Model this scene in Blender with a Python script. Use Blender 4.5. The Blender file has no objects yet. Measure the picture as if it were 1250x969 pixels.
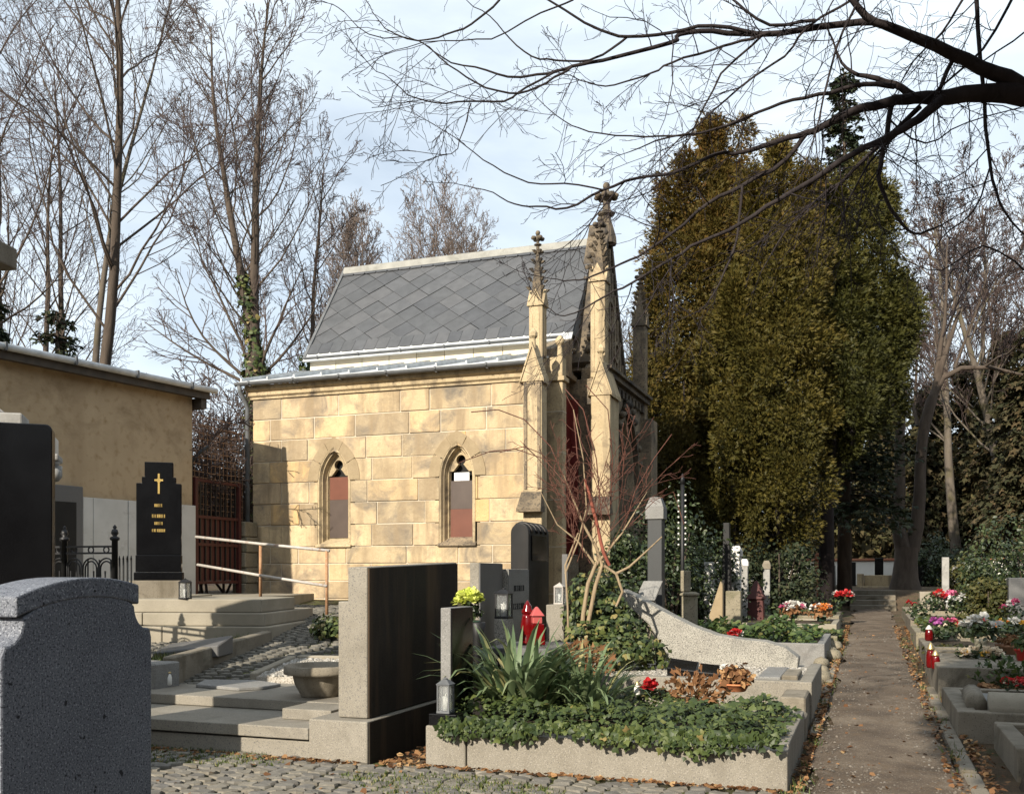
import bpy, bmesh, math, random
import numpy as np
from mathutils import Vector, Matrix
R = math.radians
SC = bpy.context.scene
COL = SC.collection
rng = random.Random(7)
nrg = np.random.default_rng(7)

# ------------------------------------------------------------------ camera, world, sun, exposure
EYE = 1.45
YAW = R(19.93)
cam = bpy.data.cameras.new('camera')
cam.sensor_width = 36.0
cam.lens = 36.0 * 1200 / 1250
cam.shift_y = (700 - 484.5) / 1250
cam.clip_start = 0.05
cam.clip_end = 3000
camo = bpy.data.objects.new('camera', cam)
COL.objects.link(camo)
camo.location = (0, 0, EYE)
camo.rotation_euler = (R(90), 0, YAW)
SC.camera = camo

SUN_EL, SUN_AZ = R(27), R(11.5)          # the sun stands behind the camera, a little to the left
S_DIR = Vector((-math.sin(SUN_AZ) * math.cos(SUN_EL), -math.cos(SUN_AZ) * math.cos(SUN_EL), math.sin(SUN_EL)))
sun = bpy.data.lights.new('sun', 'SUN')
sun.energy = 5.0
sun.angle = R(0.5)
sun.color = (1.0, 0.91, 0.77)
suno = bpy.data.objects.new('sun', sun)
COL.objects.link(suno)
suno.rotation_euler = S_DIR.to_track_quat('Z', 'Y').to_euler()
suno.location = (-6, -20, 20)

world = bpy.data.worlds.new('World')
SC.world = world
world.use_nodes = True
wn, wl = world.node_tree.nodes, world.node_tree.links
wn.clear()
wout = wn.new('ShaderNodeOutputWorld')
wbg = wn.new('ShaderNodeBackground')
wbg.inputs['Strength'].default_value = 0.088
sky = wn.new('ShaderNodeTexSky')
sky.sky_type = 'NISHITA'
sky.sun_disc = False
sky.sun_elevation = SUN_EL
sky.sun_rotation = math.pi + SUN_AZ
sky.air_density = 1.0
sky.dust_density = 1.2
sky.ozone_density = 1.0
wtc = wn.new('ShaderNodeTexCoord')
wmp = wn.new('ShaderNodeMapping')
wmp.inputs['Scale'].default_value = (1.0, 1.0, 2.6)
wmp.inputs['Rotation'].default_value = (0.15, 0.1, 0.4)
wno = wn.new('ShaderNodeTexNoise')
wno.inputs['Scale'].default_value = 2.3
wno.inputs['Detail'].default_value = 7
wno.inputs['Roughness'].default_value = 0.55
wno.inputs['Distortion'].default_value = 0.4
wrp = wn.new('ShaderNodeValToRGB')
wrp.color_ramp.elements[0].position = 0.30
wrp.color_ramp.elements[0].color = (0.43, 0.43, 0.43, 1)
wrp.color_ramp.elements[1].position = 0.66
wrp.color_ramp.elements[1].color = (0.95, 0.95, 0.95, 1)
wmx = wn.new('ShaderNodeMixRGB')
wmx.inputs['Color2'].default_value = (7.9, 8.8, 9.5, 1)
wl.new(wtc.outputs['Generated'], wmp.inputs['Vector'])
wl.new(wmp.outputs[0], wno.inputs['Vector'])
wl.new(wno.outputs['Fac'], wrp.inputs['Fac'])
wl.new(wrp.outputs['Color'], wmx.inputs['Fac'])
wl.new(sky.outputs['Color'], wmx.inputs['Color1'])
wl.new(wmx.outputs['Color'], wbg.inputs['Color'])
wl.new(wbg.outputs[0], wout.inputs[0])

SC.view_settings.view_transform = 'Standard'
SC.view_settings.look = 'None'
SC.view_settings.gamma = 1
SC.view_settings.exposure = 0.64
SC.render.engine = 'CYCLES'

# ------------------------------------------------------------------ photograph measures -> places in the scene
CS, SN = math.cos(YAW), math.sin(YAW)
def ray(px):
    u = (px - 625) / 1200
    return (-SN + u * CS, CS + u * SN)
def XY(px, d):
    a, b = ray(px); return (a * d, b * d)
def XatY(px, Y):
    a, b = ray(px); return a / b * Y
def YatX(px, X):
    a, b = ray(px); return X * b / a
def ZatY(px, py, Y):
    return EYE + (700 - py) / 1200 * Y / ray(px)[1]
def P(px, py, d):
    x, y = XY(px, d); return Vector((x, y, EYE + (700 - py) / 1200 * d))
def lerp(a, b, t): return a + (b - a) * t
def interp(pts, x):
    if x <= pts[0][0]: return pts[0][1]
    for (x0, y0), (x1, y1) in zip(pts, pts[1:]):
        if x <= x1:
            return y0 + (y1 - y0) * (x - x0) / (x1 - x0)
    return pts[-1][1]
def sstep(a, b, x):
    t = max(0, min(1, (x - a) / (b - a))); return t * t * (3 - 2 * t)
ZL = [(6.6, 0), (7.3, .18), (8.6, .40), (10.7, .62), (13, .86), (15.5, 1.02), (22, 1.1), (60, 2.2), (400, 2.6)]
ZR = [(6.6, 0), (14, .1), (29, .3), (32.2, .36), (33.8, .92), (60, 1.5), (400, 2.0)]
def g(x, y):
    l = sstep(-4.2, -6.6, x) if y < 30 else sstep(-4, -14, x)
    return lerp(interp(ZR, y), interp(ZL, y), l)

# ------------------------------------------------------------------ mesh helpers
class MB:
    def __init__(s): s.v = []; s.f = []; s.m = []; s.sm = []
    def add(s, vs, fs, m=0, sm=False):
        o = len(s.v); s.v.extend([tuple(p) for p in vs])
        for f in fs: s.f.append(tuple(i + o for i in f)); s.m.append(m); s.sm.append(sm)
        return s
    def box(s, x0, y0, z0, x1, y1, z1, m=0):
        return s.add([(x0,y0,z0),(x1,y0,z0),(x1,y1,z0),(x0,y1,z0),(x0,y0,z1),(x1,y0,z1),(x1,y1,z1),(x0,y1,z1)],
                     [(0,3,2,1),(4,5,6,7),(0,1,5,4),(1,2,6,5),(2,3,7,6),(3,0,4,7)], m)
    def hexa(s, b, t, m=0):            # four bottom and four top corners (counter-clockwise from above)
        return s.add(list(b) + list(t), [(0,3,2,1),(4,5,6,7),(0,1,5,4),(1,2,6,5),(2,3,7,6),(3,0,4,7)], m)
    def frustum(s, cx, cy, z0, z1, w0, w1, m=0, rz=0, d0=None, d1=None):
        d0 = w0 if d0 is None else d0; d1 = w1 if d1 is None else d1
        c, n = math.cos(rz), math.sin(rz)
        def q(w, d, z): return [(cx + x*c - y*n, cy + x*n + y*c, z) for x, y in ((-w/2,-d/2),(w/2,-d/2),(w/2,d/2),(-w/2,d/2))]
        return s.hexa(q(w0, d0, z0), q(w1, d1, z1), m)
    def prism(s, poly, fn, a, b, m=0, sm=False):   # poly (u,v) counter-clockwise, fn(u, v, t) -> point, t from a to b
        n = len(poly)
        vs = [fn(u, v, a) for u, v in poly] + [fn(u, v, b) for u, v in poly]
        o = len(s.v); s.add(vs, [], m)
        s.f.append(tuple(o + i for i in range(n))); s.m.append(m); s.sm.append(False)
        s.f.append(tuple(o + n + i for i in reversed(range(n)))); s.m.append(m); s.sm.append(False)
        for i in range(n):
            j = (i + 1) % n
            s.f.append((o + i, o + n + i, o + n + j, o + j)); s.m.append(m); s.sm.append(sm)
        return s
    def lathe(s, prof, n=16, c=(0, 0, 0), m=0, sm=True):
        vs, fs = [], []
        for r, z in prof:
            for k in range(n):
                a = 2*math.pi*k/n
                vs.append((c[0] + r*math.cos(a), c[1] + r*math.sin(a), c[2] + z))
        for i in range(len(prof) - 1):
            for k in range(n):
                fs.append((i*n+k, i*n+(k+1) % n, (i+1)*n+(k+1) % n, (i+1)*n+k))
        if prof[0][0] > 1e-4: fs.append(tuple(reversed(range(n))))
        if prof[-1][0] > 1e-4: fs.append(tuple((len(prof)-1)*n + k for k in range(n)))
        return s.add(vs, fs, m, sm)
    def tube(s, pts, rad, n=6, m=0, cap=True, sm=True):
        pts = [Vector(p) for p in pts]; N = len(pts)
        if not hasattr(rad, '__len__'): rad = [rad] * N
        vs, fs = [], []
        t = (pts[1] - pts[0]).normalized()
        a = Vector((0, 0, 1)) if abs(t.z) < .9 else Vector((1, 0, 0))
        u = t.cross(a).normalized()
        for i in range(N):
            if i == 0: t = pts[1] - pts[0]
            elif i == N - 1: t = pts[-1] - pts[-2]
            else: t = pts[i+1] - pts[i-1]
            if t.length < 1e-9: t = Vector((0, 0, 1))
            t.normalize()
            u = u - t * u.dot(t)
            if u.length < 1e-6: u = t.orthogonal()
            u.normalize(); w = t.cross(u)
            for k in range(n):
                an = 2*math.pi*k/n
                vs.append(pts[i] + (u*math.cos(an) + w*math.sin(an)) * rad[i])
        for i in range(N-1):
            for k in range(n):
                fs.append((i*n+k, i*n+(k+1) % n, (i+1)*n+(k+1) % n, (i+1)*n+k))
        if cap:
            fs.append(tuple(reversed(range(n)))); fs.append(tuple((N-1)*n + k for k in range(n)))
        return s.add(vs, fs, m, sm)
    def ball(s, c, r, m=0, n=8, sz=1.0):
        k = max(4, n // 2 + 1)
        pr = [(r*math.sin(math.pi*i/k), -r*sz*math.cos(math.pi*i/k)) for i in range(k+1)]
        pr[0] = (0.0005, pr[0][1]); pr[-1] = (0.0005, pr[-1][1])
        return s.lathe(pr, n, c, m)
    def rot(s, ang, c=(0, 0)):          # turn everything collected so far about a vertical line
        ca, sa = math.cos(ang), math.sin(ang)
        s.v = [(c[0] + (x-c[0])*ca - (y-c[1])*sa, c[1] + (x-c[0])*sa + (y-c[1])*ca, z) for x, y, z in s.v]
        return s
    def build(s, name, mats, parent=None, bevel=0, seg=1, local=False, **tg):
        me = bpy.data.meshes.new(name)
        vs = s.v
        if parent is not None and not local and '_inv' in INV.get(parent.name, {}):
            M = INV[parent.name]['_inv']; vs = [tuple(M @ Vector(p)) for p in vs]
        me.from_pydata(vs, [], s.f)
        mats = mats if isinstance(mats, (list, tuple)) else [mats]
        for m in mats: me.materials.append(m)
        me.polygons.foreach_set('material_index', s.m)
        me.polygons.foreach_set('use_smooth', s.sm)
        if bevel:
            bm = bmesh.new(); bm.from_mesh(me)
            es = [e for e in bm.edges if len(e.link_faces) == 2 and e.calc_face_angle(0) > R(28)]
            bmesh.ops.bevel(bm, geom=es, offset=bevel, segments=seg, profile=.5, affect='EDGES', clamp_overlap=True)
            bm.to_mesh(me); bm.free()
        me.update()
        o = bpy.data.objects.new(name, me); COL.objects.link(o)
        if parent is not None:
            o.parent = parent
            INV[o.name] = INV.get(parent.name, {})
        tag(o, **tg)
        return o
INV = {}
def tag(o, label=None, cat=None, group=None, kind=None):
    if label: o['label'] = label
    if cat: o['category'] = cat
    if group: o['group'] = group
    if kind: o['kind'] = kind
    return o
def thing(name, label, cat, loc, rz=0, group=None, kind=None):
    o = bpy.data.objects.new(name, None); COL.objects.link(o)
    o.empty_display_size = .2
    o.location = loc; o.rotation_euler = (0, 0, rz)
    M = Matrix.Translation(Vector(loc)) @ Matrix.Rotation(rz, 4, 'Z')
    INV[o.name] = {'_inv': M.inverted()}
    return tag(o, label, cat, group, kind)
def copy_tree(o, parent=None):
    c = o.copy(); COL.objects.link(c)
    if parent: c.parent = parent
    for ch in list(o.children): copy_tree(ch, c)
    return c

def scatter(name, tv, tf, pos, rot, scl, mat, parent=None, tint=None, kind='stuff', **tg):
    """many copies of a small template in one mesh (leaves, grit); numpy only"""
    tv = np.asarray(tv, float); n, k = len(pos), len(tv)
    scl = np.asarray(scl, float)
    if scl.ndim == 0: scl = np.full(n, float(scl))
    if scl.ndim == 1: scl = scl[:, None]
    v = np.einsum('nij,nkj->nki', rot, tv[None] * scl[:, None, :]) + np.asarray(pos)[:, None, :]
    v = v.reshape(-1, 3)
    if parent is not None and '_inv' in INV.get(parent.name, {}):
        M = np.array(INV[parent.name]['_inv']); v = v @ M[:3, :3].T + M[:3, 3]
    lt = np.array([len(f) for f in tf]); li = np.concatenate([np.array(f) for f in tf])
    loops = (li[None, :] + (np.arange(n) * k)[:, None]).ravel()
    tot = np.tile(lt, n); start = np.concatenate([[0], np.cumsum(tot)[:-1]])
    me = bpy.data.meshes.new(name)
    me.vertices.add(len(v)); me.vertices.foreach_set('co', v.astype(np.float32).ravel())
    me.loops.add(len(loops)); me.loops.foreach_set('vertex_index', loops.astype(np.int32))
    me.polygons.add(len(tot)); me.polygons.foreach_set('loop_start', start.astype(np.int32))
    me.polygons.foreach_set('loop_total', tot.astype(np.int32))
    me.materials.append(mat)
    t = nrg.random(n) if tint is None else np.clip(np.asarray(tint), 0, 1)
    at = me.attributes.new('tint', 'FLOAT', 'POINT'); at.data.foreach_set('value', np.repeat(t, k).astype(np.float32))
    me.update(calc_edges=True)
    o = bpy.data.objects.new(name, me); COL.objects.link(o)
    if parent is not None: o.parent = parent
    return tag(o, kind=kind, **tg)
def frames(nz, spin=None):
    """rotation matrices whose z axis is nz, spun about it"""
    nz = np.asarray(nz, float); nz = nz / (np.linalg.norm(nz, axis=1, keepdims=True) + 1e-9)
    n = len(nz)
    a = np.where(np.abs(nz[:, 2:3]) < .95, np.array([[0, 0, 1.]]), np.array([[1., 0, 0]]))
    x = np.cross(a, nz); x /= np.linalg.norm(x, axis=1, keepdims=True) + 1e-9
    y = np.cross(nz, x)
    s = nrg.random(n) * 2 * np.pi if spin is None else np.asarray(spin)
    c, q = np.cos(s)[:, None], np.sin(s)[:, None]
    return np.stack([x*c + y*q, -x*q + y*c, nz], axis=2)
def frames_y(ny, up):
    """rotation matrices whose y axis runs along ny and whose z axis leans to up"""
    ny = ny / (np.linalg.norm(ny, axis=1, keepdims=True) + 1e-9)
    x = np.cross(ny, up); x /= np.linalg.norm(x, axis=1, keepdims=True) + 1e-9
    z = np.cross(x, ny)
    return np.stack([x, ny, z], axis=2)
IVY_V = [(0,0,0),(.42,.12,-.06),(.5,.42,-.1),(.26,.56,-.02),(0,1,-.12),(-.26,.56,-.02),(-.5,.42,-.1),(-.42,.12,-.06),(0,.42,.05)]
IVY_F = [(8,0,1),(8,1,2),(8,2,3),(8,3,4),(8,4,5),(8,5,6),(8,6,7),(8,7,0)]
LEAF_V = [(0,0,0),(.3,.35,.06),(.22,.72,.05),(0,1,-.08),(-.22,.72,.05),(-.3,.35,.06),(0,.5,-.03)]
LEAF_F = [(6,0,1),(6,1,2),(6,2,3),(6,3,4),(6,4,5),(6,5,0)]
DRY_V = [(-.35,-.5,.1),(.3,-.42,-.05),(.42,.3,.14),(0,.62,.02),(-.4,.25,-.06)]
DRY_F = [(0,1,4),(1,2,4),(2,3,4)]
SPRAY_V = [(0,0,0),(.13,.35,.04),(.34,.62,-.03),(.14,.66,.05),(.05,1,-.06),(-.08,.72,.06),(-.32,.7,-.02),(-.15,.38,.03)]
SPRAY_F = [(0,1,7),(1,2,3),(1,3,5,7),(3,4,5),(5,6,7)]
PEB_V = [(-.5,-.35,0),(.4,-.5,0),(.55,.3,0),(-.2,.5,0),(-.3,-.15,.42),(.25,-.2,.5),(.1,.25,.4)]
PEB_F = [(0,1,5,4),(1,2,6,5),(2,3,6),(3,4,6),(3,0,4),(4,5,6)]
FINE_V = [(0,0,0),(.11,.45,.05),(0,1,-.05),(-.11,.45,-.03),(.36,.80,.02),(-.34,.74,.04)]
FINE_F = [(0,1,2,3),(0,4,1),(0,3,5)]
BLADE_V = [(-.04,0,0),(.04,0,0),(.03,.1,.5),(-.03,.1,.5),(0,.35,1)]
BLADE_F = [(0,1,2,3),(3,2,4)]
# ------------------------------------------------------------------ materials
class NT:
    def __init__(s, name):
        s.m = bpy.data.materials.new(name); s.m.use_nodes = True
        s.n = s.m.node_tree.nodes; s.l = s.m.node_tree.links; s.n.clear()
        s.out = s.n.new('ShaderNodeOutputMaterial'); s.b = s.n.new('ShaderNodeBsdfPrincipled')
        s.l.new(s.b.outputs[0], s.out.inputs[0])
        s.tc = s.n.new('ShaderNodeTexCoord'); s.vec = s.tc.outputs['Object']; s.nrm = None
    def set(s, **k):
        for a, v in k.items():
            s.b.inputs[a.replace('_', ' ')].default_value = v
        return s
    def link(s, a, b): s.l.new(a, b)
    def randomise(s, k=13.0):
        oi = s.n.new('ShaderNodeObjectInfo'); s.rand = oi.outputs['Random']
        m = s.n.new('ShaderNodeVectorMath'); m.operation = 'MULTIPLY_ADD'
        cb = s.n.new('ShaderNodeCombineXYZ')
        for i in range(3):
            mu = s.n.new('ShaderNodeMath'); mu.operation = 'MULTIPLY'; mu.inputs[1].default_value = k * (i + 1)
            s.link(s.rand, mu.inputs[0]); s.link(mu.outputs[0], cb.inputs[i])
        m.inputs[1].default_value = (1, 1, 1)
        s.link(s.vec, m.inputs[0]); s.link(cb.outputs[0], m.inputs[2]); s.vec = m.outputs[0]
    def noise(s, scale, detail=5, rough=.55, dist=0, stretch=None):
        t = s.n.new('ShaderNodeTexNoise'); t.inputs['Scale'].default_value = scale
        t.inputs['Detail'].default_value = detail; t.inputs['Roughness'].default_value = rough; t.inputs['Distortion'].default_value = dist
        v = s.vec
        if stretch:
            mp = s.n.new('ShaderNodeMapping'); mp.inputs['Scale'].default_value = stretch; s.link(v, mp.inputs[0]); v = mp.outputs[0]
        s.link(v, t.inputs['Vector']); return t.outputs['Fac']
    def voro(s, scale, feature='F1', out='Distance'):
        t = s.n.new('ShaderNodeTexVoronoi'); t.inputs['Scale'].default_value = scale; t.feature = feature
        s.link(s.vec, t.inputs['Vector']); return t.outputs[out]
    def ramp(s, fac, stops, const=False):
        r = s.n.new('ShaderNodeValToRGB'); e = r.color_ramp.elements
        if const: r.color_ramp.interpolation = 'CONSTANT'
        while len(e) < len(stops): e.new(.5)
        for el, (p, c) in zip(e, stops):
            el.position = p; el.color = c if len(c) == 4 else (*c, 1)
        s.link(fac, r.inputs[0]); return r.outputs[0]
    def mix(s, fac, a, b, mode='MIX'):
        m = s.n.new('ShaderNodeMixRGB'); m.blend_type = mode
        for i, v in ((0, fac), (1, a), (2, b)):
            if hasattr(v, 'links'): s.link(v, m.inputs[i])
            else: m.inputs[i].default_value = v if i == 0 else ((*v, 1) if len(v) == 3 else v)
        return m.outputs[0]
    def bump(s, h, strength=.3, dist=.01):
        b = s.n.new('ShaderNodeBump'); b.inputs['Strength'].default_value = strength; b.inputs['Distance'].default_value = dist
        s.link(h, b.inputs['Height'])
        if s.nrm: s.link(s.nrm, b.inputs['Normal'])
        s.nrm = b.outputs[0]; s.link(s.nrm, s.b.inputs['Normal'])
    def col(s, c):
        if hasattr(c, 'links'): s.link(c, s.b.inputs['Base Color'])
        else: s.b.inputs['Base Color'].default_value = (*c, 1)
    def done(s): return s.m
BW = lambda a, b: [(a, (0, 0, 0)), (b, (1, 1, 1))]

def stone(name, c1, c2, scale=2.5, specks=(), rough=.85, bump=.25, bscale=60, bdist=.004, stain=None, blocks=None, spec=.4, streak=None, pits=None):
    t = NT(name); t.set(Roughness=rough, Specular_IOR_Level=spec); whole = t.vec
    if blocks: t.randomise()
    c = t.ramp(t.noise(scale, 6, .6), [(.32, c1), (.68, c2)])
    if blocks:
        st = [(i / len(blocks), b) for i, b in enumerate(blocks)]
        c = t.mix(.85, c, t.ramp(t.rand, st, True), 'MULTIPLY')
    for colr, sc, lo, hi in specks:
        c = t.mix(t.ramp(t.noise(sc, 2, .5), BW(lo, hi)), c, colr)
    if stain:
        own = t.vec; t.vec = whole
        colr, sc, lo, hi = stain[:4]
        c = t.mix(t.ramp(t.noise(sc, 7, .65, .6), BW(lo, hi)), c, colr); t.vec = own
    if streak:
        colr, sc, lo, hi = streak
        c = t.mix(t.ramp(t.noise(sc, 5, .6, .2, (1, 1, .12)), BW(lo, hi)), c, colr)
    t.col(c)
    t.bump(t.noise(bscale, 4, .6), bump, bdist)
    if pits: t.bump(t.noise(pits[0], 3, .5), pits[1], pits[2])
    return t.done()

M = {}
SAND = [(1.12,1.0,.86),(.98,.90,.77),(1.2,1.03,.80),(.76,.71,.63),(1.06,.95,.80),(1.22,.96,.60),(.88,.81,.69),(1.22,1.12,.95),(.68,.63,.56),(1.14,1.03,.85),(1.02,.88,.68),(1.18,1.08,.9)]
M['sandstone'] = stone('sandstone', (.40,.328,.225), (.49,.41,.29), 2.2, [((.27,.20,.12), 70, .60, .75), ((.56,.46,.30), 45, .62, .8)], .9, .35, 90, .004,
                       stain=((.165,.14,.11), 1.9, .47, .68), blocks=SAND, streak=((.26,.195,.12), 3.4, .47, .68), pits=(11, .5, .03))
M['voussoir'] = stone('brown_sandstone_arch', (.245,.185,.11), (.32,.25,.155), 4, [((.2,.15,.09), 60, .58, .74)], .9, .35, 90, .004)
M['mortar'] = stone('lime_mortar', (.46,.40,.31), (.54,.48,.38), 8, (), .95, .3, 80)
M['sandstone_dark'] = stone('weathered_shaded_sandstone', (.15,.118,.08), (.31,.24,.155), 2.6, [((.06,.05,.045), 30, .52, .7)], .92, .45, 60, .008,
                            stain=((.06,.05,.04), 1.8, .50, .70))  # shade of the chapel front put into the colour, besides the weathering
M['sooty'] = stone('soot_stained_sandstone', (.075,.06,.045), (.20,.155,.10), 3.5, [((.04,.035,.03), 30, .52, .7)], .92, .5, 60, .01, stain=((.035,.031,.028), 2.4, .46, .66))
M['sandstone_trim'] = stone('sandstone_trim', (.36,.28,.165), (.47,.37,.23), 3, [((.22,.17,.11), 40, .56, .72)], .9, .4, 80, .006, stain=((.10,.078,.058), 1.9, .52, .70), streak=((.20,.155,.10), 4.5, .52, .68), pits=(14, .3, .02))
M['pale_block'] = stone('pale_new_stone', (.60,.54,.42), (.68,.62,.5), 3, (), .9, .2, 60, blocks=[(1,1,1),(.92,.9,.86),(1.05,1.03,1),(.97,.95,.9)])
M['slate'] = stone('slate', (.060,.062,.066), (.080,.083,.088), 5, (), .55, .15, 30, .003, blocks=[(1,1,1),(.86,.87,.9),(1.12,1.12,1.13),(.95,.96,.97),(1.2,1.18,1.17)])
def metal(name, c, rough=.45, met=.8, n=6, var=.25):
    t = NT(name); t.set(Roughness=rough, Metallic=met)
    f = t.noise(n, 5, .6)
    t.col(t.ramp(f, [(.3, tuple(x*(1-var) for x in c)), (.7, tuple(min(1, x*(1+var)) for x in c))]))
    t.bump(t.noise(3, 3), .15, .01)
    return t.done()
M['zinc'] = metal('zinc_sheet', (.47,.49,.50), .6, .0)
M['zinc_dark'] = metal('dark_zinc', (.10,.105,.11), .7, .0)
M['zinc_pale'] = stone('pale_ridge_flashing', (.21,.205,.185), (.29,.285,.255), 4, (), .7, .2, 20, stain=((.17,.165,.14), 3, .5, .72))
M['copper'] = stone('brown_copper', (.17,.09,.055), (.25,.14,.09), 6, (), .5, .1, 20)
M['iron'] = metal('black_iron', (.015,.015,.016), .5, .3)
M['rustred'] = stone('rusty_red_paint', (.05,.010,.008), (.075,.016,.012), 9, (), .65, .3, 40, stain=((.05,.018,.012), 4, .52, .7))
M['steel'] = stone('weathered_steel_rail', (.36,.33,.295), (.45,.42,.385), 14, (), .5, .2, 60, stain=((.24,.12,.06), 7, .56, .72))
M['rust'] = stone('rusty_post', (.28,.14,.07), (.40,.24,.13), 12, (), .8, .3, 60, stain=((.5,.45,.38), 8, .6, .75))
M['plaster'] = stone('ochre_plaster', (.38,.285,.175), (.45,.345,.22), 1.3, [((.31,.22,.12), 9, .55, .75)], .95, .3, 120, .003,
                     stain=((.25,.18,.105), 1.1, .50, .70), streak=((.31,.225,.135), 1.6, .54, .86))
M['socle'] = stone('grey_socle', (.46,.45,.42), (.56,.55,.52), 2, (), .9, .25, 60, stain=((.30,.28,.25), 2.4, .58, .78))
M['fascia'] = stone('dark_timber', (.05,.042,.036), (.09,.075,.06), 5, (), .8, .2, 40)
M['roofing'] = stone('grey_roofing', (.16,.155,.15), (.22,.21,.20), 3, (), .8, .2, 40)
M['granite'] = stone('light_granite', (.185,.165,.13), (.24,.218,.178), 3, [((.10,.095,.09), 110, .58, .66), ((.34,.31,.265), 165, .57, .70)], .8, .3, 120, .003, stain=((.13,.115,.09), 1.7, .54, .80), streak=((.14,.12,.095), 2.4, .58, .80))
M['granite_grey'] = stone('grey_granite', (.165,.16,.15), (.22,.215,.20), 3, [((.09,.09,.09), 120, .58, .66), ((.35,.34,.33), 165, .61, .69)], .75, .3, 120, .003, stain=((.15,.135,.12), 2, .58, .8))
M['granite_blue'] = stone('blue_grey_granite', (.105,.113,.135), (.15,.16,.185), 5, [((.028,.032,.042), 140, .54, .64), ((.28,.293,.32), 150, .56, .68), ((.012,.013,.017), 24, .71, .74)], .7, .45, 90, .004)
M['granite_speck'] = stone('coarse_speckled_granite', (.24,.225,.195), (.31,.295,.255), 4, [((.07,.068,.062), 98, .52, .63), ((.48,.46,.42), 112, .58, .69)], .8, .35, 80, .004)
M['concrete'] = stone('old_concrete', (.17,.145,.11), (.245,.215,.165), 2, [((.09,.08,.065), 90, .58, .72)], .92, .4, 70, .006, stain=((.085,.072,.05), 2.1, .50, .70), streak=((.12,.10,.07), 4, .5, .7))
M['concrete_warm'] = stone('warm_concrete', (.22,.195,.15), (.30,.268,.21), 2, [((.2,.18,.14), 80, .60, .74)], .92, .35, 70, .005, stain=((.20,.185,.13), 1.4, .56, .8))
M['moss_stone'] = stone('mossy_brown_stone', (.17,.145,.10), (.27,.235,.17), 3, [((.07,.065,.05), 50, .58, .7)], .95, .5, 50, .01, stain=((.075,.08,.03), 2.4, .52, .72))
def polished(name, c1, c2, rough=.12, stain=None):
    t = NT(name); t.set(Roughness=rough, Specular_IOR_Level=.28)
    c = t.ramp(t.noise(160, 2), [(.4, c1), (.7, c2)])
    if stain: c = t.mix(t.ramp(t.noise(stain[1], 5, .6, .3, (1, 1, .1)), BW(.5, .85)), c, stain[0])
    t.col(c)
    t.l.new(t.ramp(t.noise(3, 5), [(.3, (rough,)*3), (.75, (rough+.18,)*3)]), t.b.inputs['Roughness'])
    return t.done()
M['black'] = polished('polished_black_granite', (.003,.003,.0035), (.008,.008,.009))
M['black_dull'] = polished('dull_black_granite', (.005,.005,.005), (.011,.010,.010), .35, ((.02,.015,.011), 4))
M['brown_black'] = polished('stained_back_of_slab', (.016,.012,.008), (.030,.023,.015), .75, ((.10,.062,.034), 3.4))
M['dark_grey'] = polished('dark_grey_granite', (.10,.10,.10), (.15,.148,.145), .35, ((.12,.115,.11), 3))
M['shade_grey'] = polished('slate_grey_granite', (.035,.037,.038), (.06,.062,.062), .4, ((.09,.088,.08), 3))
M['gold'] = metal('gilding', (.75,.52,.17), .35, .7)
M['white_letter'] = stone('white_letter_paint', (.7,.68,.64), (.8,.78,.74), 20)
M['dark_letter'] = stone('dark_letter', (.025,.024,.022), (.04,.04,.04), 20)
M['marble'] = stone('white_marble', (.50,.485,.45), (.64,.62,.58), 3, (), .7, .15, 50, stain=((.34,.32,.28), 3, .58, .8))
M['old_marble'] = stone('old_carved_stone', (.24,.235,.22), (.35,.34,.32), 4, (), .9, .4, 40, .01, stain=((.13,.125,.115), 3, .52, .7))
M['whitewash'] = stone('whitewashed_wall', (.72,.69,.62), (.82,.79,.72), 1.5, (), .95, .3, 30, stain=((.36,.32,.25), 1.1, .56, .8))
M['brick'] = stone('brick_red', (.26,.10,.055), (.36,.16,.09), 6, (), .9, .3, 40)
M['terracotta'] = stone('terracotta', (.52,.17,.07), (.60,.23,.10), 8, (), .8, .15, 40)
M['clay_brown'] = stone('brown_clay_bowl', (.26,.13,.07), (.34,.19,.11), 8, (), .8, .15, 40)
M['redpot'] = stone('red_plastic_pot', (.45,.03,.02), (.52,.04,.03), 8, (), .4, .05, 20)
M['cream'] = stone('cream_vase', (.60,.56,.42), (.68,.63,.5), 8, (), .5, .05, 20)
M['greenpot'] = stone('dark_green_pot', (.03,.06,.035), (.045,.085,.05), 8, (), .5, .05, 20)
def glassy(name, c, rough=.1, tr=.0, alpha=1):
    t = NT(name); t.set(Roughness=rough, Transmission_Weight=tr, Alpha=alpha); t.col(c); return t.done()
M['redglass'] = glassy('red_candle_glass', (.13,.003,.004), .12, .15)
M['pinkplastic'] = glassy('pale_red_candle_top', (.42,.085,.08), .4)
M['glass'] = glassy('lantern_glass', (.86,.88,.88), .05, .9)
M['wax'] = glassy('white_wax', (.75,.73,.68), .6)
M['brass'] = metal('brass_lid', (.65,.5,.25), .35, .8)
M['panel_red'] = stone('red_brown_pane', (.115,.042,.026), (.15,.055,.034), 3, (), .35, .03, 20)
M['panel_grey'] = stone('grey_brown_pane', (.065,.048,.040), (.085,.063,.052), 3, (), .35, .03, 20)
M['panel_white'] = stone('bright_pane', (.80,.80,.78), (.86,.86,.85), 3, (), .3, .03, 20)
M['void'] = stone('unlit_interior', (.012,.011,.010), (.018,.017,.015), 3, (), .9, .05, 20)
M['redcloth'] = stone('dark_red_painted_door', (.14,.016,.013), (.19,.025,.019), 3, (), .6, .1, 30)

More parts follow.
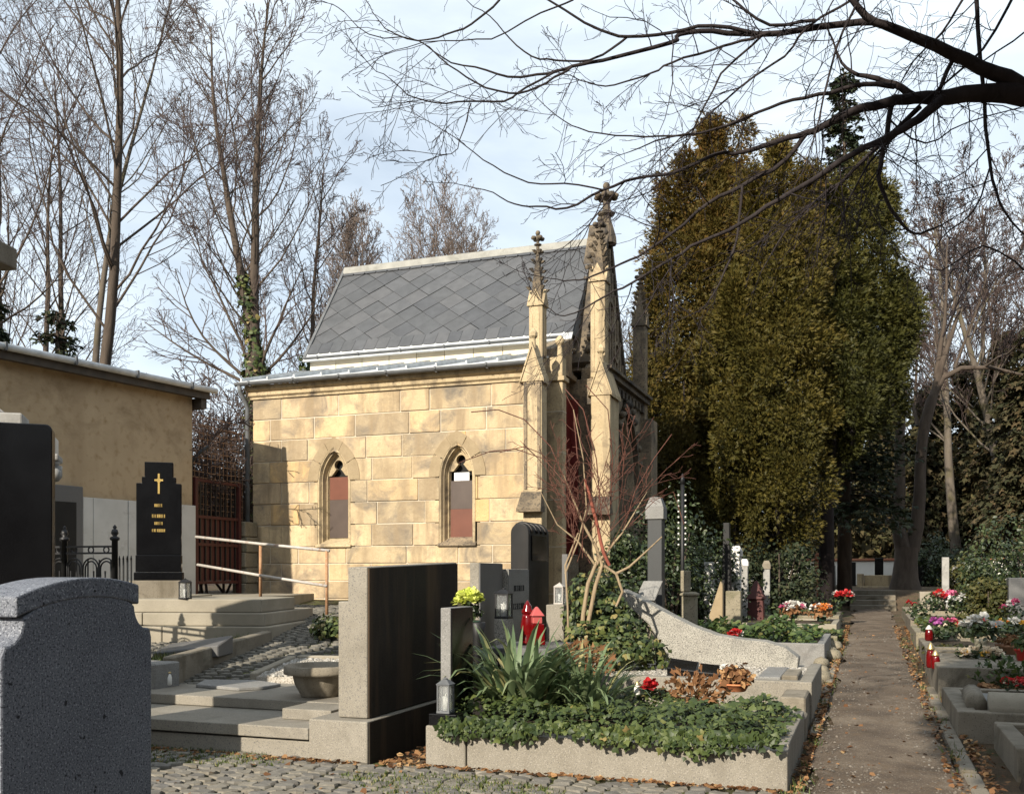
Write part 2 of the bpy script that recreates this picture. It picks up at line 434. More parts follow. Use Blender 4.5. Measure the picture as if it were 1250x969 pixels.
def ground_mat(name, stops, scale, fine, rough=.95, bumps=((40, .5, .02),), extra=()):
    t = NT(name); t.set(Roughness=rough, Specular_IOR_Level=.25)
    g0 = t.n.new('ShaderNodeNewGeometry'); t.vec = g0.outputs['Position']
    c = t.ramp(t.noise(scale, 8, .65), stops)
    for colr, sc, lo, hi in fine: c = t.mix(t.ramp(t.noise(sc, 3, .6), BW(lo, hi)), c, colr)
    for colr, sc, lo, hi in extra: c = t.mix(t.ramp(t.voro(sc), BW(lo, hi)), c, colr)
    t.col(c)
    for sc, st, di in bumps: t.bump(t.noise(sc, 5, .65), st, di)
    return t.done()
M['soil'] = ground_mat('soil_and_litter', [(.3, (.055,.040,.026)), (.55, (.10,.072,.045)), (.75, (.14,.10,.06))], 1.2,
                       [((.17,.10,.05), 34, .57, .66), ((.045,.06,.02), 2.2, .56, .72)], bumps=((30, .7, .03), (120, .5, .01)))
M['path'] = ground_mat('worn_gravel_path', [(.34, (.060,.044,.030)), (.5, (.114,.085,.060)), (.66, (.18,.142,.103))], 1.6,
                       [((.085,.065,.05), 46, .55, .64), ((.28,.245,.20), 62, .60, .70), ((.12,.085,.055), 6, .56, .74)], bumps=((60, .7, .02), (18, .4, .02)))
M['joint'] = ground_mat('mossy_joint_soil', [(.3, (.030,.026,.016)), (.5, (.050,.045,.022)), (.7, (.065,.075,.018))], 3.5,
                        [((.10,.11,.03), 7, .5, .68)], bumps=((60, .7, .02),))
M['gravel'] = ground_mat('pale_gravel_bed', [(.3, (.36,.33,.28)), (.7, (.50,.46,.40))], 6, [((.22,.19,.15), 60, .52, .62), ((.62,.59,.54), 75, .58, .66)], bumps=((70, .9, .02),))
M['bedsoil'] = ground_mat('planted_bed_soil', [(.3, (.04,.03,.02)), (.7, (.08,.06,.04))], 6, [], bumps=((40, .8, .03),))
M['turf'] = ground_mat('thin_turf', [(.3, (.05,.07,.02)), (.7, (.10,.11,.04))], 5, [((.14,.10,.05), 30, .56, .68)], bumps=((60, .8, .02),))
M['cobble'] = stone('grey_cobble', (.125,.115,.096), (.19,.177,.152), 14, [((.12,.11,.10), 120, .6, .7)], .8, .35, 90, .004, blocks=[(1,1,1),(.86,.87,.92),(1.1,1.07,1.0),(.74,.74,.76),(1.02,.97,.88),(1.16,1.13,1.08)])
def tintstone(name, stops):
    t = NT(name); t.set(Roughness=.85)
    a = t.n.new('ShaderNodeAttribute'); a.attribute_name = 'tint'
    c = t.ramp(a.outputs['Fac'], stops)
    c = t.mix(t.ramp(t.noise(90, 3), BW(.4, .75)), c, (.13, .12, .10)); t.col(c)
    t.bump(t.noise(80, 3), .3, .004); return t.done()
M['cobble_mass'] = tintstone('cobble_mass', [(0, (.075,.07,.057)), (.5, (.12,.112,.093)), (1, (.165,.152,.126))])
M['pebble'] = tintstone('pebble', [(0, (.20,.18,.15)), (.5, (.38,.35,.30)), (1, (.58,.55,.50))])
M['grit'] = tintstone('path_grit', [(0, (.07,.055,.042)), (.5, (.16,.13,.10)), (1, (.17,.15,.125))])
def leafmat(name, stops, rough=.5, trans=.25, spec=.4):
    t = NT(name); t.set(Roughness=rough, Specular_IOR_Level=spec)
    a = t.n.new('ShaderNodeAttribute'); a.attribute_name = 'tint'
    c = t.ramp(a.outputs['Fac'], stops); t.col(c)
    if trans:
        tr = t.n.new('ShaderNodeBsdfTranslucent'); t.link(c, tr.inputs[0])
        mx = t.n.new('ShaderNodeMixShader'); mx.inputs[0].default_value = trans
        t.link(t.b.outputs[0], mx.inputs[1]); t.link(tr.outputs[0], mx.inputs[2]); t.link(mx.outputs[0], t.out.inputs[0])
    return t.done()
M['ivy'] = leafmat('ivy_leaf', [(0, (.020,.034,.010)), (.5, (.052,.074,.020)), (.85, (.105,.125,.036)), (.95, (.17,.15,.045)), (1, (.24,.18,.07))], .5, .10, .35)
M['ground_cover'] = leafmat('ground_cover_leaf', [(0, (.025,.045,.012)), (.5, (.05,.085,.022)), (.9, (.10,.13,.035)), (1, (.16,.14,.05))], .5, .2)
M['iris'] = leafmat('strap_leaf', [(0, (.075,.115,.055)), (.5, (.135,.19,.09)), (.9, (.21,.26,.13)), (.97, (.32,.28,.12)), (1, (.42,.34,.18))], .45, .25)
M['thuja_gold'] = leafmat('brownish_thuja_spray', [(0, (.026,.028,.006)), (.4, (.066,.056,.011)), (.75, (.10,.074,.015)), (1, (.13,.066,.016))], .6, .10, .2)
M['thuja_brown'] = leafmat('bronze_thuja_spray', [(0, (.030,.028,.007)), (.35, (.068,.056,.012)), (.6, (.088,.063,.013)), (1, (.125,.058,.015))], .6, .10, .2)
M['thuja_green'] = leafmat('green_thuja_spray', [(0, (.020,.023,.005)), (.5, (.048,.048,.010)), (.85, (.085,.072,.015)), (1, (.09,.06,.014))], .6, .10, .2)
M['spruce'] = leafmat('dark_spruce_needles', [(0, (.012,.02,.010)), (.6, (.028,.038,.017)), (1, (.055,.055,.024))], .6, .08, .2)
M['bg_spruce'] = leafmat('hanging_spruce', [(0, (.025,.028,.012)), (.6, (.05,.045,.02)), (1, (.085,.06,.03))], .7, .1, .2)
M['bush'] = leafmat('evergreen_bush', [(0, (.015,.026,.010)), (.6, (.032,.05,.018)), (1, (.07,.085,.03))], .45, .12, .45)
M['olive_bush'] = leafmat('olive_bush_leaf', [(0, (.035,.04,.010)), (.6, (.06,.062,.016)), (1, (.10,.085,.025))], .6, .15, .3)
M['brown_leaf'] = leafmat('withered_leaf', [(0, (.10,.045,.02)), (.5, (.20,.10,.045)), (.85, (.32,.18,.08)), (1, (.42,.28,.14))], .8, .15, .2)
M['copper_leaf'] = leafmat('copper_leaf', [(0, (.13,.06,.025)), (.6, (.22,.11,.05)), (1, (.30,.17,.08))], .8, .2, .2)
M['thicket'] = leafmat('thicket_leaf', [(0, (.04,.034,.016)), (.5, (.075,.058,.026)), (.8, (.075,.075,.028)), (1, (.13,.085,.04))], .8, .15, .2)
M['grass'] = leafmat('grass_blade', [(0, (.05,.075,.018)), (.6, (.10,.13,.035)), (1, (.22,.19,.08))], .6, .25)
def petal(name, a, b): return leafmat(name, [(0, a), (1, b)], .55, .25, .3)
M['f_red'] = petal('red_petal', (.40,.012,.016), (.58,.04,.04))
M['f_pink'] = petal('pink_petal', (.46,.07,.17), (.62,.18,.30))
M['f_white'] = petal('white_petal', (.60,.58,.54), (.74,.73,.68))
M['f_yellow'] = petal('yellow_petal', (.75,.42,.04), (.85,.62,.15))
M['f_lime'] = petal('lime_yellow_petal', (.55,.62,.10), (.72,.74,.22))
M['f_purple'] = petal('purple_petal', (.34,.06,.27), (.48,.14,.38))
M['f_orange'] = petal('orange_petal', (.52,.13,.03), (.64,.24,.05))
M['f_cream'] = petal('cream_petal', (.68,.55,.40), (.82,.72,.56))
def bark(name, c1, c2, moss=None, sc=6):
    t = NT(name); t.set(Roughness=.9, Specular_IOR_Level=.25)
    f = t.noise(sc, 6, .65, .5, (1, 1, .25))
    c = t.ramp(f, [(.3, c1), (.7, c2)])
    if moss: c = t.mix(t.ramp(t.noise(1.6, 5), BW(.52, .7)), c, moss)
    t.col(c); t.bump(f, .7, .03); return t.done()
M['bark'] = bark('brown_bark', (.045,.034,.026), (.095,.073,.056))
M['bark_dark'] = bark('dark_bark', (.018,.014,.015), (.040,.032,.031))
M['bark_grey'] = bark('grey_bark', (.065,.053,.042), (.135,.112,.088), (.08,.07,.033))
M['bark_twig'] = bark('twig_bark', (.055,.038,.034), (.095,.068,.058), None, 20)
M['bark_dtwig'] = bark('dark_twig_bark', (.018,.014,.016), (.038,.03,.032), None, 20)
M['bark_far'] = bark('haze_faded_bark', (.12,.09,.075), (.19,.15,.125), None, 12)  # distance haze put into the bark colour of trees behind the roof
M['bark_tan'] = bark('tan_bark', (.22,.16,.10), (.33,.255,.16), None, 20)
M['bark_red'] = bark('red_twig_bark', (.095,.038,.028), (.15,.065,.046), None, 20)
M['red_wrap'] = stone('faded_red_stem', (.18,.048,.03), (.25,.075,.046), 12, (), .8, .3, 60)
# ------------------------------------------------------------------ ground, path, lane
def axis(lo, hi, fine_lo, fine_hi, st, grow=1.35):
    a = list(np.arange(fine_lo, fine_hi + 1e-6, st)); s = st
    while a[-1] < hi: s *= grow; a.append(min(hi, a[-1] + s))
    s = st
    while a[0] > lo: s *= grow; a.insert(0, max(lo, a[0] - s))
    return a
def sheet(name, xs, ys, zf, mat, kind='structure', parent=None):
    mb = MB(); nx = len(xs)
    mb.v = [(x, y, zf(x, y)) for y in ys for x in xs]
    for j in range(len(ys) - 1):
        for i in range(nx - 1):
            mb.f.append((j*nx+i, j*nx+i+1, (j+1)*nx+i+1, (j+1)*nx+i)); mb.m.append(0); mb.sm.append(True)
    return mb.build(name, mat, parent, kind=kind)
XS = axis(-900, 900, -14, 8, .45); YS = axis(-300, 1200, 2, 36, .4)
def bumpy(x, y): return g(x, y) + (.012 * math.sin(x*3.1 + y*1.7) * math.sin(y*2.3 - x) if abs(x) < 30 and y < 60 else 0)
sheet('ground', XS, YS, lambda x, y: bumpy(x, y) - .03, M['soil'])
PX0, PX1 = -.38, .60
ys = list(np.arange(1.5, 32.3, .3))
pm = MB()
for i, y in enumerate(ys):
    for k in range(7):
        t = k / 6
        e0 = PX0 + .05*math.sin(y*2.1) + .03*math.sin(y*5.3+1) ; e1 = PX1 + .04*math.sin(y*1.7+2) + .03*math.sin(y*4.6)
        pm.v.append((lerp(e0, e1, t), y, g(.2, y) + .012 + .018*math.sin(math.pi*t) + .006*math.sin(y*1.3+k)))
for i in range(len(ys)-1):
    for k in range(6):
        a = i*7+k; pm.f.append((a, a+1, a+8, a+7)); pm.m.append(0); pm.sm.append(True)
path = pm.build('path', M['path'], kind='structure')
for side, x0, x1, y0, n, L in ((1, .63, .74, 5.2, 9, .82), (-1, -.49, -.41, 8.9, 8, .95)):
    for i in range(n):
        y = y0 + i*L; mb = MB(); dx = rng.uniform(-.015, .015); dz = rng.uniform(-.012, .012)
        mb.box(x0+dx, y+.012, g(.3, y)-.12, x1+dx, y+L-.012, g(.3, y+L/2)+.035+dz)
        mb.build('kerb_stone', M['concrete'], path, .012)
# cobbled lane: the bed, the cobbles that show largest as pieces, the rest joined
def lane_z(x, y): return g(x, y)
lane = sheet('cobbled_lane', list(np.arange(-10.2, -.29, .3)) + [-.28], list(np.arange(3.0, 6.95, .25)), lambda x, y: g(x, y) + .004, M['joint'])
lane2 = sheet('cobbled_lane_bed', list(np.arange(-10.2, -4.2, .3)), list(np.arange(6.75, 15.2, .25)), lambda x, y: g(x, y) + .003, M['joint'])
lane2.name = 'cobbled_lane'
def cobble_mesh(seed):
    r = random.Random(seed); mb = MB(); n = 8
    base = []
    for k in range(n):
        a = 2*math.pi*k/n + math.pi/8
        c, s = math.cos(a), math.sin(a)
        q = (abs(c)**7 + abs(s)**7) ** (1/7)
        base.append((c/q*.5*r.uniform(.94, 1.03), s/q*.5*r.uniform(.94, 1.03)))
    tz = [r.uniform(-.012, .012) for _ in range(n)]
    for sc, z in ((1.0, -.05), (1.0, .010), (.92, .024)):
        for k, (x, y) in enumerate(base): mb.v.append((x*sc*.136, y*sc*.108, z + (tz[k]*.5 if z > 0 else 0)))
    mb.v.append((0, 0, .0262))
    for j in range(2):
        for k in range(n):
            mb.f.append((j*n+k, j*n+(k+1) % n, (j+1)*n+(k+1) % n, (j+1)*n+k)); mb.m.append(0); mb.sm.append(False)
    for k in range(n): mb.f.append((2*n+k, 2*n+(k+1) % n, 3*n)); mb.m.append(0); mb.sm.append(False)
    me = bpy.data.meshes.new('cobble'); me.from_pydata(mb.v, [], mb.f); me.materials.append(M['cobble'])
    me.polygons.foreach_set('use_smooth', mb.sm)
    return me, mb
CM = [cobble_mesh(i) for i in range(7)]
spots = []
row = 0; y = 3.4
W_ARC = 1.32
for row in range(0, 92):
    yb = 3.3 + row*.126
    x = -9.9 + rng.uniform(0, .05)
    while x < -.3:
        ph = ((x + 20) / W_ARC) % 1.0
        yy = yb + .30 * (1 - (2*ph - 1)**2)
        sl = .30 * -4 * (2*ph - 1) / W_ARC
        ok = (yy < 6.62 and x > -8.2) or (yy >= 6.62 and x < -4.7 and yy < 14)
        a, b = ray(625); dpt = -SN*x + CS*yy; 
        u = (CS*x + SN*yy) / max(.1, dpt)
        if ok and dpt > 4 and abs(u) < .56:
            spots.append((x + rng.uniform(-.008, .008), yy + rng.uniform(-.008, .008), math.atan(sl) + rng.uniform(-.09, .09), dpt, u))
        x += .150 * math.cos(math.atan(sl)) + rng.uniform(-.004, .006)
def in_view(s):
    x, y, a, d, u = s
    py = 700 + (EYE - g(x, y)) * 1200 / d
    px = 625 + u*1200
    return py < 975 and px < 985 and not (px < 170)
near = sorted([s for s in spots if in_view(s) and s[1] < 6.7], key=lambda s: s[3])
piece, rest = near[:295], [s for s in spots if s not in set(near[:295])]
for x, y, a, d, u in piece:
    o = bpy.data.objects.new('cobble', rng.choice(CM)[0]); COL.objects.link(o); o.parent = lane
    o.location = (x, y, g(x, y) + rng.uniform(-.004, .004)); o.rotation_euler = (rng.uniform(-.04, .04), rng.uniform(-.04, .04), a + rng.choice((0, math.pi)))
for v in range(7):
    sub = rest[v::7]
    rot = np.array([[[math.cos(a), -math.sin(a), 0], [math.sin(a), math.cos(a), 0], [0, 0, 1]] for x, y, a, d, u in sub])
    pos = np.array([(x, y, g(x, y)) for x, y, a, d, u in sub])
    if v == 0: allp = []
    allp.append((v, pos, rot))
# one joined mass of the farther cobbles
mbm = MB(); tint = []
for v, pos, rot in allp:
    tv = np.array(CM[v][1].v); k = len(tv)
    for p, r in zip(pos, rot):
        o = len(mbm.v); mbm.v.extend(map(tuple, tv @ r.T + p)); mbm.f.extend([tuple(i+o for i in f) for f in CM[v][1].f]); tint.extend([rng.random()]*k)
me = bpy.data.meshes.new('cobbles'); me.from_pydata(mbm.v, [], mbm.f); me.materials.append(M['cobble_mass'])
at = me.attributes.new('tint', 'FLOAT', 'POINT'); at.data.foreach_set('value', tint)
o = bpy.data.objects.new('cobbles', me); COL.objects.link(o); o.parent = lane2; tag(o, kind='stuff')

# path grit and fallen leaves
def on_ground(xy, dz=.0): return np.array([(x, y, g(x, y) + dz) for x, y in xy])
n = 4200
yy = 5.4 + (nrg.random(n)**1.8) * 16; xx = -.40 + nrg.random(n) * 1.02
pp = on_ground(np.c_[xx, yy], .022)
scatter('path_grit', PEB_V, PEB_F, pp, frames(np.c_[nrg.normal(0, .12, (n, 2)), np.ones(n)]), .006 + nrg.random(n)**2.5 * .020, M['grit'])
def litter(name, pts, smin, smax, mat, dz=.012):
    n = len(pts); p = on_ground(pts, dz)
    scatter(name, DRY_V, DRY_F, p, frames(np.c_[nrg.normal(0, .35, (n, 2)), np.ones(n)]), smin + nrg.random(n) * (smax - smin), mat)
L = []
for _ in range(1500): L.append((.74 + abs(rng.gauss(0, .07)), rng.uniform(5.2, 24)))
for _ in range(700): L.append((.52 + abs(rng.gauss(0, .10)), rng.uniform(5.4, 24)))
for _ in range(1500): L.append((-.40 - abs(rng.gauss(0, .05)), rng.uniform(6.4, 24)))
for _ in range(240): L.append((rng.uniform(-.4, .65), 5.5 + rng.random()**1.5 * 18))
for _ in range(300): L.append((rng.uniform(-3.1, -.5), 6.66 - abs(rng.gauss(0, .035))))
for _ in range(240): L.append((rng.uniform(-5.9, -3.6), 6.58 - abs(rng.gauss(0, .06))))
for _ in range(260): L.append((rng.uniform(-3.45, -3.1), rng.uniform(6.5, 7.6)))
for _ in range(90): L.append((rng.uniform(-6, -.5), rng.uniform(5.2, 6.6)))
L = [p for p in L if not (p[0] > .8 and p[1] > 9)]
litter('fallen_leaves', L, .014, .055, M['brown_leaf'], .03)
# moss between the near cobbles
n = 9000
xy = np.c_[-6 + nrg.random(n) * 5.6, 5.5 + nrg.random(n)**.7 * 1.15]
ms = np.array([math.sin(x*2.2+.6) + math.sin(y*5 + x*1.2) for x, y in xy]); xy = xy[ms > .2]; n = len(xy)
scatter('joint_moss', BLADE_V, BLADE_F, on_ground(xy, .004), frames(np.c_[nrg.normal(0, .3, (n, 2)), np.ones(n)]), np.c_[np.full(n, .16), np.full(n, .04), .030 + nrg.random(n)*.018], M['grass'])

n = 1500; k = n//2
sx = np.where(np.arange(n) < k, -.43 + nrg.normal(0, .04, n), .62 + nrg.normal(0, .05, n)); sy = 5.6 + nrg.random(n)**1.4*16
cl_ = np.sin(sy*3.1 + sx*2) + np.sin(sy*7.7) > .35; sx, sy = sx[cl_], sy[cl_]; n = len(sx)
scatter('edge_weeds', BLADE_V, BLADE_F, on_ground(np.c_[sx, sy], .01), frames(np.c_[nrg.normal(0, .45, (n, 2)), np.ones(n)]), np.c_[np.full(n, .12), np.full(n, .08), .03 + nrg.random(n)*.06], M['grass'])
# ------------------------------------------------------------------ chapel
YW, XL, XR = 15.5, -10.74, -5.3
chapel = thing('chapel', 'small gothic sandstone chapel with grey slate roof and crocketed pinnacles', 'chapel', (-8, 17, .6))
def clip(poly, ax, val, keep_ge):
    out = []
    for i in range(len(poly)):
        a, b = poly[i-1], poly[i]
        ia, ib = (a[ax] >= val) == keep_ge or a[ax] == val, (b[ax] >= val) == keep_ge or b[ax] == val
        if ia != ib:
            t = (val - a[ax]) / (b[ax] - a[ax]); out.append(tuple(a[k] + (b[k]-a[k])*t for k in range(2)))
        if ib: out.append(b)
    return out
def arch_x(w, r, z):                 # half width of a pointed arch at height z over the springing
    if z <= 0: return w
    if z >= r: return 0
    q = (w*w + r*r) / (2*w); return max(0, math.sqrt(max(0, q*q - z*z)) + w - q)
def lancet(w, r, z0, zs, n=7):       # outline, right bottom -> apex -> left bottom
    right = [(w, z0), (w, lerp(z0, zs, .5))] + [(arch_x(w, r, r*math.sin(math.pi/2*i/n)), zs + r*math.sin(math.pi/2*i/n)) for i in range(n)]
    return right + [(0, zs + r)] + [(-x, z) for x, z in reversed(right)]
def strip(mb, A, B, fn, da, db, m=0, sm=False):   # band between two outlines of equal count, at two depths
    n = len(A)
    vs = [fn(u, v, da) for u, v in A] + [fn(u, v, db) for u, v in B]
    mb.add(vs, [(i, i+1, n+i+1, n+i) for i in range(n-1)], m, sm)
WINS = [(-9.02, 'a'), (-6.62, 'b')]
ZSILL, ZSPR = 1.94, 3.12
def hw(z): return 0 if z < ZSILL or z > ZSPR + .52 else (.335 if z <= ZSPR else arch_x(.42, .52, z - ZSPR))
wall = MB()
xs = [XL + .02] + [e for w, _ in WINS for e in (w - .42, w + .42)] + [XR + .1]
for a, b in zip(xs[::2], xs[1::2]): wall.box(a, YW + .015, .2, b, YW + .4, 4.9)
for w, _ in WINS: wall.box(w-.42, YW+.015, .2, w+.42, YW+.4, ZSILL-.01); wall.box(w-.42, YW+.015, 3.8, w+.42, YW+.4, 4.9)
wall.box(XL+.02, YW+.4, .2, XL+.42, 17.5, 4.9); wall.box(XL+.43, 16.6, .2, XR, 16.8, 4.9)
wallo = wall.build('wall', M['mortar'], chapel)
ZC = [.28, .64, 1.0, 1.32, 1.63, 1.94, 2.33, 2.72, 3.11, 3.50, 3.89, 4.28, 4.66]
fy = lambda u, v, t: (u, t, v)
for i, (z0, z1) in enumerate(zip(ZC, ZC[1:])):
    x = XL; first = True
    while x < XR - .02:
        L = rng.uniform(.55, 1.25) if not first else (.62 if i % 2 else .38)
        first = False
        x1 = x + L
        if XR - x1 < .4: x1 = XR
        polys = []
        wn_ = [w for w, _ in WINS if x < w + .45 and x1 > w - .45]
        cuts = [(x, x1)]
        gp = .008
        if not wn_ or z1 <= ZSILL + .001 or z0 >= ZSPR + .52:
            polys.append([(x+gp, z0+gp), (x1-gp, z0+gp), (x1-gp, z1-gp), (x+gp, z1-gp)])
        else:
            w = wn_[0]; zz = [z0+gp + (z1-z0-2*gp)*k/8 for k in range(9)]
            lp = [(min(x1-gp, w - hw(z) - .004), z) for z in zz]
            if max(p[0] for p in lp) > x + .03:
                lp = [(max(p[0], x+gp+.001), p[1]) for p in lp]
                polys.append([(x+gp, zz[0])] + lp + [(x+gp, zz[-1])])
            rp = [(max(x+gp, w + hw(z) + .004), z) for z in zz]
            if min(p[0] for p in rp) < x1 - .03:
                rp = [(min(p[0], x1-gp-.001), p[1]) for p in rp]
                polys.append([(x1-gp, zz[-1])] + rp[::-1] + [(x1-gp, zz[0])])
        for pl in polys:
            q = []
            for p in pl:
                if not q or abs(p[0]-q[-1][0]) + abs(p[1]-q[-1][1]) > 1e-4: q.append(p)
            mb = MB(); pr = rng.uniform(-.006, .010)
            mb.prism(q, fy, YW - pr, YW + .06); mb.build('stone_block', M['sandstone'], wallo, .009 if len(q) < 6 else 0)
        x = x1
# voussoirs, splayed jambs, sills, panes
for w, kind in WINS:
    fw = lambda u, v, t, w=w: (w + u, YW + t, v)
    for k in range(6):
        t0, t1 = k/6 + .004, (k+1)/6 - .004
        def pt(W, r, t):
            a = t*2 if t <= .5 else (1-t)*2
            z = r*math.sin(math.pi/2*a); x = arch_x(W, r, z) if a < 1 else 0
            return ((x if t <= .5 else -x), ZSPR + z)
        ts = [lerp(t0, t1, q/4) for q in range(5)]
        mb = MB(); mb.prism([pt(.53, .78, t) for t in ts] + [pt(.322, .60, t) for t in reversed(ts)], fw, -.012, .05)
        mb.build('voussoir', M['voussoir'], wallo)
    jm = MB(); seq = [(.335, .64, .0), (.322, .62, -.006), (.30, .585, -.006), (.275, .54, .05), (.262, .52, .05), (.235, .47, .15), (.222, .45, .15), (.20, .41, .22)]
    for (wa, ra, da), (wb, rb, db) in zip(seq, seq[1:]):
        strip(jm, lancet(wa, ra, ZSILL, ZSPR), lancet(wb, rb, ZSILL, ZSPR), fw, da, db)
    win = jm.build('window', M['sandstone_trim'], chapel)
    tr = MB(); zb = 3.22
    out = lancet(.205, .42, zb, ZSPR + .06, 9)
    out = [(u, max(v, zb)) for u, v in out]; n = len(out)
    key = []
    for i in range(n):
        t = i/(n-1)
        if t < .18: key.append((lerp(.145, .05, t/.18), lerp(zb, 3.335, t/.18)))
        elif t > .82: key.append((lerp(-.05, -.145, (t-.82)/.18), lerp(3.335, zb, (t-.82)/.18)))
        else:
            a = R(-60) + (t-.18)/.64 * R(300); key.append((.088*math.cos(a), 3.415 + .088*math.sin(a)))
    strip(tr, out, key, fw, .17, .17); strip(tr, key, key, fw, .17, .26)
    tr.build('tracery', M['sandstone_trim'], win)
    mb = MB(); mb.box(w-.34, YW+.30, ZSILL, w+.34, YW+.34, 3.75); mb.build('dark_interior', M['void'], win)
    rows = [(2.79, 3.20, 'panel_red', .2), (2.10, 2.788, 'panel_grey', .2)] if kind == 'a' else [(3.06, 3.20, 'panel_white', .14), (2.57, 3.058, 'panel_grey', .205), (2.08, 2.568, 'panel_red', .205)]
    for j, (z0, z1, m, hwid) in enumerate(rows):
        mb = MB(); mb.box(w-hwid, YW+.205-.004*j, z0, w+hwid, YW+.228-.004*j, z1); mb.build('pane', M[m], win)
    sl = MB(); sl.hexa([(w-.36,YW-.05,ZSILL-.02),(w+.36,YW-.05,ZSILL-.02),(w+.33,YW+.25,ZSILL-.02),(w-.33,YW+.25,ZSILL-.02)],
                       [(w-.36,YW-.05,ZSILL+.02),(w+.36,YW-.05,ZSILL+.02),(w+.33,YW+.25,ZSILL+.17),(w-.33,YW+.25,ZSILL+.17)])
    sl.build('sill', M['sandstone_dark'] if kind == 'b' else M['sandstone_trim'], win, .01)
# cornice, gutter, aisle roof
cn = MB()
cn.prism([(YW-.03,4.665),(YW-.03,4.70),(YW-.07,4.73),(YW-.07,4.79),(YW-.13,4.83),(YW-.15,4.90),(YW+.1,4.90),(YW+.1,4.665)][::-1], lambda u, v, t: (t, u, v), XL-.06, XR+.02)
cn.build('cornice', M['sandstone_trim'], chapel)
ar = MB()
ar.prism([(YW-.22,4.975),(17.52,5.56),(17.52,5.53),(YW-.22,4.945)][::-1], lambda u, v, t: (t, u, v), XL-.14, XR+.15)
aro = ar.build('aisle_roof', M['zinc'], chapel)
x = XL - .12
while x < XR + .1:
    mb = MB(); mb.prism([(YW-.21,4.978),(17.5,5.562),(17.5,5.62),(YW-.21,5.035)][::-1], lambda u, v, t: (t, u, v), x, x+.03)
    mb.build('standing_seam', M['zinc'], aro); x += .56
def gutter(y, z, x0, x1, r, mat, par):
    mb = MB()
    pr = [(y - r*math.cos(a), z - r*math.sin(a)) for a in [math.pi*k/8 for k in range(9)]] + [(y + (r-.012)*math.cos(a), z - (r-.012)*math.sin(a)) for a in [math.pi*k/8 for k in range(9)]]
    mb.prism(pr, lambda u, v, t: (t, u, v), x0, x1)
    gx = mb.build('gutter', mat, par)
    k = x0 + .3
    while k < x1:
        b = MB(); b.box(k, y-r-.008, z-.03, k+.03, y+r, z+.012); b.box(k, y-.01, z-r-.012, k+.03, y+r+.03, z-r); b.build('gutter_bracket', mat, gx); k += .93
    return gx
gutter(YW-.24, 4.945, XL-.2, XR+.12, .062, M['zinc_dark'], chapel)
dp = MB(); dp.tube([(XL-.12, YW-.24, 4.90), (XL-.12, YW-.22, 4.80), (XL-.09, YW-.10, 4.62), (XL-.07, YW-.055, 4.5), (XL-.07, YW-.055, .9)], .042, 8)
dp.build('downpipe', M['zinc_dark'], chapel)
cl = MB(); cl.box(XL+.03, 17.50, .5, -5.2, 20.6, 5.92)
clo = cl.build('clerestory_wall', M['mortar'], chapel)
x = XL + .02
while x < -5.4:
    mb = MB(); mb.box(x+.005, 17.46, 5.575, min(x+.6, -5.3)-.005, 17.55, 5.80); mb.build('pale_block', M['pale_block'], clo, .004); x += .6
mb = MB(); mb.box(XL+.0, 17.44, 5.805, -5.3, 17.52, 5.862); mb.build('copper_fascia', M['copper'], chapel)
# main roof: slates one by one
SA, SB = Vector((0, 17.42, 5.865)), Vector((0, 19.06, 8.13))
SLEN = (SB - SA).length; ST = (SB - SA).normalized(); SNRM = Vector((0, -ST.z, ST.y))
def fs(u, v, t): p = SA + ST*v + SNRM*t; return (u, p.y, p.z)
XV0, XV1 = XL - .03, -5.12
rf = MB(); rf.prism([(17.44,5.86),(20.7,5.86),(19.06,8.11)], lambda u, v, t: (t, u, v), XV0+.02, XV1)
rfo = rf.build('roof', M['zinc_dark'], chapel)
dg = .58; dv = .50; vv = .30
r_ = 0
while vv < SLEN - .2:
    x = XV0 - (dg/2 if r_ % 2 else 0)
    while x < XV1 + .2:
        gp = .0025
        pl = [(x-dg/2+gp, vv), (x, vv-dv/2+gp), (x+dg/2-gp, vv), (x, vv+dv/2-gp)]
        pl = clip(clip(clip(clip(pl, 0, XV0, True), 0, XV1, False), 1, .31, True), 1, SLEN-.28, False)
        if len(pl) > 2:
            mb = MB()
            jx, jv, jl = rng.gauss(0, .003), rng.gauss(0, .004), rng.uniform(0, .006); pl = [(a + jx, b + jv) for a, b in pl]
            n = len(pl); lift = lambda v: .012 + jl + (vv + dv/2 - v) * .024
            mb.add([fs(u, v, lift(v)) for u, v in pl] + [fs(u, v, lift(v) - .009) for u, v in pl], [tuple(range(n)), tuple(reversed(range(n, 2*n)))] + [(i, n+i, n+(i+1) % n, (i+1) % n) for i in range(n)])
            mb.build('slate', M['slate'], rfo)
        x += dg
    vv += dv/2; r_ += 1
for v0, v1, w_, lf in ((.02, .34, .26, .046), (SLEN-.30, SLEN-.02, .27, .046)):
    x = XV0
    while x < XV1 - .05:
        xe = min(x + w_, XV1); mb = MB()
        cs = [(x+.003, v0+.03), (x+.05, v0), (xe-.003, v0), (xe-.003, v1), (x+.003, v1)]
        n = 5; lift = lambda v: lf - (v - v0)*.04
        mb.add([fs(u, v, lift(v)) for u, v in cs] + [fs(u, v, lift(v)-.010) for u, v in cs], [tuple(range(n)), tuple(reversed(range(n, 2*n)))] + [(i, n+i, n+(i+1) % n, (i+1) % n) for i in range(n)])
        mb.build('slate', M['slate'], rfo); x = xe
mb = MB(); mb.prism([(XV0-.03, -.16), (XV1, -.16), (XV1, .05), (XV0-.03, .05)], fs, .0, .03); mb.build('eaves_flashing', M['zinc'], rfo)
mb = MB(); mb.prism([(XV0-.05, -.1), (XV0+.012, -.1), (XV0+.012, SLEN), (XV0-.05, SLEN)], fs, -.02, .05); mb.build('verge_trim', M['zinc_dark'], rfo)
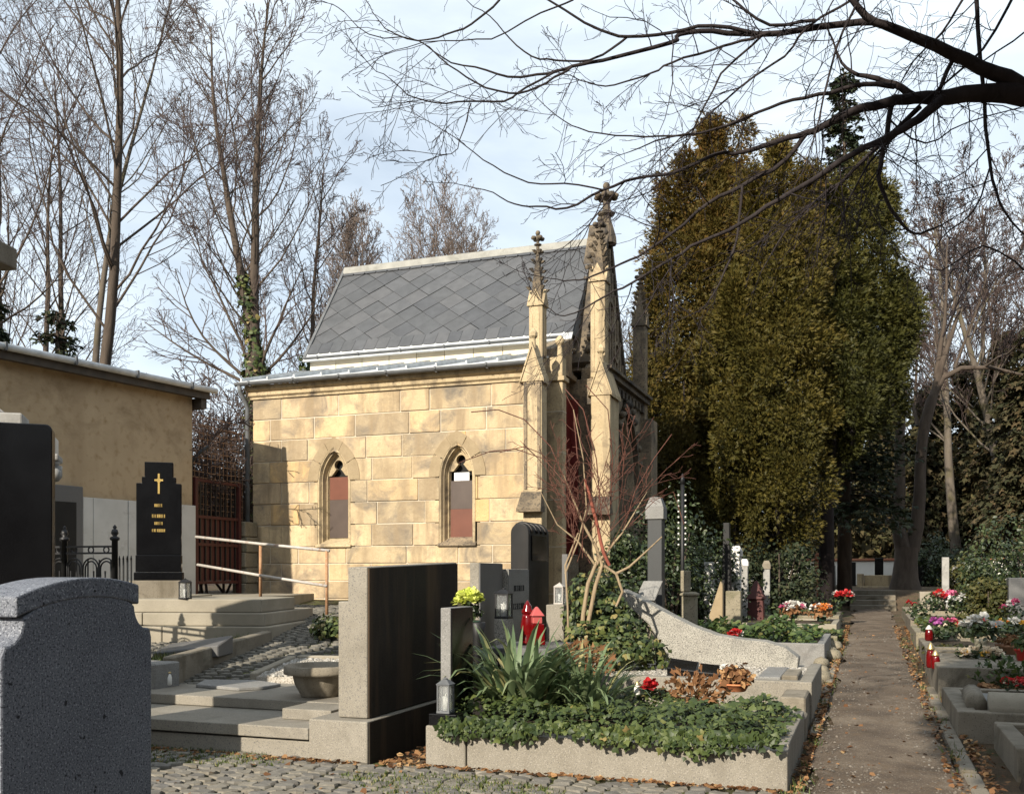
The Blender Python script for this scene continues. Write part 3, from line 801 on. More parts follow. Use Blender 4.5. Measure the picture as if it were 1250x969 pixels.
mb = MB(); mb.prism([(19.06-.17, 7.965),(19.06-.10,8.14),(19.06+.10,8.14),(19.06+.17,7.965),(19.06,8.12)], lambda u, v, t: (t, u, v), XV0-.02, -5.05)
mb.build('ridge_cap', M['zinc_pale'], rfo, .02, 2)
gutter(17.32, 5.83, XV0, -5.3, .04, M['zinc_dark'], chapel)
# ---- west front: buttresses, pinnacles, gable, portal
def crockets(mb, cx, cy, z0, z1, w0, n, s, m=0):
    for i in range(n):
        t = (i + .5) / n; z = lerp(z0, z1, t); r = w0/2 * (1-t)
        for dx, dy in ((1,1),(1,-1),(-1,1),(-1,-1)):
            x, y = cx + dx*(r+s*.3), cy + dy*(r+s*.3)
            mb.hexa([(x-s*.3,y-s*.3,z-s*.5),(x+s*.3,y-s*.3,z-s*.5),(x+s*.3,y+s*.3,z-s*.5),(x-s*.3,y+s*.3,z-s*.5)],
                    [(x-s*.55+dx*s*.4,y-s*.55+dy*s*.4,z+s*.35),(x+s*.55+dx*s*.4,y-s*.55+dy*s*.4,z+s*.35),(x+s*.55+dx*s*.4,y+s*.55+dy*s*.4,z+s*.35),(x-s*.55+dx*s*.4,y+s*.55+dy*s*.4,z+s*.35)], m)
def finial(mb, cx, cy, z, s, m=0):
    mb.lathe([(.22*s,0),(.22*s,.5*s),(.5*s,.62*s),(.5*s,.75*s),(.2*s,.9*s),(.18*s,1.3*s)], 8, (cx, cy, z), m, False)
    for k in range(4):
        a = math.pi/2*k + math.pi/4
        mb.ball((cx + .62*s*math.cos(a), cy + .62*s*math.sin(a), z + 1.5*s), .36*s, m, 6, .8)
    mb.ball((cx, cy, z+1.5*s), .45*s, m, 6); mb.ball((cx, cy, z+2.2*s), .34*s, m, 6)
    mb.lathe([(.14*s, 1.7*s), (.14*s, 2.1*s)], 6, (cx, cy, z), m)
def pinnacle(name, cx, cy, z0, zs, zt, w, par, mats, ncr=5):
    mb = MB(); mb.frustum(cx, cy, z0, zs, w, w); o = mb.build(name, mats[0], par, .012)
    t = MB()
    for k in range(4):
        a = math.pi/2*k; c, s = math.cos(a), math.sin(a)
        f = lambda u, v, d: (cx + c*d - s*u, cy + s*d + c*u, v)
        t.prism([(-w*.62, zs-.02), (w*.62, zs-.02), (0, zs + w*1.15)], f, w*.42, w*.62)
        t.prism([(-w*.30, z0+.12), (-w*.22, z0+.12), (-w*.22, zs-.15), (-w*.30, zs-.15)], f, w*.49, w*.53)
        t.prism([(w*.22, z0+.12), (w*.30, z0+.12), (w*.30, zs-.15), (w*.22, zs-.15)], f, w*.49, w*.53)
    t.build('gablet', mats[0], o)
    sp = MB(); sp.frustum(cx, cy, zs+.02, zt, w*.84, w*.12); crockets(sp, cx, cy, zs+.2, zt, w*.84, ncr, w*.25)
    sp.build('spirelet', mats[1], o)
    fn = MB(); finial(fn, cx, cy, zt-.05, w*.55); fn.build('finial', M['sooty'], o)
    return o
def buttress(x0, x1, y0, y1, zb, zt, zap, weather=True, axis='y', panel=True):
    mb = MB(); mb.box(x0, y0, zb, x1, y1, zt)
    o = mb.build('buttress', M['sandstone_trim'], chapel, .01)
    z = zb + .5
    gbl = MB(); c = (x0+x1)/2; h = (x1-x0)/2 + .025
    f = lambda u, v, t: (c + u, t, v)
    gbl.prism([(-h, zt), (h, zt), (0, zap)], f, y0-.02, y1); gbl.prism([(-h-.02, zt-.03), (-h-.02, zt+.03), (0, zap+.1), (h+.02, zt+.03), (h+.02, zt-.03), (0, zap+.02)][::-1], f, y0-.04, y1)
    gbl.lathe([(.05,0),(.04,.16),(.075,.20),(.075,.26),(.02,.33)], 8, (c, y0+.05, zap), 0, False)
    gbl.build('gable_cap', M['sandstone_trim'], o)
    if panel:
        fr = MB(); a = x0+.04; b = x1-.04; zl = zt-1.75
        for xa, xb in ((a-.02, a+.03), (b-.03, b+.02)): fr.box(xa, y0-.022, zl, xb, y0, zt-.02)
        w2 = (b-a)/2
        strip(fr, lancet(w2, w2*1.2, zt-.22, zt-.15), lancet(w2*.7, w2*.9, zt-.22, zt-.15), f, y0-.02, y0-.01)
        fr.build('panel_moulding', M['sandstone_dark'], o)
    if weather:
        wz = zt - 1.80
        wt = MB(); wt.hexa([(x0-.06,y0-.17,wz-.28),(x1+.04,y0-.17,wz-.28),(x1+.04,y0+.05,wz-.28),(x0-.06,y0+.05,wz-.28)],
                           [(x0-.02,y0-.02,wz),(x1+.0,y0-.02,wz),(x1+.0,y0+.05,wz),(x0-.02,y0+.05,wz)])
        wt.box(x0-.06, y0-.18, wz-.33, x1+.04, y0+.04, wz-.282)
        wt.build('weathering', M['sooty'], o)
    return o
buttress(-5.305, -4.985, 15.16, 15.44, .3, 4.58, 5.12)
mb = MB(); mb.box(-5.52, 15.52, .3, -5.17, 16.1, 4.75); mb.build('corner_pier', M['sandstone_trim'], chapel, .01)
b2 = MB(); b2.box(-5.24, 15.98, .3, -4.88, 16.2, 4.72); b2o = b2.build('buttress', M['sandstone_trim'], chapel, .012)
mb = MB(); mb.box(-5.30, 15.93, 4.722, -4.84, 16.25, 4.80); mb.box(-5.26, 15.96, 4.802, -4.88, 16.2, 5.13)
mb.lathe([(.055,0),(.04,.2),(.085,.25),(.085,.31),(.02,.38)], 8, (-4.95, 16.05, 5.13), 0, False)
mb.build('cap_block', M['sandstone_trim'], b2o, .01)
zz = .3
for k, z in enumerate((1.1, 1.9, 2.7, 3.5, 4.2)):
    mb = MB(); mb.box(-5.243, 15.976, z, -4.877, 16.19, z+.014); mb.build('bed_joint', M['mortar'], b2o)
pinnacle('corner_pinnacle', -5.27, 15.82, 4.9, 5.98, 6.98, .24, chapel, (M['sandstone_trim'], M['sooty']), 5)
fr = MB(); fr.box(-5.5, 16.0, .3, -5.15, 17.35, 4.95); fr.box(-5.5, 16.0, 4.952, -5.02, 17.35, 5.05)
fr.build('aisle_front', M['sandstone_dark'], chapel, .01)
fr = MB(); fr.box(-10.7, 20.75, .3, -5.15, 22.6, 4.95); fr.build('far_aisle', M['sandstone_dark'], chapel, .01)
mb = MB(); mb.box(-5.148, 16.55, .35, -5.10, 17.3, 4.62); mb.box(-5.10, 17.24, .35, -4.98, 17.3, 4.62)
mb.build('red_door', M['redcloth'], chapel)
# dark timbered gap of aisle roof end beside the gable
mb = MB(); mb.hexa([(-5.45,16.05,5.052),(-5.1,16.05,5.052),(-5.1,17.3,5.052),(-5.45,17.3,5.052)], [(-5.45,16.05,5.3),(-5.1,16.05,5.3),(-5.1,17.3,5.75),(-5.45,17.3,5.75)])
mb.build('aisle_parapet', M['sandstone_dark'], chapel, .01)
XP = -4.55                                     # face of the middle bay
fx = lambda u, v, t: (XP - t, 19.06 + u, v)
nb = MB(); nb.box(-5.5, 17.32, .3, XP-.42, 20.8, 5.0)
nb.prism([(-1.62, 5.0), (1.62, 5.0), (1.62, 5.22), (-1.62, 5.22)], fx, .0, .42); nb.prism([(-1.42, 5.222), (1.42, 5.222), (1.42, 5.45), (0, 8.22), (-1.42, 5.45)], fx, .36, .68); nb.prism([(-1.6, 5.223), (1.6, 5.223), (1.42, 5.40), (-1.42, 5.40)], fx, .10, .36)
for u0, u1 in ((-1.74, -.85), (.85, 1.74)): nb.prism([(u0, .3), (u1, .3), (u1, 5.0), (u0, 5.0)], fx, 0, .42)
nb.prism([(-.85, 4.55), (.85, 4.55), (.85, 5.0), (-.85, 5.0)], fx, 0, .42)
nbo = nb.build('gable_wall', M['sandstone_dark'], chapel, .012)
pt_ = MB()
outl = lancet(.86, 1.2, .3, 3.4); rect = [(u/abs(u)*.86 if abs(u) > .0 else 0, v) for u, v in outl]
top = []
for u, v in outl:
    top.append((u, v) if v <= 3.4 else (max(-.86, min(.86, u*3)), 4.56))
strip(pt_, top, outl, fx, .01, .01)
seq = [(.86, 1.2, .01), (.80, 1.12, .01), (.76, 1.06, .10), (.70, .98, .10), (.66, .92, .19), (.60, .84, .19), (.56, .78, .30)]
for (wa, ra, da), (wb, rb, db) in zip(seq, seq[1:]): strip(pt_, lancet(wa, ra, .3, 3.4), lancet(wb, rb, .3, 3.4), fx, da, db)
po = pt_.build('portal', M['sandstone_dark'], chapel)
mb = MB(); mb.prism([(-.6, .3), (.6, .3), (.6, 4.4), (-.6, 4.4)], fx, .34, .40); mb.build('door', M['fascia'], po)
tm = MB()
for k in range(3):
    a = math.pi/2 + k*2*math.pi/3
    cc = (.19*math.cos(a), 3.62 + .19*math.sin(a))
    ring = [(cc[0] + .17*math.cos(q), cc[1] + .17*math.sin(q)) for q in [2*math.pi*i/12 for i in range(13)]]
    rin = [(cc[0] + .12*math.cos(q), cc[1] + .12*math.sin(q)) for q in [2*math.pi*i/12 for i in range(13)]]
    strip(tm, ring, rin, fx, .26, .26); strip(tm, rin, rin, fx, .26, .32); strip(tm, ring, ring, fx, .26, .32)
tm.prism([(-.6, 3.22), (.6, 3.22), (.6, 3.34), (-.6, 3.34)], fx, .25, .33); tm.build('portal_tracery', M['sandstone_dark'], po)
hood = MB()
strip(hood, lancet(.98, 1.36, 3.3, 3.4), lancet(.90, 1.25, 3.3, 3.4), fx, -.10, -.10); strip(hood, lancet(.98, 1.36, 3.3, 3.4), lancet(.98, 1.36, 3.3, 3.4), fx, -.10, 0); strip(hood, lancet(.90, 1.25, 3.3, 3.4), lancet(.90, 1.25, 3.3, 3.4), fx, 0, -.10)
for u, v in lancet(1.02, 1.42, 3.3, 3.4)[2:-2]: hood.ball((XP + .10, 19.06 + u, v), .075, 0, 6)
hood.build('hood_mould', M['sooty'], po)
cg = MB()
for z0, z1, pj in ((5.0, 5.06, .06), (5.06, 5.16, .14), (5.16, 5.22, .20)): cg.prism([(-1.8, z0), (1.8, z0), (1.8, z1-.003), (-1.8, z1-.003)], fx, -pj, .1)
for k in range(11): cg.box(XP, 19.06 - 1.6 + k*.3, 4.86, XP + .07, 19.06 - 1.6 + k*.3 + .15, 4.997)
cg.build('string_course', M['sooty'], nbo)
rb = MB()
for k in range(-6, 7):
    u = k*.215; zt = 8.15 - abs(u)*1.95 - .25
    rb.prism([(u-.035, 5.23), (u+.035, 5.23), (u+.035, zt), (u-.035, zt)], fx, .28, .36)
    if k < 6:
        strip(rb, [(u+.1075+a, b) for a, b in lancet(.08, .16, zt-.5, zt-.42, 4)], [(u+.1075+a, b) for a, b in lancet(.045, .1, zt-.5, zt-.42, 4)], fx, .30, .30)
for zc, uc, rr in ((6.6, 0, .34), (5.95, -.5, .22), (5.95, .5, .22)):
    A = [(uc + rr*math.cos(q), zc + rr*math.sin(q)) for q in [2*math.pi*i/16 for i in range(17)]]; B = [(uc + (u-uc)*.72, zc + (v-zc)*.72) for u, v in A]
    strip(rb, A, B, fx, .26, .26); strip(rb, A, A, fx, .26, .36); strip(rb, B, B, fx, .36, .26)
rb.build('blind_tracery', M['sandstone_dark'], nbo)
cp = MB()
for s in (-1, 1):
    cp.prism([(s*1.46, 5.30), (s*1.54, 5.36), (s*.03, 8.42), (0, 8.22)] if s > 0 else [(0, 8.22), (-.03, 8.42), (-1.54, 5.36), (-1.46, 5.30)], fx, .28, .70)
    for i in range(11):
        t = (i+.6)/11.5; cp.ball((XP - .34, 19.06 + s*lerp(1.55, .05, t), lerp(5.44, 8.42, t)), .062, 0, 6); cp.ball((XP-.60, 19.06 + s*lerp(1.55, .05, t), lerp(5.44, 8.42, t)), .055, 0, 6)
cp.build('gable_coping', M['sooty'], nbo)
# great finial on the gable
fg = MB(); fc = (XP - .36, 19.06)
fg.lathe([(.21,8.72),(.20,8.85),(.13,9.10),(.095,9.20),(.095,9.27),(.17,9.31),(.18,9.345),(.11,9.38),(.08,9.42),(.07,9.60),(.085,9.66)], 8, (*fc, -.72), 0, False)
for k in range(8):
    a = math.pi/4*k; fg.ball((fc[0] + .19*math.cos(a), fc[1] + .19*math.sin(a), 8.955), .07, 0, 6, .8)
fg.ball((*fc, 8.955), .14, 0, 8, .7); fg.lathe([(.075,8.98),(.05,9.12)], 8, (*fc, 0)); fg.ball((*fc, 9.17), .075, 0, 8)
fg.build('gable_finial', M['sooty'], chapel)
# slim pinnacles and buttresses of the middle bay
buttress(XP-.1, XP+.25, 16.95, 17.6, .3, 4.62, 5.20, True, 'y', False)
pinnacle('bay_pinnacle', XP-.05, 17.36, 5.0, 6.75, 7.62, .27, chapel, (M['sandstone_trim'], M['sooty']), 6)
mb = MB(); mb.box(XP-.1, 20.5, .3, XP+.25, 21.1, 4.72); mb.build('buttress', M['sandstone_dark'], chapel, .01)
pinnacle('bay_pinnacle', XP-.05, 20.76, 4.72, 6.75, 7.62, .27, chapel, (M['sandstone_dark'], M['sandstone_dark']), 6)
mb = MB(); mb.box(-5.2, 22.2, .3, -4.85, 22.85, 4.3); mb.build('buttress', M['sandstone_dark'], chapel, .01)
pinnacle('corner_pinnacle', -5.0, 22.45, 4.3, 4.95, 5.6, .22, chapel, (M['sandstone_dark'], M['sandstone_dark']), 4)
# ------------------------------------------------------------------ small makers
def glyphs(mb, fn, u0, v0, w, h, n, seed, th=.16, dep=.004):
    r = random.Random(seed); cw = w / n
    for i in range(n):
        a, b = u0 + i*cw, u0 + (i+.72)*cw; q = h*th
        def hb(x0, x1, y0, y1): mb.prism([(x0, y0), (x1, y0), (x1, y1), (x0, y1)], fn, -dep, .001)
        k = r.randrange(5)
        hb(a, a+q, v0, v0+h)
        if k in (0, 1, 3): hb(b-q, b, v0, v0+h)
        if k in (0, 2, 4): hb(a+q+.0005, b-q-.0005, v0+h-q, v0+h)
        if k in (1, 2, 0): hb(a+q+.0005, b-q-.0005, v0+h*.45, v0+h*.45+q)
        if k in (2, 4, 3): hb(a+q+.0005, b-q-.0005, v0, v0+q)
def lantern(label, x, y, z, w, h, mat, group=None, rz=0, candle='wax'):
    t = thing('lantern', label, 'lantern', (x, y, z), rz, group)
    b = MB(); b.box(-w/2,-w/2,0,w/2,w/2,h*.07); b.build('base', M[mat], t, .002, local=True)
    p = w*.09; f = MB()
    for sx in (-1, 1):
        for sy in (-1, 1): f.box(sx*(w*.43)-p/2, sy*(w*.43)-p/2, h*.071, sx*(w*.43)+p/2, sy*(w*.43)+p/2, h*.76)
    f.box(-w*.49,-w*.49,h*.761,w*.49,w*.49,h*.80); f.build('frame', M[mat], t, local=True)
    gl = MB()
    for s in (-1, 1):
        gl.box(s*w*.41-.001, -w*.36, h*.075, s*w*.41+.001, w*.36, h*.755); gl.box(-w*.36, s*w*.41-.001, h*.075, w*.36, s*w*.41+.001, h*.755)
    gl.build('glass', M['glass'], t, local=True)
    r = MB(); r.frustum(0, 0, h*.803, h*.93, w*1.08, w*.35); r.lathe([(w*.17,h*.931),(w*.17,h*.96),(w*.05,h*.97),(w*.05,h)], 8); r.build('roof', M[mat], t, local=True)
    c = MB(); c.lathe([(w*.22, h*.075), (w*.22, h*.46), (w*.03, h*.47), (w*.02, h*.53)], 10); c.build('candle', M[candle], t, local=True)
    return t
def grave_candle(label, x, y, z, r, h, group=None, body='redglass', lid='brass'):
    t = thing('grave_candle', label, 'grave candle', (x, y, z), 0, group)
    b = MB(); b.lathe([(r*.8,0),(r,h*.06),(r*1.0,h*.45),(r*.82,h*.62),(r*.72,h*.70)], 14); b.build('jar', M[body], t, local=True)
    l = MB(); l.lathe([(r*.86,h*.702),(r*.88,h*.76),(r*.60,h*.83),(r*.62,h*.86),(r*.2,h*.97),(r*.02,h)], 14); l.build('lid', M[lid], t, local=True)
    return t
def dome_pts(n, c, rx, ry, rz, lo=-.1, inner=.75):
    d = nrg.normal(size=(n*2, 3)); d /= np.linalg.norm(d, axis=1, keepdims=True); d = d[d[:, 2] > lo][:n]
    r = inner + (1-inner) * nrg.random(len(d))
    p = d * r[:, None] * np.array([rx, ry, rz]) + np.array(c)
    return p, d
def foliage(name, par, c, rx, ry, rz, n, smin, smax, mat, tpl='leaf', lo=-.1, inner=.6, jit=.5, **tg):
    p, d = dome_pts(n, c, rx, ry, rz, lo, inner); n = len(p)
    nz = d + nrg.normal(0, jit, (n, 3)) + np.array([0, 0, .3])
    v, f = {'leaf': (LEAF_V, LEAF_F), 'ivy': (IVY_V, IVY_F), 'spray': (SPRAY_V, SPRAY_F), 'blade': (BLADE_V, BLADE_F)}[tpl]
    if tpl == 'spray': rot = frames_y(d + nrg.normal(0, jit, (n, 3)), nrg.normal(0, 1, (n, 3)))
    else: rot = frames(nz)
    return scatter(name, v, f, p, rot, smin + nrg.random(n) * (smax - smin), mat, par, **tg)
PETAL_V = [(0,0,0),(.42,.45,.12),(.25,.95,.05),(-.25,.95,.05),(-.42,.45,.12)]
PETAL_F = [(0,1,2,3,4)]
def heads(name, par, centres, r, mat, n=22):
    P_, D_ = [], []
    for c in centres:
        p, d = dome_pts(n, c, r*.45, r*.45, r*.35, -.3, .8); P_.append(p); D_.append(d)
    p, d = np.concatenate(P_), np.concatenate(D_)
    rot = frames_y(d + nrg.normal(0, .25, d.shape), np.array([0, 0, 1.]) + nrg.normal(0, .4, d.shape))
    return scatter(name, PETAL_V, PETAL_F, p, rot, r*.75 + nrg.random(len(p))*r*.3, mat, par)
def potted(label, cat, x, y, z, pr, ph, pmat, fr, fh, fmat, flowers=(), n=160, leaf=.04, group=None, name='flower_pot', tpl='leaf'):
    t = thing(name, label, cat, (x, y, z), 0, group)
    if ph > 0:
        b = MB(); b.lathe([(pr*.68,0),(pr*.74,ph*.05),(pr*.96,ph*.8),(pr*1.05,ph*.82),(pr*1.05,ph),(pr*.92,ph),(pr*.88,ph*.86)], 16); b.build('pot', M[pmat], t, local=True)
    if fr > 0: foliage('leaves', t, (x, y, z + ph + fh*.25), fr, fr, fh*.75, n, leaf*.7, leaf*1.3, M[fmat], tpl, -.3, .4)
    for mat, k, hr in flowers:
        cs = []
        for i in range(k):
            a = rng.uniform(0, 6.28); q = math.sqrt(rng.random()) * fr * .85
            cs.append((x + q*math.cos(a), y + q*math.sin(a), z + ph + fh*(1 - .55*(q/max(fr, .01))**2)))
        heads('flowers', t, cs, hr, M[mat])
    return t
def wreath(label, x, y, z, r, mat, flowers, n=320):
    t = thing('wreath', label, 'wreath', (x, y, z))
    a = nrg.random(n)*6.283; q = nrg.normal(0, r*.16, (n, 2))
    p = np.c_[x + (r*.72+q[:, 0])*np.cos(a), y + (r*.72+q[:, 0])*np.sin(a), z + .03 + np.abs(q[:, 1])]
    d = np.c_[np.cos(a)*.4, np.sin(a)*.4, np.ones(n)*.5] + nrg.normal(0, .6, (n, 3))
    scatter('twigs', SPRAY_V, SPRAY_F, p, frames_y(d, nrg.normal(0, 1, (n, 3))), .05 + nrg.random(n)*.05, M[mat], t)
    for m, k, hr in flowers:
        heads('flowers', t, [(x + r*.72*math.cos(b), y + r*.72*math.sin(b), z + .08) for b in [rng.uniform(0, 6.28) for _ in range(k)]], hr, M[m])
    return t
def block_thing(name, label, cat, boxes, mat, bevel=.012, group=None, rz=0, c=None, seg=2):
    """a one-piece stone: boxes (x0,y0,z0,x1,y1,z1) joined"""
    mb = MB()
    for b in boxes: mb.box(*b)
    x0 = sum((b[0]+b[3])/2 for b in boxes)/len(boxes); y0 = sum((b[1]+b[4])/2 for b in boxes)/len(boxes); z0 = min(b[2] for b in boxes)
    if rz: mb.rot(rz, c or (x0, y0))
    mb.v = [(x-x0, y-y0, z-z0) for x, y, z in mb.v]
    o = mb.build(name, M[mat], None, bevel, seg); o.location = (x0, y0, z0)
    return tag(o, label, cat, group)

# ------------------------------------------------------------------ plastered building, gate, rail
BC = Vector((-10.67, 13.68)); BU = Vector((-.174, -.985))
def wall_t(px):
    a, b = ray(px); r = a / b
    return (BC.y*r - BC.x) / (.985*r - .174)
bld = thing('plastered_building', 'low ochre plastered building with grey socle and dark overhanging eave', 'building', (BC.x, BC.y, .6), R(-10))
def bx(name, mat, x0, y0, z0, x1, y1, z1, par=None, bev=0):
    mb = MB(); mb.box(x0, y0, z0 - .6, x1, y1, z1 - .6); return mb.build(name, M[mat], par or bld, bev, local=True)
tn = wall_t(98); tn0 = wall_t(50)
def zt(x): return 4.60 - x*.16
mb = MB()
mb.hexa([(-5,-9,-.2),(0,-9,-.2),(0,0,-.2),(-5,0,-.2)], [(-5,-9,4.7),(0,-9,3.98),(0,0,3.98),(-5,0,4.7)])
wl_ = mb.build('wall', M['plaster'], bld, local=True)
ysl = [-9, -7.4, -tn0-.02, -tn+.0, -1.95, -1.32, -.66, .04]
for i, (a, b) in enumerate(zip(ysl, ysl[1:])):
    if i == 2: continue
    bx('socle_slab', 'socle', .003, a+.006, .5, .05 + .006*(i % 2), b-.006, 2.59, wl_, .006)
bx('socle_slab', 'socle', -4.9, .003, .5, .0, .05, 2.59, wl_, .006)
bx('window_frame', 'dark_grey', .003, -tn0-.01, .9, .07, -tn+.0, 2.74, wl_, .01)
mb = MB(); mb.box(.071, -tn0+.13, .3, .075, -tn-.12, 1.9); mb.build('window_pane', M['void'], wl_, local=True)
mb = MB()
mb.hexa([(-5.2,-9.4,4.74),(.20,-9.4,3.93),(.20,.22,3.93),(-5.2,.22,4.74)], [(-5.2,-9.4,4.80),(.20,-9.4,3.99),(.20,.22,3.99),(-5.2,.22,4.80)])
rfb = mb.build('roof', M['roofing'], bld, local=True)
bx('soffit_board', 'fascia', .005, -9.3, 4.40, .165, .20, 4.43, rfb)
bx('fascia_board', 'fascia', .170, -9.35, 4.38, .195, .21, 4.525, rfb)
bx('end_rafter', 'fascia', -.25, .055, 4.22, .16, .17, 4.395, rfb)
mb = MB(); mb.tube([(.245, -9.4, 3.935), (.245, .30, 3.935)], .05, 8); gt = mb.build('gutter', M['zinc'], bld, local=True)
for k in range(9):
    mb = MB(); y = -8.9 + k*1.08; mb.box(.198, y, 3.88, .30, y+.03, 3.992); mb.build('gutter_bracket', M['zinc_dark'], gt, local=True)

def gz(x, y): return 1.12
gate = thing('iron_gate', 'dark red iron gate with bars between ochre building and chapel', 'gate', (-10.70, 14.3, 1.1))
gx = -10.70
for y in (13.80, 15.02):
    mb = MB(); mb.box(gx-.035, y-.035, 1.0, gx+.035, y+.035, 3.08); mb.build('post', M['rustred'], gate, .004)
for z in (3.04, 2.42, 1.30, 1.95):
    mb = MB(); mb.box(gx-.02, 13.84, z-.025, gx+.02, 14.98, z+.025); mb.build('rail', M['rustred'], gate)
for k in range(8):
    y = 13.93 + k*.14; mb = MB(); mb.box(gx-.01, y-.011, 1.33, gx+.012, y+.011, 3.01); mb.build('bar', M['iron'], gate)
mb = MB(); mb.box(gx-.016, 13.84, 1.33, gx-.012, 14.98, 2.40); mb.build('sheet_panel', M['rustred'], gate)
arm = thing('fence_post', 'black steel post with cranked top beside the red gate', 'fence post', (-10.74, 13.74, 1.1))
mb = MB(); mb.tube([(-10.76,13.76,1.0),(-10.76,13.76,3.32),(-10.68,13.88,3.5),(-10.6,14.02,3.62)], .032, 8); mb.build('cranked_post', M['iron'], arm)
msh = thing('wire_fence', 'wire mesh fence behind and above the red gate', 'wire fence', (-10.95, 14.6, 1.1))
wf = MB()
for k in range(17):
    y = 13.65 + k*.115; wf.tube([(-10.95, y, 2.3), (-10.95, y + rng.uniform(-.02, .02), 4.05)], .006, 4, cap=False)
for k in range(16):
    z = 2.35 + k*.112; wf.tube([(-10.955, 13.6, z), (-10.955, 14.6, z+rng.uniform(-.03, .02)), (-10.955, 15.5, z)], .006, 4, cap=False)
wf.build('wire_mesh', M['rust'], msh, kind='stuff')
for z in (4.05, 4.2): 
    mb = MB(); mb.tube([(-10.9, 13.6, z), (-10.95, 15.5, z-.02)], .008, 4); mb.build('strand', M['rust'], msh)
pil = thing('stone_pier', 'rough stone pier between the red gate and the chapel corner', 'pier', (-10.72, 15.24, .9))
for k in range(5):
    mb = MB(); d = .02*(k % 2); mb.box(-10.88+d, 15.08+d, 1.0+k*.28, -10.6+d, 15.46, 1.0+k*.28+.272); mb.build('stone_block', M['moss_stone'], pil, .015)

hr = thing('handrail', 'two pipe handrail on rusty posts running down the steps by the chapel', 'handrail', (-9.0, 13.2, 1.1))
for nm, a, b in (('top_rail', P(239, 655, 15.9), P(402, 672, 14.4)), ('lower_rail', P(241, 689, 15.9), P(399, 715, 14.4))):
    mb = MB(); mb.tube([a, lerp(a, b, .5) + Vector((0, 0, -.006)), b], .022, 8); mb.build(nm, M['steel'], hr)
for px, yt, yb in ((318, 663, 728), (399, 672, 750)):
    d = lerp(15.9, 14.4, (px-239)/163); mb = MB(); mb.tube([P(px, yt, d), P(px, yb, d)], .024, 8); mb.build('post', M['rust'], hr)
st = thing('stone_platform', 'stepped stone platform in front of the red gate', 'steps', (-7.04, 10.53, .6), R(15))
for i, (f, L, z0, z1) in enumerate(((0, 2.75, .52, .785), (.09, 2.2, .785, .952), (.16, 1.55, .952, 1.125))):
    n = 3; xs = [-7.0, -3.1 + .2*i, -1.4 - .3*i, -f*1.0]
    for a, b in zip(xs, xs[1:]):
        mb = MB(); mb.box(a+.004, f, z0-.6+.003, b-.004, L if b > -1.0 else L+1.6, z1-.6); mb.build('step', M['concrete_warm'], st, .014, 2, local=True)
    if i == 2: mb = MB(); mb.box(-7.0, .5, .3, -.9, 5.0, 1.1-.6); mb.build('platform_fill', M['concrete_warm'], st, local=True)

# ------------------------------------------------------------------ black stepped headstone, iron fence, carved tomb and the rest at the left
c = XY(194, 13.2); hs = thing('headstone', 'tall black stepped headstone with gilded cross against the ochre building', 'headstone', (c[0], c[1], 1.0), R(35))
def hb(name, mat, x0, y0, z0, x1, y1, z1, bev=.008):
    mb = MB(); mb.box(x0, y0, z0-1.0, x1, y1, z1-1.0); return mb.build(name, M[mat], hs, bev, 2, local=True)
hb('footing', 'concrete', -.36, -.14, .6, .40, .3, 1.36)
hb('plinth', 'black', -.31, -.09, 1.362, .31, .2, 1.47); hb('pedestal', 'black', -.29, -.07, 1.472, .29, .16, 1.70)
s_ = MB(); s_.prism([(-.285,.702),(.285,.702),(.285,1.66),(.215,1.66),(.215,1.745),(.18,1.745),(.18,1.945),(-.18,1.945),(-.18,1.745),(-.215,1.745),(-.215,1.66),(-.285,1.66)], lambda u, v, t: (u, t, v), -.02, .12)
sl_ = s_.build('slab', M['black'], hs, .006, local=True)
ff = lambda u, v, t: (u, -.02 + t, v)
cr = MB()
for a in ([(-.012,1.52),(.012,1.52),(.012,1.79),(-.012,1.79)], [(-.055,1.69),(-.0125,1.69),(-.0125,1.715),(-.055,1.715)], [(.0125,1.69),(.055,1.69),(.055,1.715),(.0125,1.715)]): cr.prism(a, ff, -.008, .002)
cr.prism([(.03*math.cos(k*math.pi/4), 1.70+.03*math.sin(k*math.pi/4)) for k in range(8)], ff, -.006, .002)
cr.build('cross', M['gold'], hs, local=True)
lt = MB()
for v, w, n, h in ((1.345, .11, 5, .04), (1.20, .17, 8, .045), (1.105, .11, 5, .04), (1.01, .17, 8, .04)): glyphs(lt, ff, -w/2, v, w, h, n, int(v*1000))
lt.build('lettering', M['gold'], hs, local=True, kind='stuff')
c = XY(226, 12.6); lantern('glass grave lantern with black lid beside the black stepped headstone', c[0], c[1], 1.125, .12, .27, 'iron')

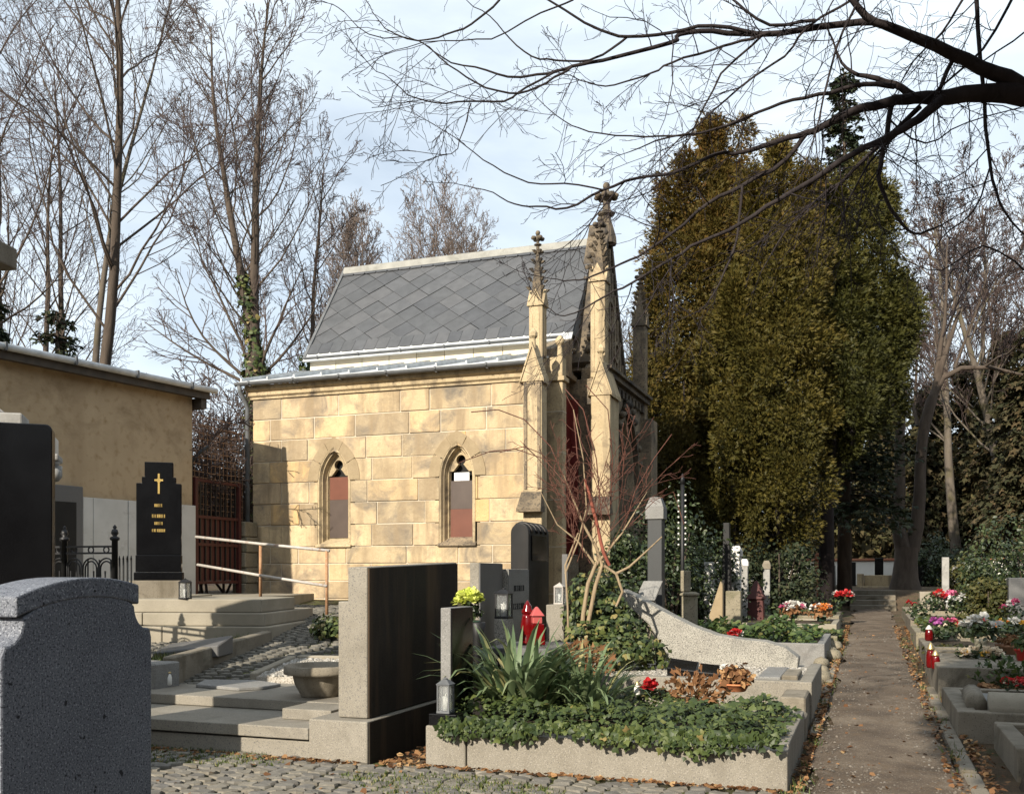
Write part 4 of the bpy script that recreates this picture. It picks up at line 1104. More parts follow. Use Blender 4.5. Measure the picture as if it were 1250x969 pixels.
fe = thing('iron_fence', 'black wrought iron grave fence with round arches', 'fence', (*XY(99, 10.6), .6), R(2))
def fpt(x, z): return (x, 0, z - .6)
for x in (-.62, -.22, .44):
    mb = MB(); mb.lathe([(.032,.0),(.032,1.20),(.05,1.21),(.05,1.235),(.02,1.25),(.04,1.28),(.028,1.32),(.012,1.325),(.022,1.345),(.004,1.37)], 8, (x, 0, 0)); mb.build('post', M['iron'], fe, local=True)
for z in (1.73, 1.66, .85):
    mb = MB(); mb.box(-1.3, -.012, z-.6, .44, .012, z-.6+.02); mb.build('rail', M['iron'], fe, local=True)
for x0 in (-.62, -.40, -.20, .02, .22):
    for rr in (.105, .075):
        mb = MB(); cx_ = x0 + .11; mb.tube([fpt(cx_ + rr, .9)] + [fpt(cx_ + rr*math.cos(a), 1.5 + rr*1.1*math.sin(a)) for a in [math.pi*k/10 for k in range(11)]] + [fpt(cx_ - rr, .9)], .009, 5); mb.build('arch', M['iron'], fe, local=True)
    mb = MB(); mb.tube([fpt(x0 + .11 + .035*math.cos(a), 1.705 + .032*math.sin(a)) for a in [2*math.pi*k/10 for k in range(11)]], .008, 5); mb.build('ring', M['iron'], fe, local=True)
for k in range(15):
    x = -.66 + k*.075; mb = MB(); mb.box(x-.006, -.006, .27, x+.006, .006, .88 if k % 2 else 1.0); mb.build('bar', M['iron'], fe, local=True)
for k in range(4):
    x = .50 + k*.05; mb = MB(); mb.box(x-.007, -.006, .25, x+.007, .006, 1.0); mb.lathe([(.012,1.0),(.004,1.04)], 5, (x, 0, 0)); mb.build('bar', M['iron'], fe, local=True)

ad = thing('carved_tomb', 'weathered carved stone tomb front with scroll capital behind black stele', 'tomb', (*XY(34, 9.0), .5), R(38))
def ab(name, x0, y0, z0, x1, y1, z1, mat='old_marble', bev=.015):
    mb = MB(); mb.box(x0, y0, z0-.5, x1, y1, z1-.5); return mb.build(name, M[mat], ad, bev, 2, local=True)
mb = MB(); mb.prism([(-1.4, 2.405), (-.18, 2.405), (-.22, 2.44), (-.4, 2.52), (-.7, 2.58), (-1.4, 2.6)], lambda u, v, t: (u, t, v), -.05, .5); mb.build('pediment', M['old_marble'], ad, .015, local=True)
ab('cornice', -1.4, -.12, 2.79, -.03, .3, 2.90); ab('frieze', -1.4, -.08, 2.66, -.07, .3, 2.785); ab('entablature', -1.4, -.04, 2.56, .20, .5, 2.745, 'marble'); ab('abacus', -.2, -.06, 2.49, .26, .3, 2.55)
cpb = MB(); cpb.lathe([(.10,1.72),(.13,1.82),(.20,1.96),(.22,1.985)], 12, (.05, .08, 0)); 
for sx in (-.12, .22): cpb.lathe([(.02,-.06),(.06,-.05),(.06,.05),(.02,.06)], 10, (sx, .08, 1.9))
cpb.ball((.22, .0, 1.86), .07, 0, 8); cpb.ball((.16, -.04, 1.78), .06, 0, 8); cpb.build('capital', M['old_marble'], ad, local=True)
mb = MB(); mb.lathe([(.085,.9),(.10,1.0),(.095,1.72)], 12, (.04, .1, 0)); mb.build('column', M['old_marble'], ad, local=True)
mb = MB(); mb.prism([(.0,.95),(.06,1.0),(.10,1.12),(.20,1.28),(.20,1.42),(.12,1.50),(-.1,1.5),(-.1,.95)], lambda u, v, t: (u, t, v), .0, .22); mb.ball((.15, .1, 1.37), .075, 0, 8); mb.build('scroll_console', M['old_marble'], ad, .02, local=True)
ab('base', -1.4, -.1, .3, .16, .5, 1.44, 'concrete')

sx, sy = XY(-36, 6.3)
stl = thing('black_stele', 'tall black polished stele with rounded shoulder at left edge', 'headstone', (sx, sy, .2), R(40))
q = [(-.8, 0), (.475, 0), (.475, 2.16)] + [(.435 + .04*math.cos(a), 2.19 + .04*math.sin(a)) for a in [math.pi/2*k/4 for k in range(5)]] + [(-.8, 2.23)]
mb = MB(); mb.prism(q, lambda u, v, t: (u, t, v), 0, .22); mb.build('slab', M['black'], stl, .006, local=True)
mb = MB(); mb.box(-.85, -.08, -.3, .54, .32, .12); mb.build('plinth', M['black_dull'], stl, .01, local=True)
can = thing('stone_monument', 'grey stone block projecting high at the left edge before bare trees', 'monument', (*XY(-75, 7.4), 0), R(12))
mb = MB(); mb.box(-.5, -.3, 3.80, .44, .3, 3.97); mb.build('cap_slab', M['concrete'], can, .015, 2, local=True)
mb = MB(); mb.box(-.45, -.25, 0, .15, .35, 3.776); mb.build('pillar', M['concrete'], can, .015, local=True)

# nearest headstone, seen from its back
nh = thing('headstone', 'blue grey granite headstone with arched top in the near left corner', 'headstone', (-2.6, 2.635, 0))
def arcpts(y0, z0, y1, z1, rise, n=12):
    return [(lerp(y0, y1, k/n), lerp(z0, z1, k/n) + rise*(1 - (2*k/n - 1)**2)) for k in range(n+1)]
fX = lambda u, v, t: (t, u, v)
cav = lambda ya, za, yb, zb: [(yb + (ya-yb)*math.cos(a), za + (zb-za)*math.sin(a)) for a in [math.pi/2*k/6 for k in range(7)]]
body = [(2.295, -.1), (2.975, -.1), (2.975, 1.215)] + [(2.965, 1.25)] + [(lerp(2.955, 2.885, math.sin(math.pi/2*k/6)), lerp(1.25, 1.335, 1-math.cos(math.pi/2*k/6))) for k in range(1, 7)] + arcpts(2.885, 1.345, 2.385, 1.32, .043)[1:-1] + [(lerp(2.385, 2.315, 1-math.cos(math.pi/2*k/6)), lerp(1.31, 1.225, math.sin(math.pi/2*k/6))) for k in range(0, 7)] + [(2.30, 1.19)]
mb = MB(); mb.prism(body, fX, -2.70, -2.50); mb.build('slab', M['granite_blue'], nh, .008, 2)
top = [(2.905, 1.338), (2.905, 1.41)] + arcpts(2.905, 1.41, 2.355, 1.378, .042)[1:] + [(2.355, 1.312)] + list(reversed(arcpts(2.905, 1.338, 2.355, 1.312, .042)[1:-1]))
mb = MB(); mb.prism(top, fX, -2.703, -2.4972); mb.build('cap', M['granite_blue'], nh, .007, 2)

# ------------------------------------------------------------------ low kerb grave, bowl grave, big slab, gravel grave
kg = thing('kerbed_grave', 'low grave with dark kerb, grass strip and sloping stone before the platform', 'grave', (*XY(260, 10.8), .45), R(15))
def lk(name, mat, x0, y0, z0, x1, y1, z1, bev=.012): mb = MB(); mb.box(x0, y0, z0, x1, y1, z1); return mb.build(name, M[mat], kg, bev, 2, local=True)
def to_px(o, w):  # helper for laying out by eye
    return o
a_, b_ = Vector(XY(212, 9.75)), Vector(XY(332, 12.2))
rz = math.atan2((b_-a_).y, (b_-a_).x)
kb = MB(); L_ = (b_-a_).length
kb.box(0, 0, .30, L_, .12, .66); kb.rot(rz); kb.v = [(x + a_.x, y + a_.y, z + (.12 if False else .0) + ((x)/L_*0)) for x, y, z in kb.v]
kb.v = [(x, y, z + .12*max(0, (Vector((x, y))-a_).length/L_) - .04) for x, y, z in kb.v]
kb.build('kerb', M['concrete'], kg, .012)
blk = MB(); blk.box(-.34, -.08, .2, 0, .35, .585); blk.rot(rz-.25); blk.v = [(x+a_.x, y+a_.y, z) for x, y, z in blk.v]; blk.build('corner_block', M['granite_grey'], kg, .012)
gs = MB()
gs.box(.05, .13, .3, L_, .62, .52); gs.rot(rz); gs.v = [(x + a_.x, y + a_.y, z + .12*Vector((x, y)).length/L_ - .02) for x, y, z in gs.v]; gs.build('bed', M['turf'], kg)
n = 700; tt = nrg.random(n)*L_; ss = .16 + nrg.random(n)*.44
px_ = a_.x + tt*math.cos(rz) - ss*math.sin(rz); py_ = a_.y + tt*math.sin(rz) + ss*math.cos(rz)
scatter('grass', BLADE_V, BLADE_F, np.c_[px_, py_, .49 + .12*tt/L_], frames(np.c_[nrg.normal(0, .35, (n, 2)), np.ones(n)]), np.c_[np.full(n, .25), np.full(n, .12), .05 + nrg.random(n)*.07], M['grass'], kg)
w0 = Vector(XY(186, 10.6)); wb = MB()
wb.hexa([(0,0,.55),(.72,0,.55),(.72,.5,.55),(0,.5,.55)], [(0,0,.60),(.72,0,.68),(.72,.5,.76),(0,.5,.66)]); wb.rot(R(18)); wb.v = [(x+w0.x, y+w0.y, z) for x, y, z in wb.v]; wb.build('sloping_stone', M['dark_grey'], kg, .012)

bg = thing('stepped_grave', 'wide light granite grave with two tiers and a plain cover plate', 'grave', (-5.2, 7.6, 0))
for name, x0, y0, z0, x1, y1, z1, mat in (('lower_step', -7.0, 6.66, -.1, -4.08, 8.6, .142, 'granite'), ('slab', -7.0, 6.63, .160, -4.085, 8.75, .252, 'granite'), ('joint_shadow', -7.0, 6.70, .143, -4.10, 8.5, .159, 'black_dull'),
                                         ('slab', -7.0, 7.40, .256, -4.02, 8.55, .345, 'granite'), ('end_block', -4.55, 6.98, .2525, -4.09, 7.38, .342, 'granite')):
    mb = MB(); mb.box(x0, y0, z0, x1, y1, z1); mb.build(name, M[mat], bg, .008, 2)
mb = MB(); pl = [XY(239, 9.55), XY(291, 9.25), XY(322, 9.36), XY(343, 9.62), XY(310, 9.95), XY(250, 10.0)]
mb.prism([(a, b) for a, b in pl], lambda u, v, t: (u, v, t), .346, .378); mb.build('cover_plate', M['granite_grey'], bg, .006)
bwl = thing('stone_bowl', 'round weathered stone planter bowl on the stepped grave', 'bowl', (-4.66, 7.76, .345))
mb = MB(); mb.lathe([(.15,0),(.155,.02),(.20,.10),(.215,.16),(.215,.175),(.285,.185),(.29,.20),(.285,.245),(.27,.255),(.235,.25),(.21,.215),(.01,.205)], 28); mb.v = [(a*1.12, b*1.12, c_*1.12) for a, b, c_ in mb.v]; mb.build('bowl', M['concrete'], bwl, local=True)
big = thing('headstone', 'large broad granite slab with dark stained back beside stepped grave', 'headstone', (-3.75, 7.6, 0))
mb = MB(); mb.box(-4.07, 6.61, -.1, -3.56, 8.62, .33); mb.build('plinth', M['granite'], big, .012, 2)
prof = [(-3.885, .334), (-3.63, .334), (-3.63, 1.50), (-3.80, 1.50), (-3.80, 1.235), (-3.885, 1.235)]
mb = MB()
for y0, y1 in ((6.74, 8.49),):
    mb.prism(prof, lambda u, v, t: (u, t, v), y0, y1)
mb.v = [(x, y, z + (.055*(y-6.74)/1.75 if z > 1.4 else 0)) for x, y, z in mb.v]
mb.build('slab', M['granite'], big, .01, 2)
mb = MB(); mb.hexa([(-3.629,6.748,.34),(-3.616,6.748,.34),(-3.616,8.48,.34),(-3.629,8.48,.34)], [(-3.629,6.748,1.492),(-3.616,6.748,1.492),(-3.616,8.48,1.545),(-3.629,8.48,1.545)]); mb.build('polished_back', M['brown_black'], big)
mb = MB(); mb.box(-3.559, 6.63, -.05, -3.548, 8.6, .325); mb.build('dark_plinth_side', M['brown_black'], big)
gg = thing('gravel_grave', 'pale gravel filled grave with light kerb behind the stepped grave', 'grave', (-5.6, 8.9, .4))
gA, gB, gC, gD = [Vector((*XY(px, d), z)) for px, d, z in ((313, 10.0, .44), (362, 10.5, .575), (432, 10.4, .575), (432, 9.75, .45))]
for p, q in ((gA, gB), (gB, gC)):
    dv = (q - p); sd = Vector((-dv.y, dv.x, 0)).normalized()*.10; mb = MB()
    mb.hexa([p - Vector((0,0,.5)), q - Vector((0,0,.5)), q + sd - Vector((0,0,.5)), p + sd - Vector((0,0,.5))], [p, q, q + sd, p + sd]); mb.build('kerb', M['concrete_warm'], gg, .01)
mb = MB(); lo = Vector((0, 0, -.035)); mb.hexa([v - Vector((0, 0, .5)) for v in (gA, gD, gC, gB)], [v + lo for v in (gA, gD, gC, gB)]); mb.build('gravel_bed', M['gravel'], gg)
n = 1300; s1, s2 = nrg.random(n), nrg.random(n)
A_, B_, C_, D_ = [np.array(v) for v in (gA, gB, gC, gD)]
pp = (A_*(1-s1)[:, None] + D_*s1[:, None])*(1-s2)[:, None] + (B_*(1-s1)[:, None] + C_*s1[:, None])*s2[:, None] - np.array([0, 0, .035])
scatter('gravel', PEB_V, PEB_F, pp, frames(np.c_[nrg.normal(0, .3, (n, 2)), np.ones(n)]), .018 + nrg.random(n)*.026, M['pebble'], gg)
c = XY(403, 12.4); potted('low dark green shrub at the end of gravel grave', 'shrub', c[0], c[1], .62, .1, 0, 'soil', .26, .34, 'ivy', (), 420, .06, name='shrub', tpl='ivy')
c = XY(204, 9.6); grave_candle('small white candle jar standing at lane edge left', c[0], c[1], .36, .045, .17, None, 'wax', 'brass')

# ------------------------------------------------------------------ headstones in the middle
h0 = thing('headstone', 'small speckled granite headstone with polished black face in ivy grave', 'headstone', (-3.07, 7.2, .2))
mb = MB(); mb.box(-3.125, 6.99, .2, -3.04, 7.42, 1.185); mb.build('slab', M['granite_grey'], h0, .006, 2)
mb = MB(); mb.box(-3.039, 6.995, .3, -3.028, 7.415, 1.180); mb.build('polished_face', M['black'], h0)
pg = thing('ivy_grave', 'long granite kerbed grave overgrown with ivy beside the lane', 'grave', (-1.8, 7.4, 0))
for x0, x1, h in ((-3.12, -2.795, .315), (-2.785, -.50, .285)):
    mb = MB(); mb.box(x0, 6.70, -.1, x1, 6.86, h); mb.build('kerb', M['granite'], pg, .012, 2)
mb = MB(); mb.box(-.62, 6.865, -.1, -.505, 8.6, .30); mb.build('kerb', M['granite'], pg, .012, 2)
mb = MB(); mb.box(-.66, 6.71, -.05, -.498, 6.80, .18); mb.build('corner_foot', M['granite'], pg, .012, 2)
mb = MB(); mb.box(-3.0, 6.87, -.1, -.625, 8.6, .27); mb.build('bed', M['bedsoil'], pg)
n = 9500
X_ = -3.02 + nrg.random(n)*2.48; Y_ = 6.76 + nrg.random(n)*1.75
def ivz(x, y): return .30 + .14*np.clip((y-6.72)/.35, 0, 1) + .075*np.sin(x*6.2)*np.sin(y*6.5+x) + .05*np.sin(x*2.1+1) - .10*np.clip((x+.75)/.2, 0, 1)
Z_ = ivz(X_, Y_) - np.abs(nrg.normal(0, .05, n))
nz = np.c_[nrg.normal(0, .45, n), nrg.normal(-.35, .45, n), np.full(n, .8)]
fr_ = int(n*.17); X_[:fr_] = -2.98 + nrg.random(fr_)*2.42; dr = nrg.random(fr_)**1.7
hang = .055 + .05*np.sin(X_[:fr_]*7)*np.sin(X_[:fr_]*2.7+1) + .05*nrg.random(fr_)**3
Y_[:fr_] = 6.70 - .035 - .05*np.sin(dr*3) - .02*nrg.random(fr_); Z_[:fr_] = .37 - dr*hang*1.3
nz[:fr_] = np.c_[nrg.normal(0, .8, fr_), np.full(fr_, -1.) + nrg.normal(0, .4, fr_), nrg.normal(.55, .7, fr_)]
tint = np.clip(nrg.random(n)*.75 + .25*(nrg.random(n) > .93) + .12*np.sin(X_*3)*np.sin(Y_*4), 0, 1)
scatter('ivy', IVY_V, IVY_F, np.c_[X_, Y_, Z_], frames(nz), .018 + nrg.random(n)**1.6*.05, M['ivy'], pg, tint)
lantern('clear glass lantern with steel frame on granite kerb by the lane', -2.99, 6.78, .405, .105, .27, 'zinc_dark')
block_thing('stone_block', 'small polished black block under the glass lantern on kerb', 'block', [(-3.10, 6.715, .317, -2.875, 6.86, .402)], 'black', .005)

def straps(name, label, cat, x, y, z, n, L, spread, mat, w=.022, group=None):
    t = thing(name, label, cat, (x, y, z), 0, group)
    vs, fs, ti = [], [], []
    for i in range(n):
        a = rng.uniform(0, 6.283); q = math.sqrt(rng.random())*spread*.42
        bx_, by_ = x + q*math.cos(a)*1.25, y + q*math.sin(a)*.7
        a2 = a + rng.uniform(-.7, .7); ln = L*rng.uniform(.6, 1.1); lean = rng.uniform(.2, 1.7); droop = rng.uniform(.4, 1.5)
        tt = rng.random(); o = len(vs); wd = w*rng.uniform(.7, 1.2)
        pos = Vector((bx_, by_, z)); th = lean*.55
        for k in range(7):
            s = k/6; ww = wd*(1 - s**2.2)*(.75 + .5*s) + .0012
            px_, py_ = -math.sin(a2)*ww, math.cos(a2)*ww
            mid = pos + Vector((math.sin(a2)*0, 0, -.25*ww))
            vs += [(pos.x+px_, pos.y+py_, pos.z), tuple(mid), (pos.x-px_, pos.y-py_, pos.z)]
            th2 = th + droop*s*s*1.6
            pos = pos + Vector((math.cos(a2)*math.sin(th2), math.sin(a2)*math.sin(th2), math.cos(th2)))*ln/6
            ti += [tt]*3
            if k: 
                b = o + (k-1)*3; fs += [(b, b+1, b+4, b+3), (b+1, b+2, b+5, b+4)]
    me = bpy.data.meshes.new('leaves'); me.from_pydata([(a-x, b-y, c-z) for a, b, c in vs], [], fs); me.materials.append(M[mat])
    me.polygons.foreach_set('use_smooth', [True]*len(fs))
    at = me.attributes.new('tint', 'FLOAT', 'POINT'); at.data.foreach_set('value', ti)
    o = bpy.data.objects.new('leaves', me); COL.objects.link(o); o.parent = t; tag(o, kind='stuff')
    return t
straps('strap_leaf_plant', 'tall clump of arching grey green strap leaves in ivy grave', 'plant', XatY(632, 7.5), 7.5, .36, 200, .80, .5, 'iris', .028)
straps('strap_leaf_plant', 'lower spreading clump of strap leaves right of the tall clump', 'plant', XatY(712, 7.7), 7.7, .34, 120, .64, .45, 'iris', .024)

def stone_face(label, x0, x1, y0, y1, z0, z1, side, face, cat='headstone', bev=.006, group=None):
    t = thing('headstone', label, cat, ((x0+x1)/2, (y0+y1)/2, z0), 0, group)
    mb = MB(); mb.box(x0, y0, z0, x1, y1, z1); mb.build('slab', M[side], t, bev, 2)
    mb = MB(); mb.box(x1+.0005, y0+.006, z0+.01, x1+.011, y1-.006, z1-.005); mb.build('polished_face', M[face], t)
    return t
stone_face('grey headstone with streaked dark face behind the large slab', -3.79, -3.69, 9.2, 9.86, .2, 1.56, 'granite', 'dark_grey')
t = stone_face('low speckled headstone with two dark inscribed lines near red candles', -3.735, -3.64, 9.9, 10.58, .25, 1.50, 'granite_speck', 'granite_grey')
lt = MB(); fF = lambda u, v, tt: (-3.628 - tt, 9.9 + u, v)
glyphs(lt, fF, .17, 1.26, .34, .062, 7, 3, .2); glyphs(lt, fF, .15, 1.06, .36, .065, 6, 5, .2); lt.build('lettering', M['dark_letter'], t, kind='stuff')
t = thing('headstone', 'tall black stone with rolled round top before the chapel wall', 'headstone', (-4.25, 12.4, .3))
prof = [(-4.37, .3), (-4.12, .3), (-4.12, 1.98)] + [(-4.245 + .125*math.cos(a), 1.98 + .125*math.sin(a)) for a in [math.pi*k/10 for k in range(1, 10)]] + [(-4.37, 1.98)]
mb = MB(); mb.prism(prof, lambda u, v, q: (u, q, v), 12.0, 12.85); mb.build('slab', M['black_dull'], t, .01, 2)
for k in range(4):
    mb = MB(); y = 12.12 + k*.19; mb.tube([(-4.245 + .132*math.cos(a), y, 1.98 + .132*math.sin(a)) for a in [math.pi*i/10 for i in range(11)]], .025, 6); mb.build('roll', M['black_dull'], t)
mb = MB(); mb.box(-4.118, 12.1, 1.62, -4.105, 12.75, 1.95); mb.build('panel', M['black'], t)
stone_face('narrow dark polished headstone right of the rolled black stone', -3.86, -3.78, 12.6, 13.1, .3, 1.71, 'dark_grey', 'black')
t = block_thing('granite_post', 'short speckled granite post carrying the black lantern', 'post', [(-3.585, 9.35, .2, -3.435, 9.52, .99)], 'granite_speck', .008)
lantern('black iron lantern on the short speckled granite post', -3.51, 9.435, .992, .15, .32, 'iron')
d_ = 11.2; c = XY(680, d_)
block_thing('granite_post', 'pale granite post with small lantern beside the chapel buttress', 'post', [(c[0]-.10, c[1]-.1, .2, c[0]+.11, c[1]+.1, 1.10)], 'granite', .01)
lantern('small clear lantern on the pale granite post by the buttress', c[0]+.03, c[1], 1.102, .11, .25, 'steel')
c = XY(644, 9.3); grave_candle('taller plain red grave candle with flame shaped lid', c[0], c[1], .78, .066, .42, None, 'redglass', 'redglass')
c = XY(655, 9.25); 
t = thing('grave_candle', 'red grave candle shaped like a little house with pink roof', 'grave candle', (c[0], c[1], .78))
mb = MB(); mb.frustum(0, 0, 0, .20, .14, .12, 0, .6); mb.build('jar', M['redglass'], t, .008, local=True)
mb = MB(); mb.frustum(0, 0, .202, .27, .09, .09, 0, .6); mb.frustum(0, 0, .273, .36, .13, .02, 0, .6); mb.build('roof', M['pinkplastic'], t, .006, local=True)
c = XY(650, 9.35); tb = thing('grave_slab', 'dark edged low slab carrying the two red candles', 'slab', (c[0], c[1], .3))
mb = MB(); mb.box(-.28, -.5, .41, .32, .42, .478); mb.build('top', M['dark_grey'], tb, .008, local=True)
mb = MB(); mb.box(-.24, -.46, -.1, .28, .38, .408); mb.build('base', M['black_dull'], tb, .008, local=True)
c = XY(573, 8.65); potted('yellow green flower bunch in dark pot beside the large slab', 'flowers', c[0], c[1], .88, .09, .16, 'greenpot', .11, .24, 'bush', [('f_lime', 22, .055)], 150, .06)
t = thing('vase', 'slim black vase between small black headstone and grey headstone', 'vase', (*XY(583, 8.6), .5))
mb = MB(); mb.lathe([(.05,0),(.06,.05),(.05,.4),(.075,.52),(.06,.53),(.05,.46)], 10); mb.build('body', M['iron'], t, local=True)
mb = MB(); mb.box(-.12, -.12, -.4, .12, .12, -.002); mb.build('foot', M['black_dull'], t, .006, local=True)

# curved stone, its gravel grave, book
cg_ = thing('gravel_grave', 'pale gravel grave with kerb below the sweeping curved stone', 'grave', (-1.8, 10.5, .1))
for x0, y0, x1, y1 in ((-3.0, 9.66, -.50, 9.80), (-.62, 9.805, -.50, 11.7)):
    mb = MB(); mb.box(x0, y0, -.1, x1, y1, .43); mb.build('kerb', M['granite'], cg_, .012, 2)
mb = MB(); mb.box(-3.0, 9.805, -.1, -.625, 11.7, .405); mb.build('gravel_bed', M['gravel'], cg_)
mb = MB(); mb.box(-1.02, 9.82, .406, -.80, 10.9, .45); mb.build('edge_slab', M['granite_grey'], cg_, .008)
mb = MB(); mb.box(-.79, 9.82, .406, -.64, 10.5, .47); mb.build('edge_slab', M['concrete'], cg_, .01)
mb = MB(); mb.box(-.74, 9.0, -.1, -.52, 9.64, .36); mb.build('side_block', M['concrete'], cg_, .015); mb = MB(); mb.box(-.60, 8.62, -.1, -.50, 8.98, .24); mb.build('side_block', M['concrete'], cg_, .015)
n = 2200; q = np.c_[-2.98 + nrg.random(n)*2.34, 9.82 + nrg.random(n)*1.5]
scatter('gravel', PEB_V, PEB_F, np.c_[q, np.full(n, .405)], frames(np.c_[nrg.normal(0, .3, (n, 2)), np.ones(n)]), .016 + nrg.random(n)*.022, M['pebble'], cg_)
cs_ = thing('curved_headstone', 'sweeping curved speckled granite stone sinking towards the path', 'headstone', (-1.7, 11.4, .4))
pxs = [758, 772, 790, 815, 845, 875, 905, 935, 958, 975]; pys = [719, 725, 735, 749, 764, 775, 780, 783, 790, 803]
tp = [(XatY(a, 11.3), ZatY(a, b, 11.3)) for a, b in zip(pxs, pys)]
bt = [(-.74, .40), (-2.12, .40), (XatY(792, 11.3), ZatY(792, 762, 11.3)), (XatY(770, 11.3), ZatY(770, 742, 11.3)), (XatY(758, 11.3), ZatY(758, 727, 11.3))]
mb = MB(); mb.prism([(x, z) for x, z in tp] + bt, lambda u, v, q: (u, q, v), 11.3, 11.62); mb.build('stone', M['granite_speck'], cs_, .012, 2)
bk = thing('stone_book', 'polished black open stone book on the pale gravel bed', 'stone book', (-1.62, 10.0, .41), R(4))
for x0, x1, s in ((-.30, -.005, 1), (.005, .30, -1)):
    mb = MB(); za, zb = (.13, .085) if s > 0 else (.085, .05)
    mb.hexa([(x0, -.13, 0), (x1, -.13, 0), (x1, .17, 0), (x0, .17, 0)], [(x0, -.13, za*.75), (x1, -.13, zb*.8), (x1, .17, zb+.05), (x0, .17, za+.04)]); mb.build('page_block', M['black'], bk, .01, 2, local=True)
c = XY(897, 8.55); potted('orange clay dish with withered brown plant and white pansies', 'flower pot', c[0], c[1], .43, .125, .07, 'terracotta', .14, .17, 'brown_leaf', [('f_white', 3, .035)], 260, .06)
c = XY(793, 8.2); potted('red artificial flower lying in ivy near the black book', 'flowers', c[0], c[1], .43, .03, .0, 'greenpot', .06, .10, 'ivy', [('f_red', 5, .05)], 40, .04)
c = XY(778, 8.2); grave_candle('tiny clear candle jar left of the red artificial flower', c[0], c[1], .44, .028, .12, None, 'wax', 'brass')
c = XY(846, 8.35); t = thing('dead_plant', 'straw coloured withered stalks standing in the ivy grave', 'dead plant', (c[0], c[1], .35)); foliage('stalks', t, (c[0], c[1], .38), .28, .16, .24, 180, .05, .12, M['copper_leaf'], 'spray', 0, .3)
c = XY(706, 9.2); t = thing('dead_plant', 'rust coloured dead fern clump beside the strap leaves', 'dead plant', (c[0], c[1], .35)); foliage('fronds', t, (c[0], c[1], .55), .32, .2, .24, 260, .06, .13, M['copper_leaf'], 'spray', 0, .3)
# ------------------------------------------------------------------ graves beyond the curved stone and right of the path
def kerb_grave(name, label, x0, x1, y0, y1, h, mat, bed='bedsoil', w=.11, zb=None, group=None, bedh=None):
    z = g((x0+x1)/2, (y0+y1)/2) if zb is None else zb
    t = thing(name, label, 'grave', ((x0+x1)/2, (y0+y1)/2, z), 0, group)
    for a in ((x0, y0, x1, y0+w), (x0, y1-w, x1, y1), (x0, y0+w+.003, x0+w, y1-w-.003), (x1-w, y0+w+.003, x1, y1-w-.003)):
        mb = MB(); mb.box(a[0], a[1], z-.15, a[2], a[3], z+h); mb.build('kerb', M[mat], t, .012, 2)
    mb = MB(); mb.box(x0+w, y0+w, z-.1, x1-w, y1-w, z + (h-.03 if bedh is None else bedh)); mb.build('bed', M[bed], t)
    return t
def cover(par, x0, x1, y0, y1, z, hgt, n, mat, size=.06, tpl='leaf'):
    X = x0 + nrg.random(n)*(x1-x0); Y = y0 + nrg.random(n)*(y1-y0)
    Z = z + hgt*(.55 + .45*np.sin(X*4+1)*np.sin(Y*3.3+2)) - np.abs(nrg.normal(0, hgt*.2, n))
    v, f = {'leaf': (LEAF_V, LEAF_F), 'ivy': (IVY_V, IVY_F), 'spray': (SPRAY_V, SPRAY_F)}[tpl]
    nz = np.c_[nrg.normal(0, .5, n), nrg.normal(-.25, .5, n), np.full(n, .8)]
    scatter('ground_cover', v, f, np.c_[X, Y, Z], frames(nz), size*.6 + nrg.random(n)*size*.8, M[mat], par)
ga = kerb_grave('planted_grave', 'grey kerbed grave filled with lush green ground cover left of path', -3.4, -.60, 15.0, 17.6, .30, 'granite_grey')
cover(ga, -3.4, -.75, 15.15, 17.5, .30, .42, 4200, 'ground_cover', .10)
c = XY(901, 14.8); potted('red and white cyclamen at the foot of the curved stone', 'flowers', c[0], c[1], .36, .06, .08, 'greenpot', .12, .12, 'bush', [('f_red', 7, .07), ('f_white', 2, .06)], 60, .05)
gb = kerb_grave('planted_grave', 'pale stone edged grave with heather and small white flowers left of path', -2.6, -.55, 19.0, 21.2, .34, 'concrete_warm')
cover(gb, -2.5, -.65, 19.1, 21.1, .34, .16, 900, 'olive_bush', .09)
for px, d, label, fl in ((968, 20.4, 'white and pink flower bunch on the pale edged grave', [('f_white', 9, .08), ('f_pink', 5, .06)]), (1003, 19.6, 'orange and white heather bunch on the pale edged grave corner', [('f_orange', 7, .06), ('f_white', 5, .06)])):
    c = XY(px, d); potted(label, 'flowers', c[0], c[1], .5, .1, .1, 'greenpot', .28, .22, 'copper_leaf', fl, 90, .09)
gc = kerb_grave('planted_grave', 'rough boulder edged grave with creeping plants left of path', -1.5, -.50, 17.75, 18.9, .22, 'moss_stone')
cover(gc, -1.45, -.45, 17.8, 18.9, .2, .28, 700, 'ivy', .09)
for k in range(6):
    y = 13.0 + k*.95; x = -.53 - rng.uniform(0, .12); r = rng.uniform(.10, .17)
    mb = MB(); mb.ball((0, 0, r*.35), r, 0, 7, .7); mb.v = [(a*rng.uniform(.85, 1.15), b*rng.uniform(.8, 1.2), c_*rng.uniform(.85, 1.1)) for a, b, c_ in mb.v]
    o = mb.build('edge_rock', M['moss_stone']); o.location = (x, y, g(x, y)); 
    tag(o, 'rough brown edging stone, ' + ['nearest the camera of the row left of path', 'second nearest in the row left of path', 'third along the path before the green planted grave', 'at the green planted grave corner beside path', 'beside the boulder edged grave', 'farthest of the row left of path'][k], 'stone', 'edging rocks left of the path')
gd = kerb_grave('planted_grave', 'dark overgrown grave with red flowers below the end wall steps', -2.6, -.6, 22.5, 25.2, .3, 'moss_stone')
cover(gd, -2.6, -.6, 22.5, 25.2, .3, .5, 1000, 'bush', .12)
c = XY(1028, 23); potted('small red flower bunch in the dark overgrown grave', 'flowers', c[0], c[1], .75, .1, .05, 'greenpot', .3, .2, 'bush', [('f_red', 6, .09), ('f_white', 3, .08)], 60, .1)

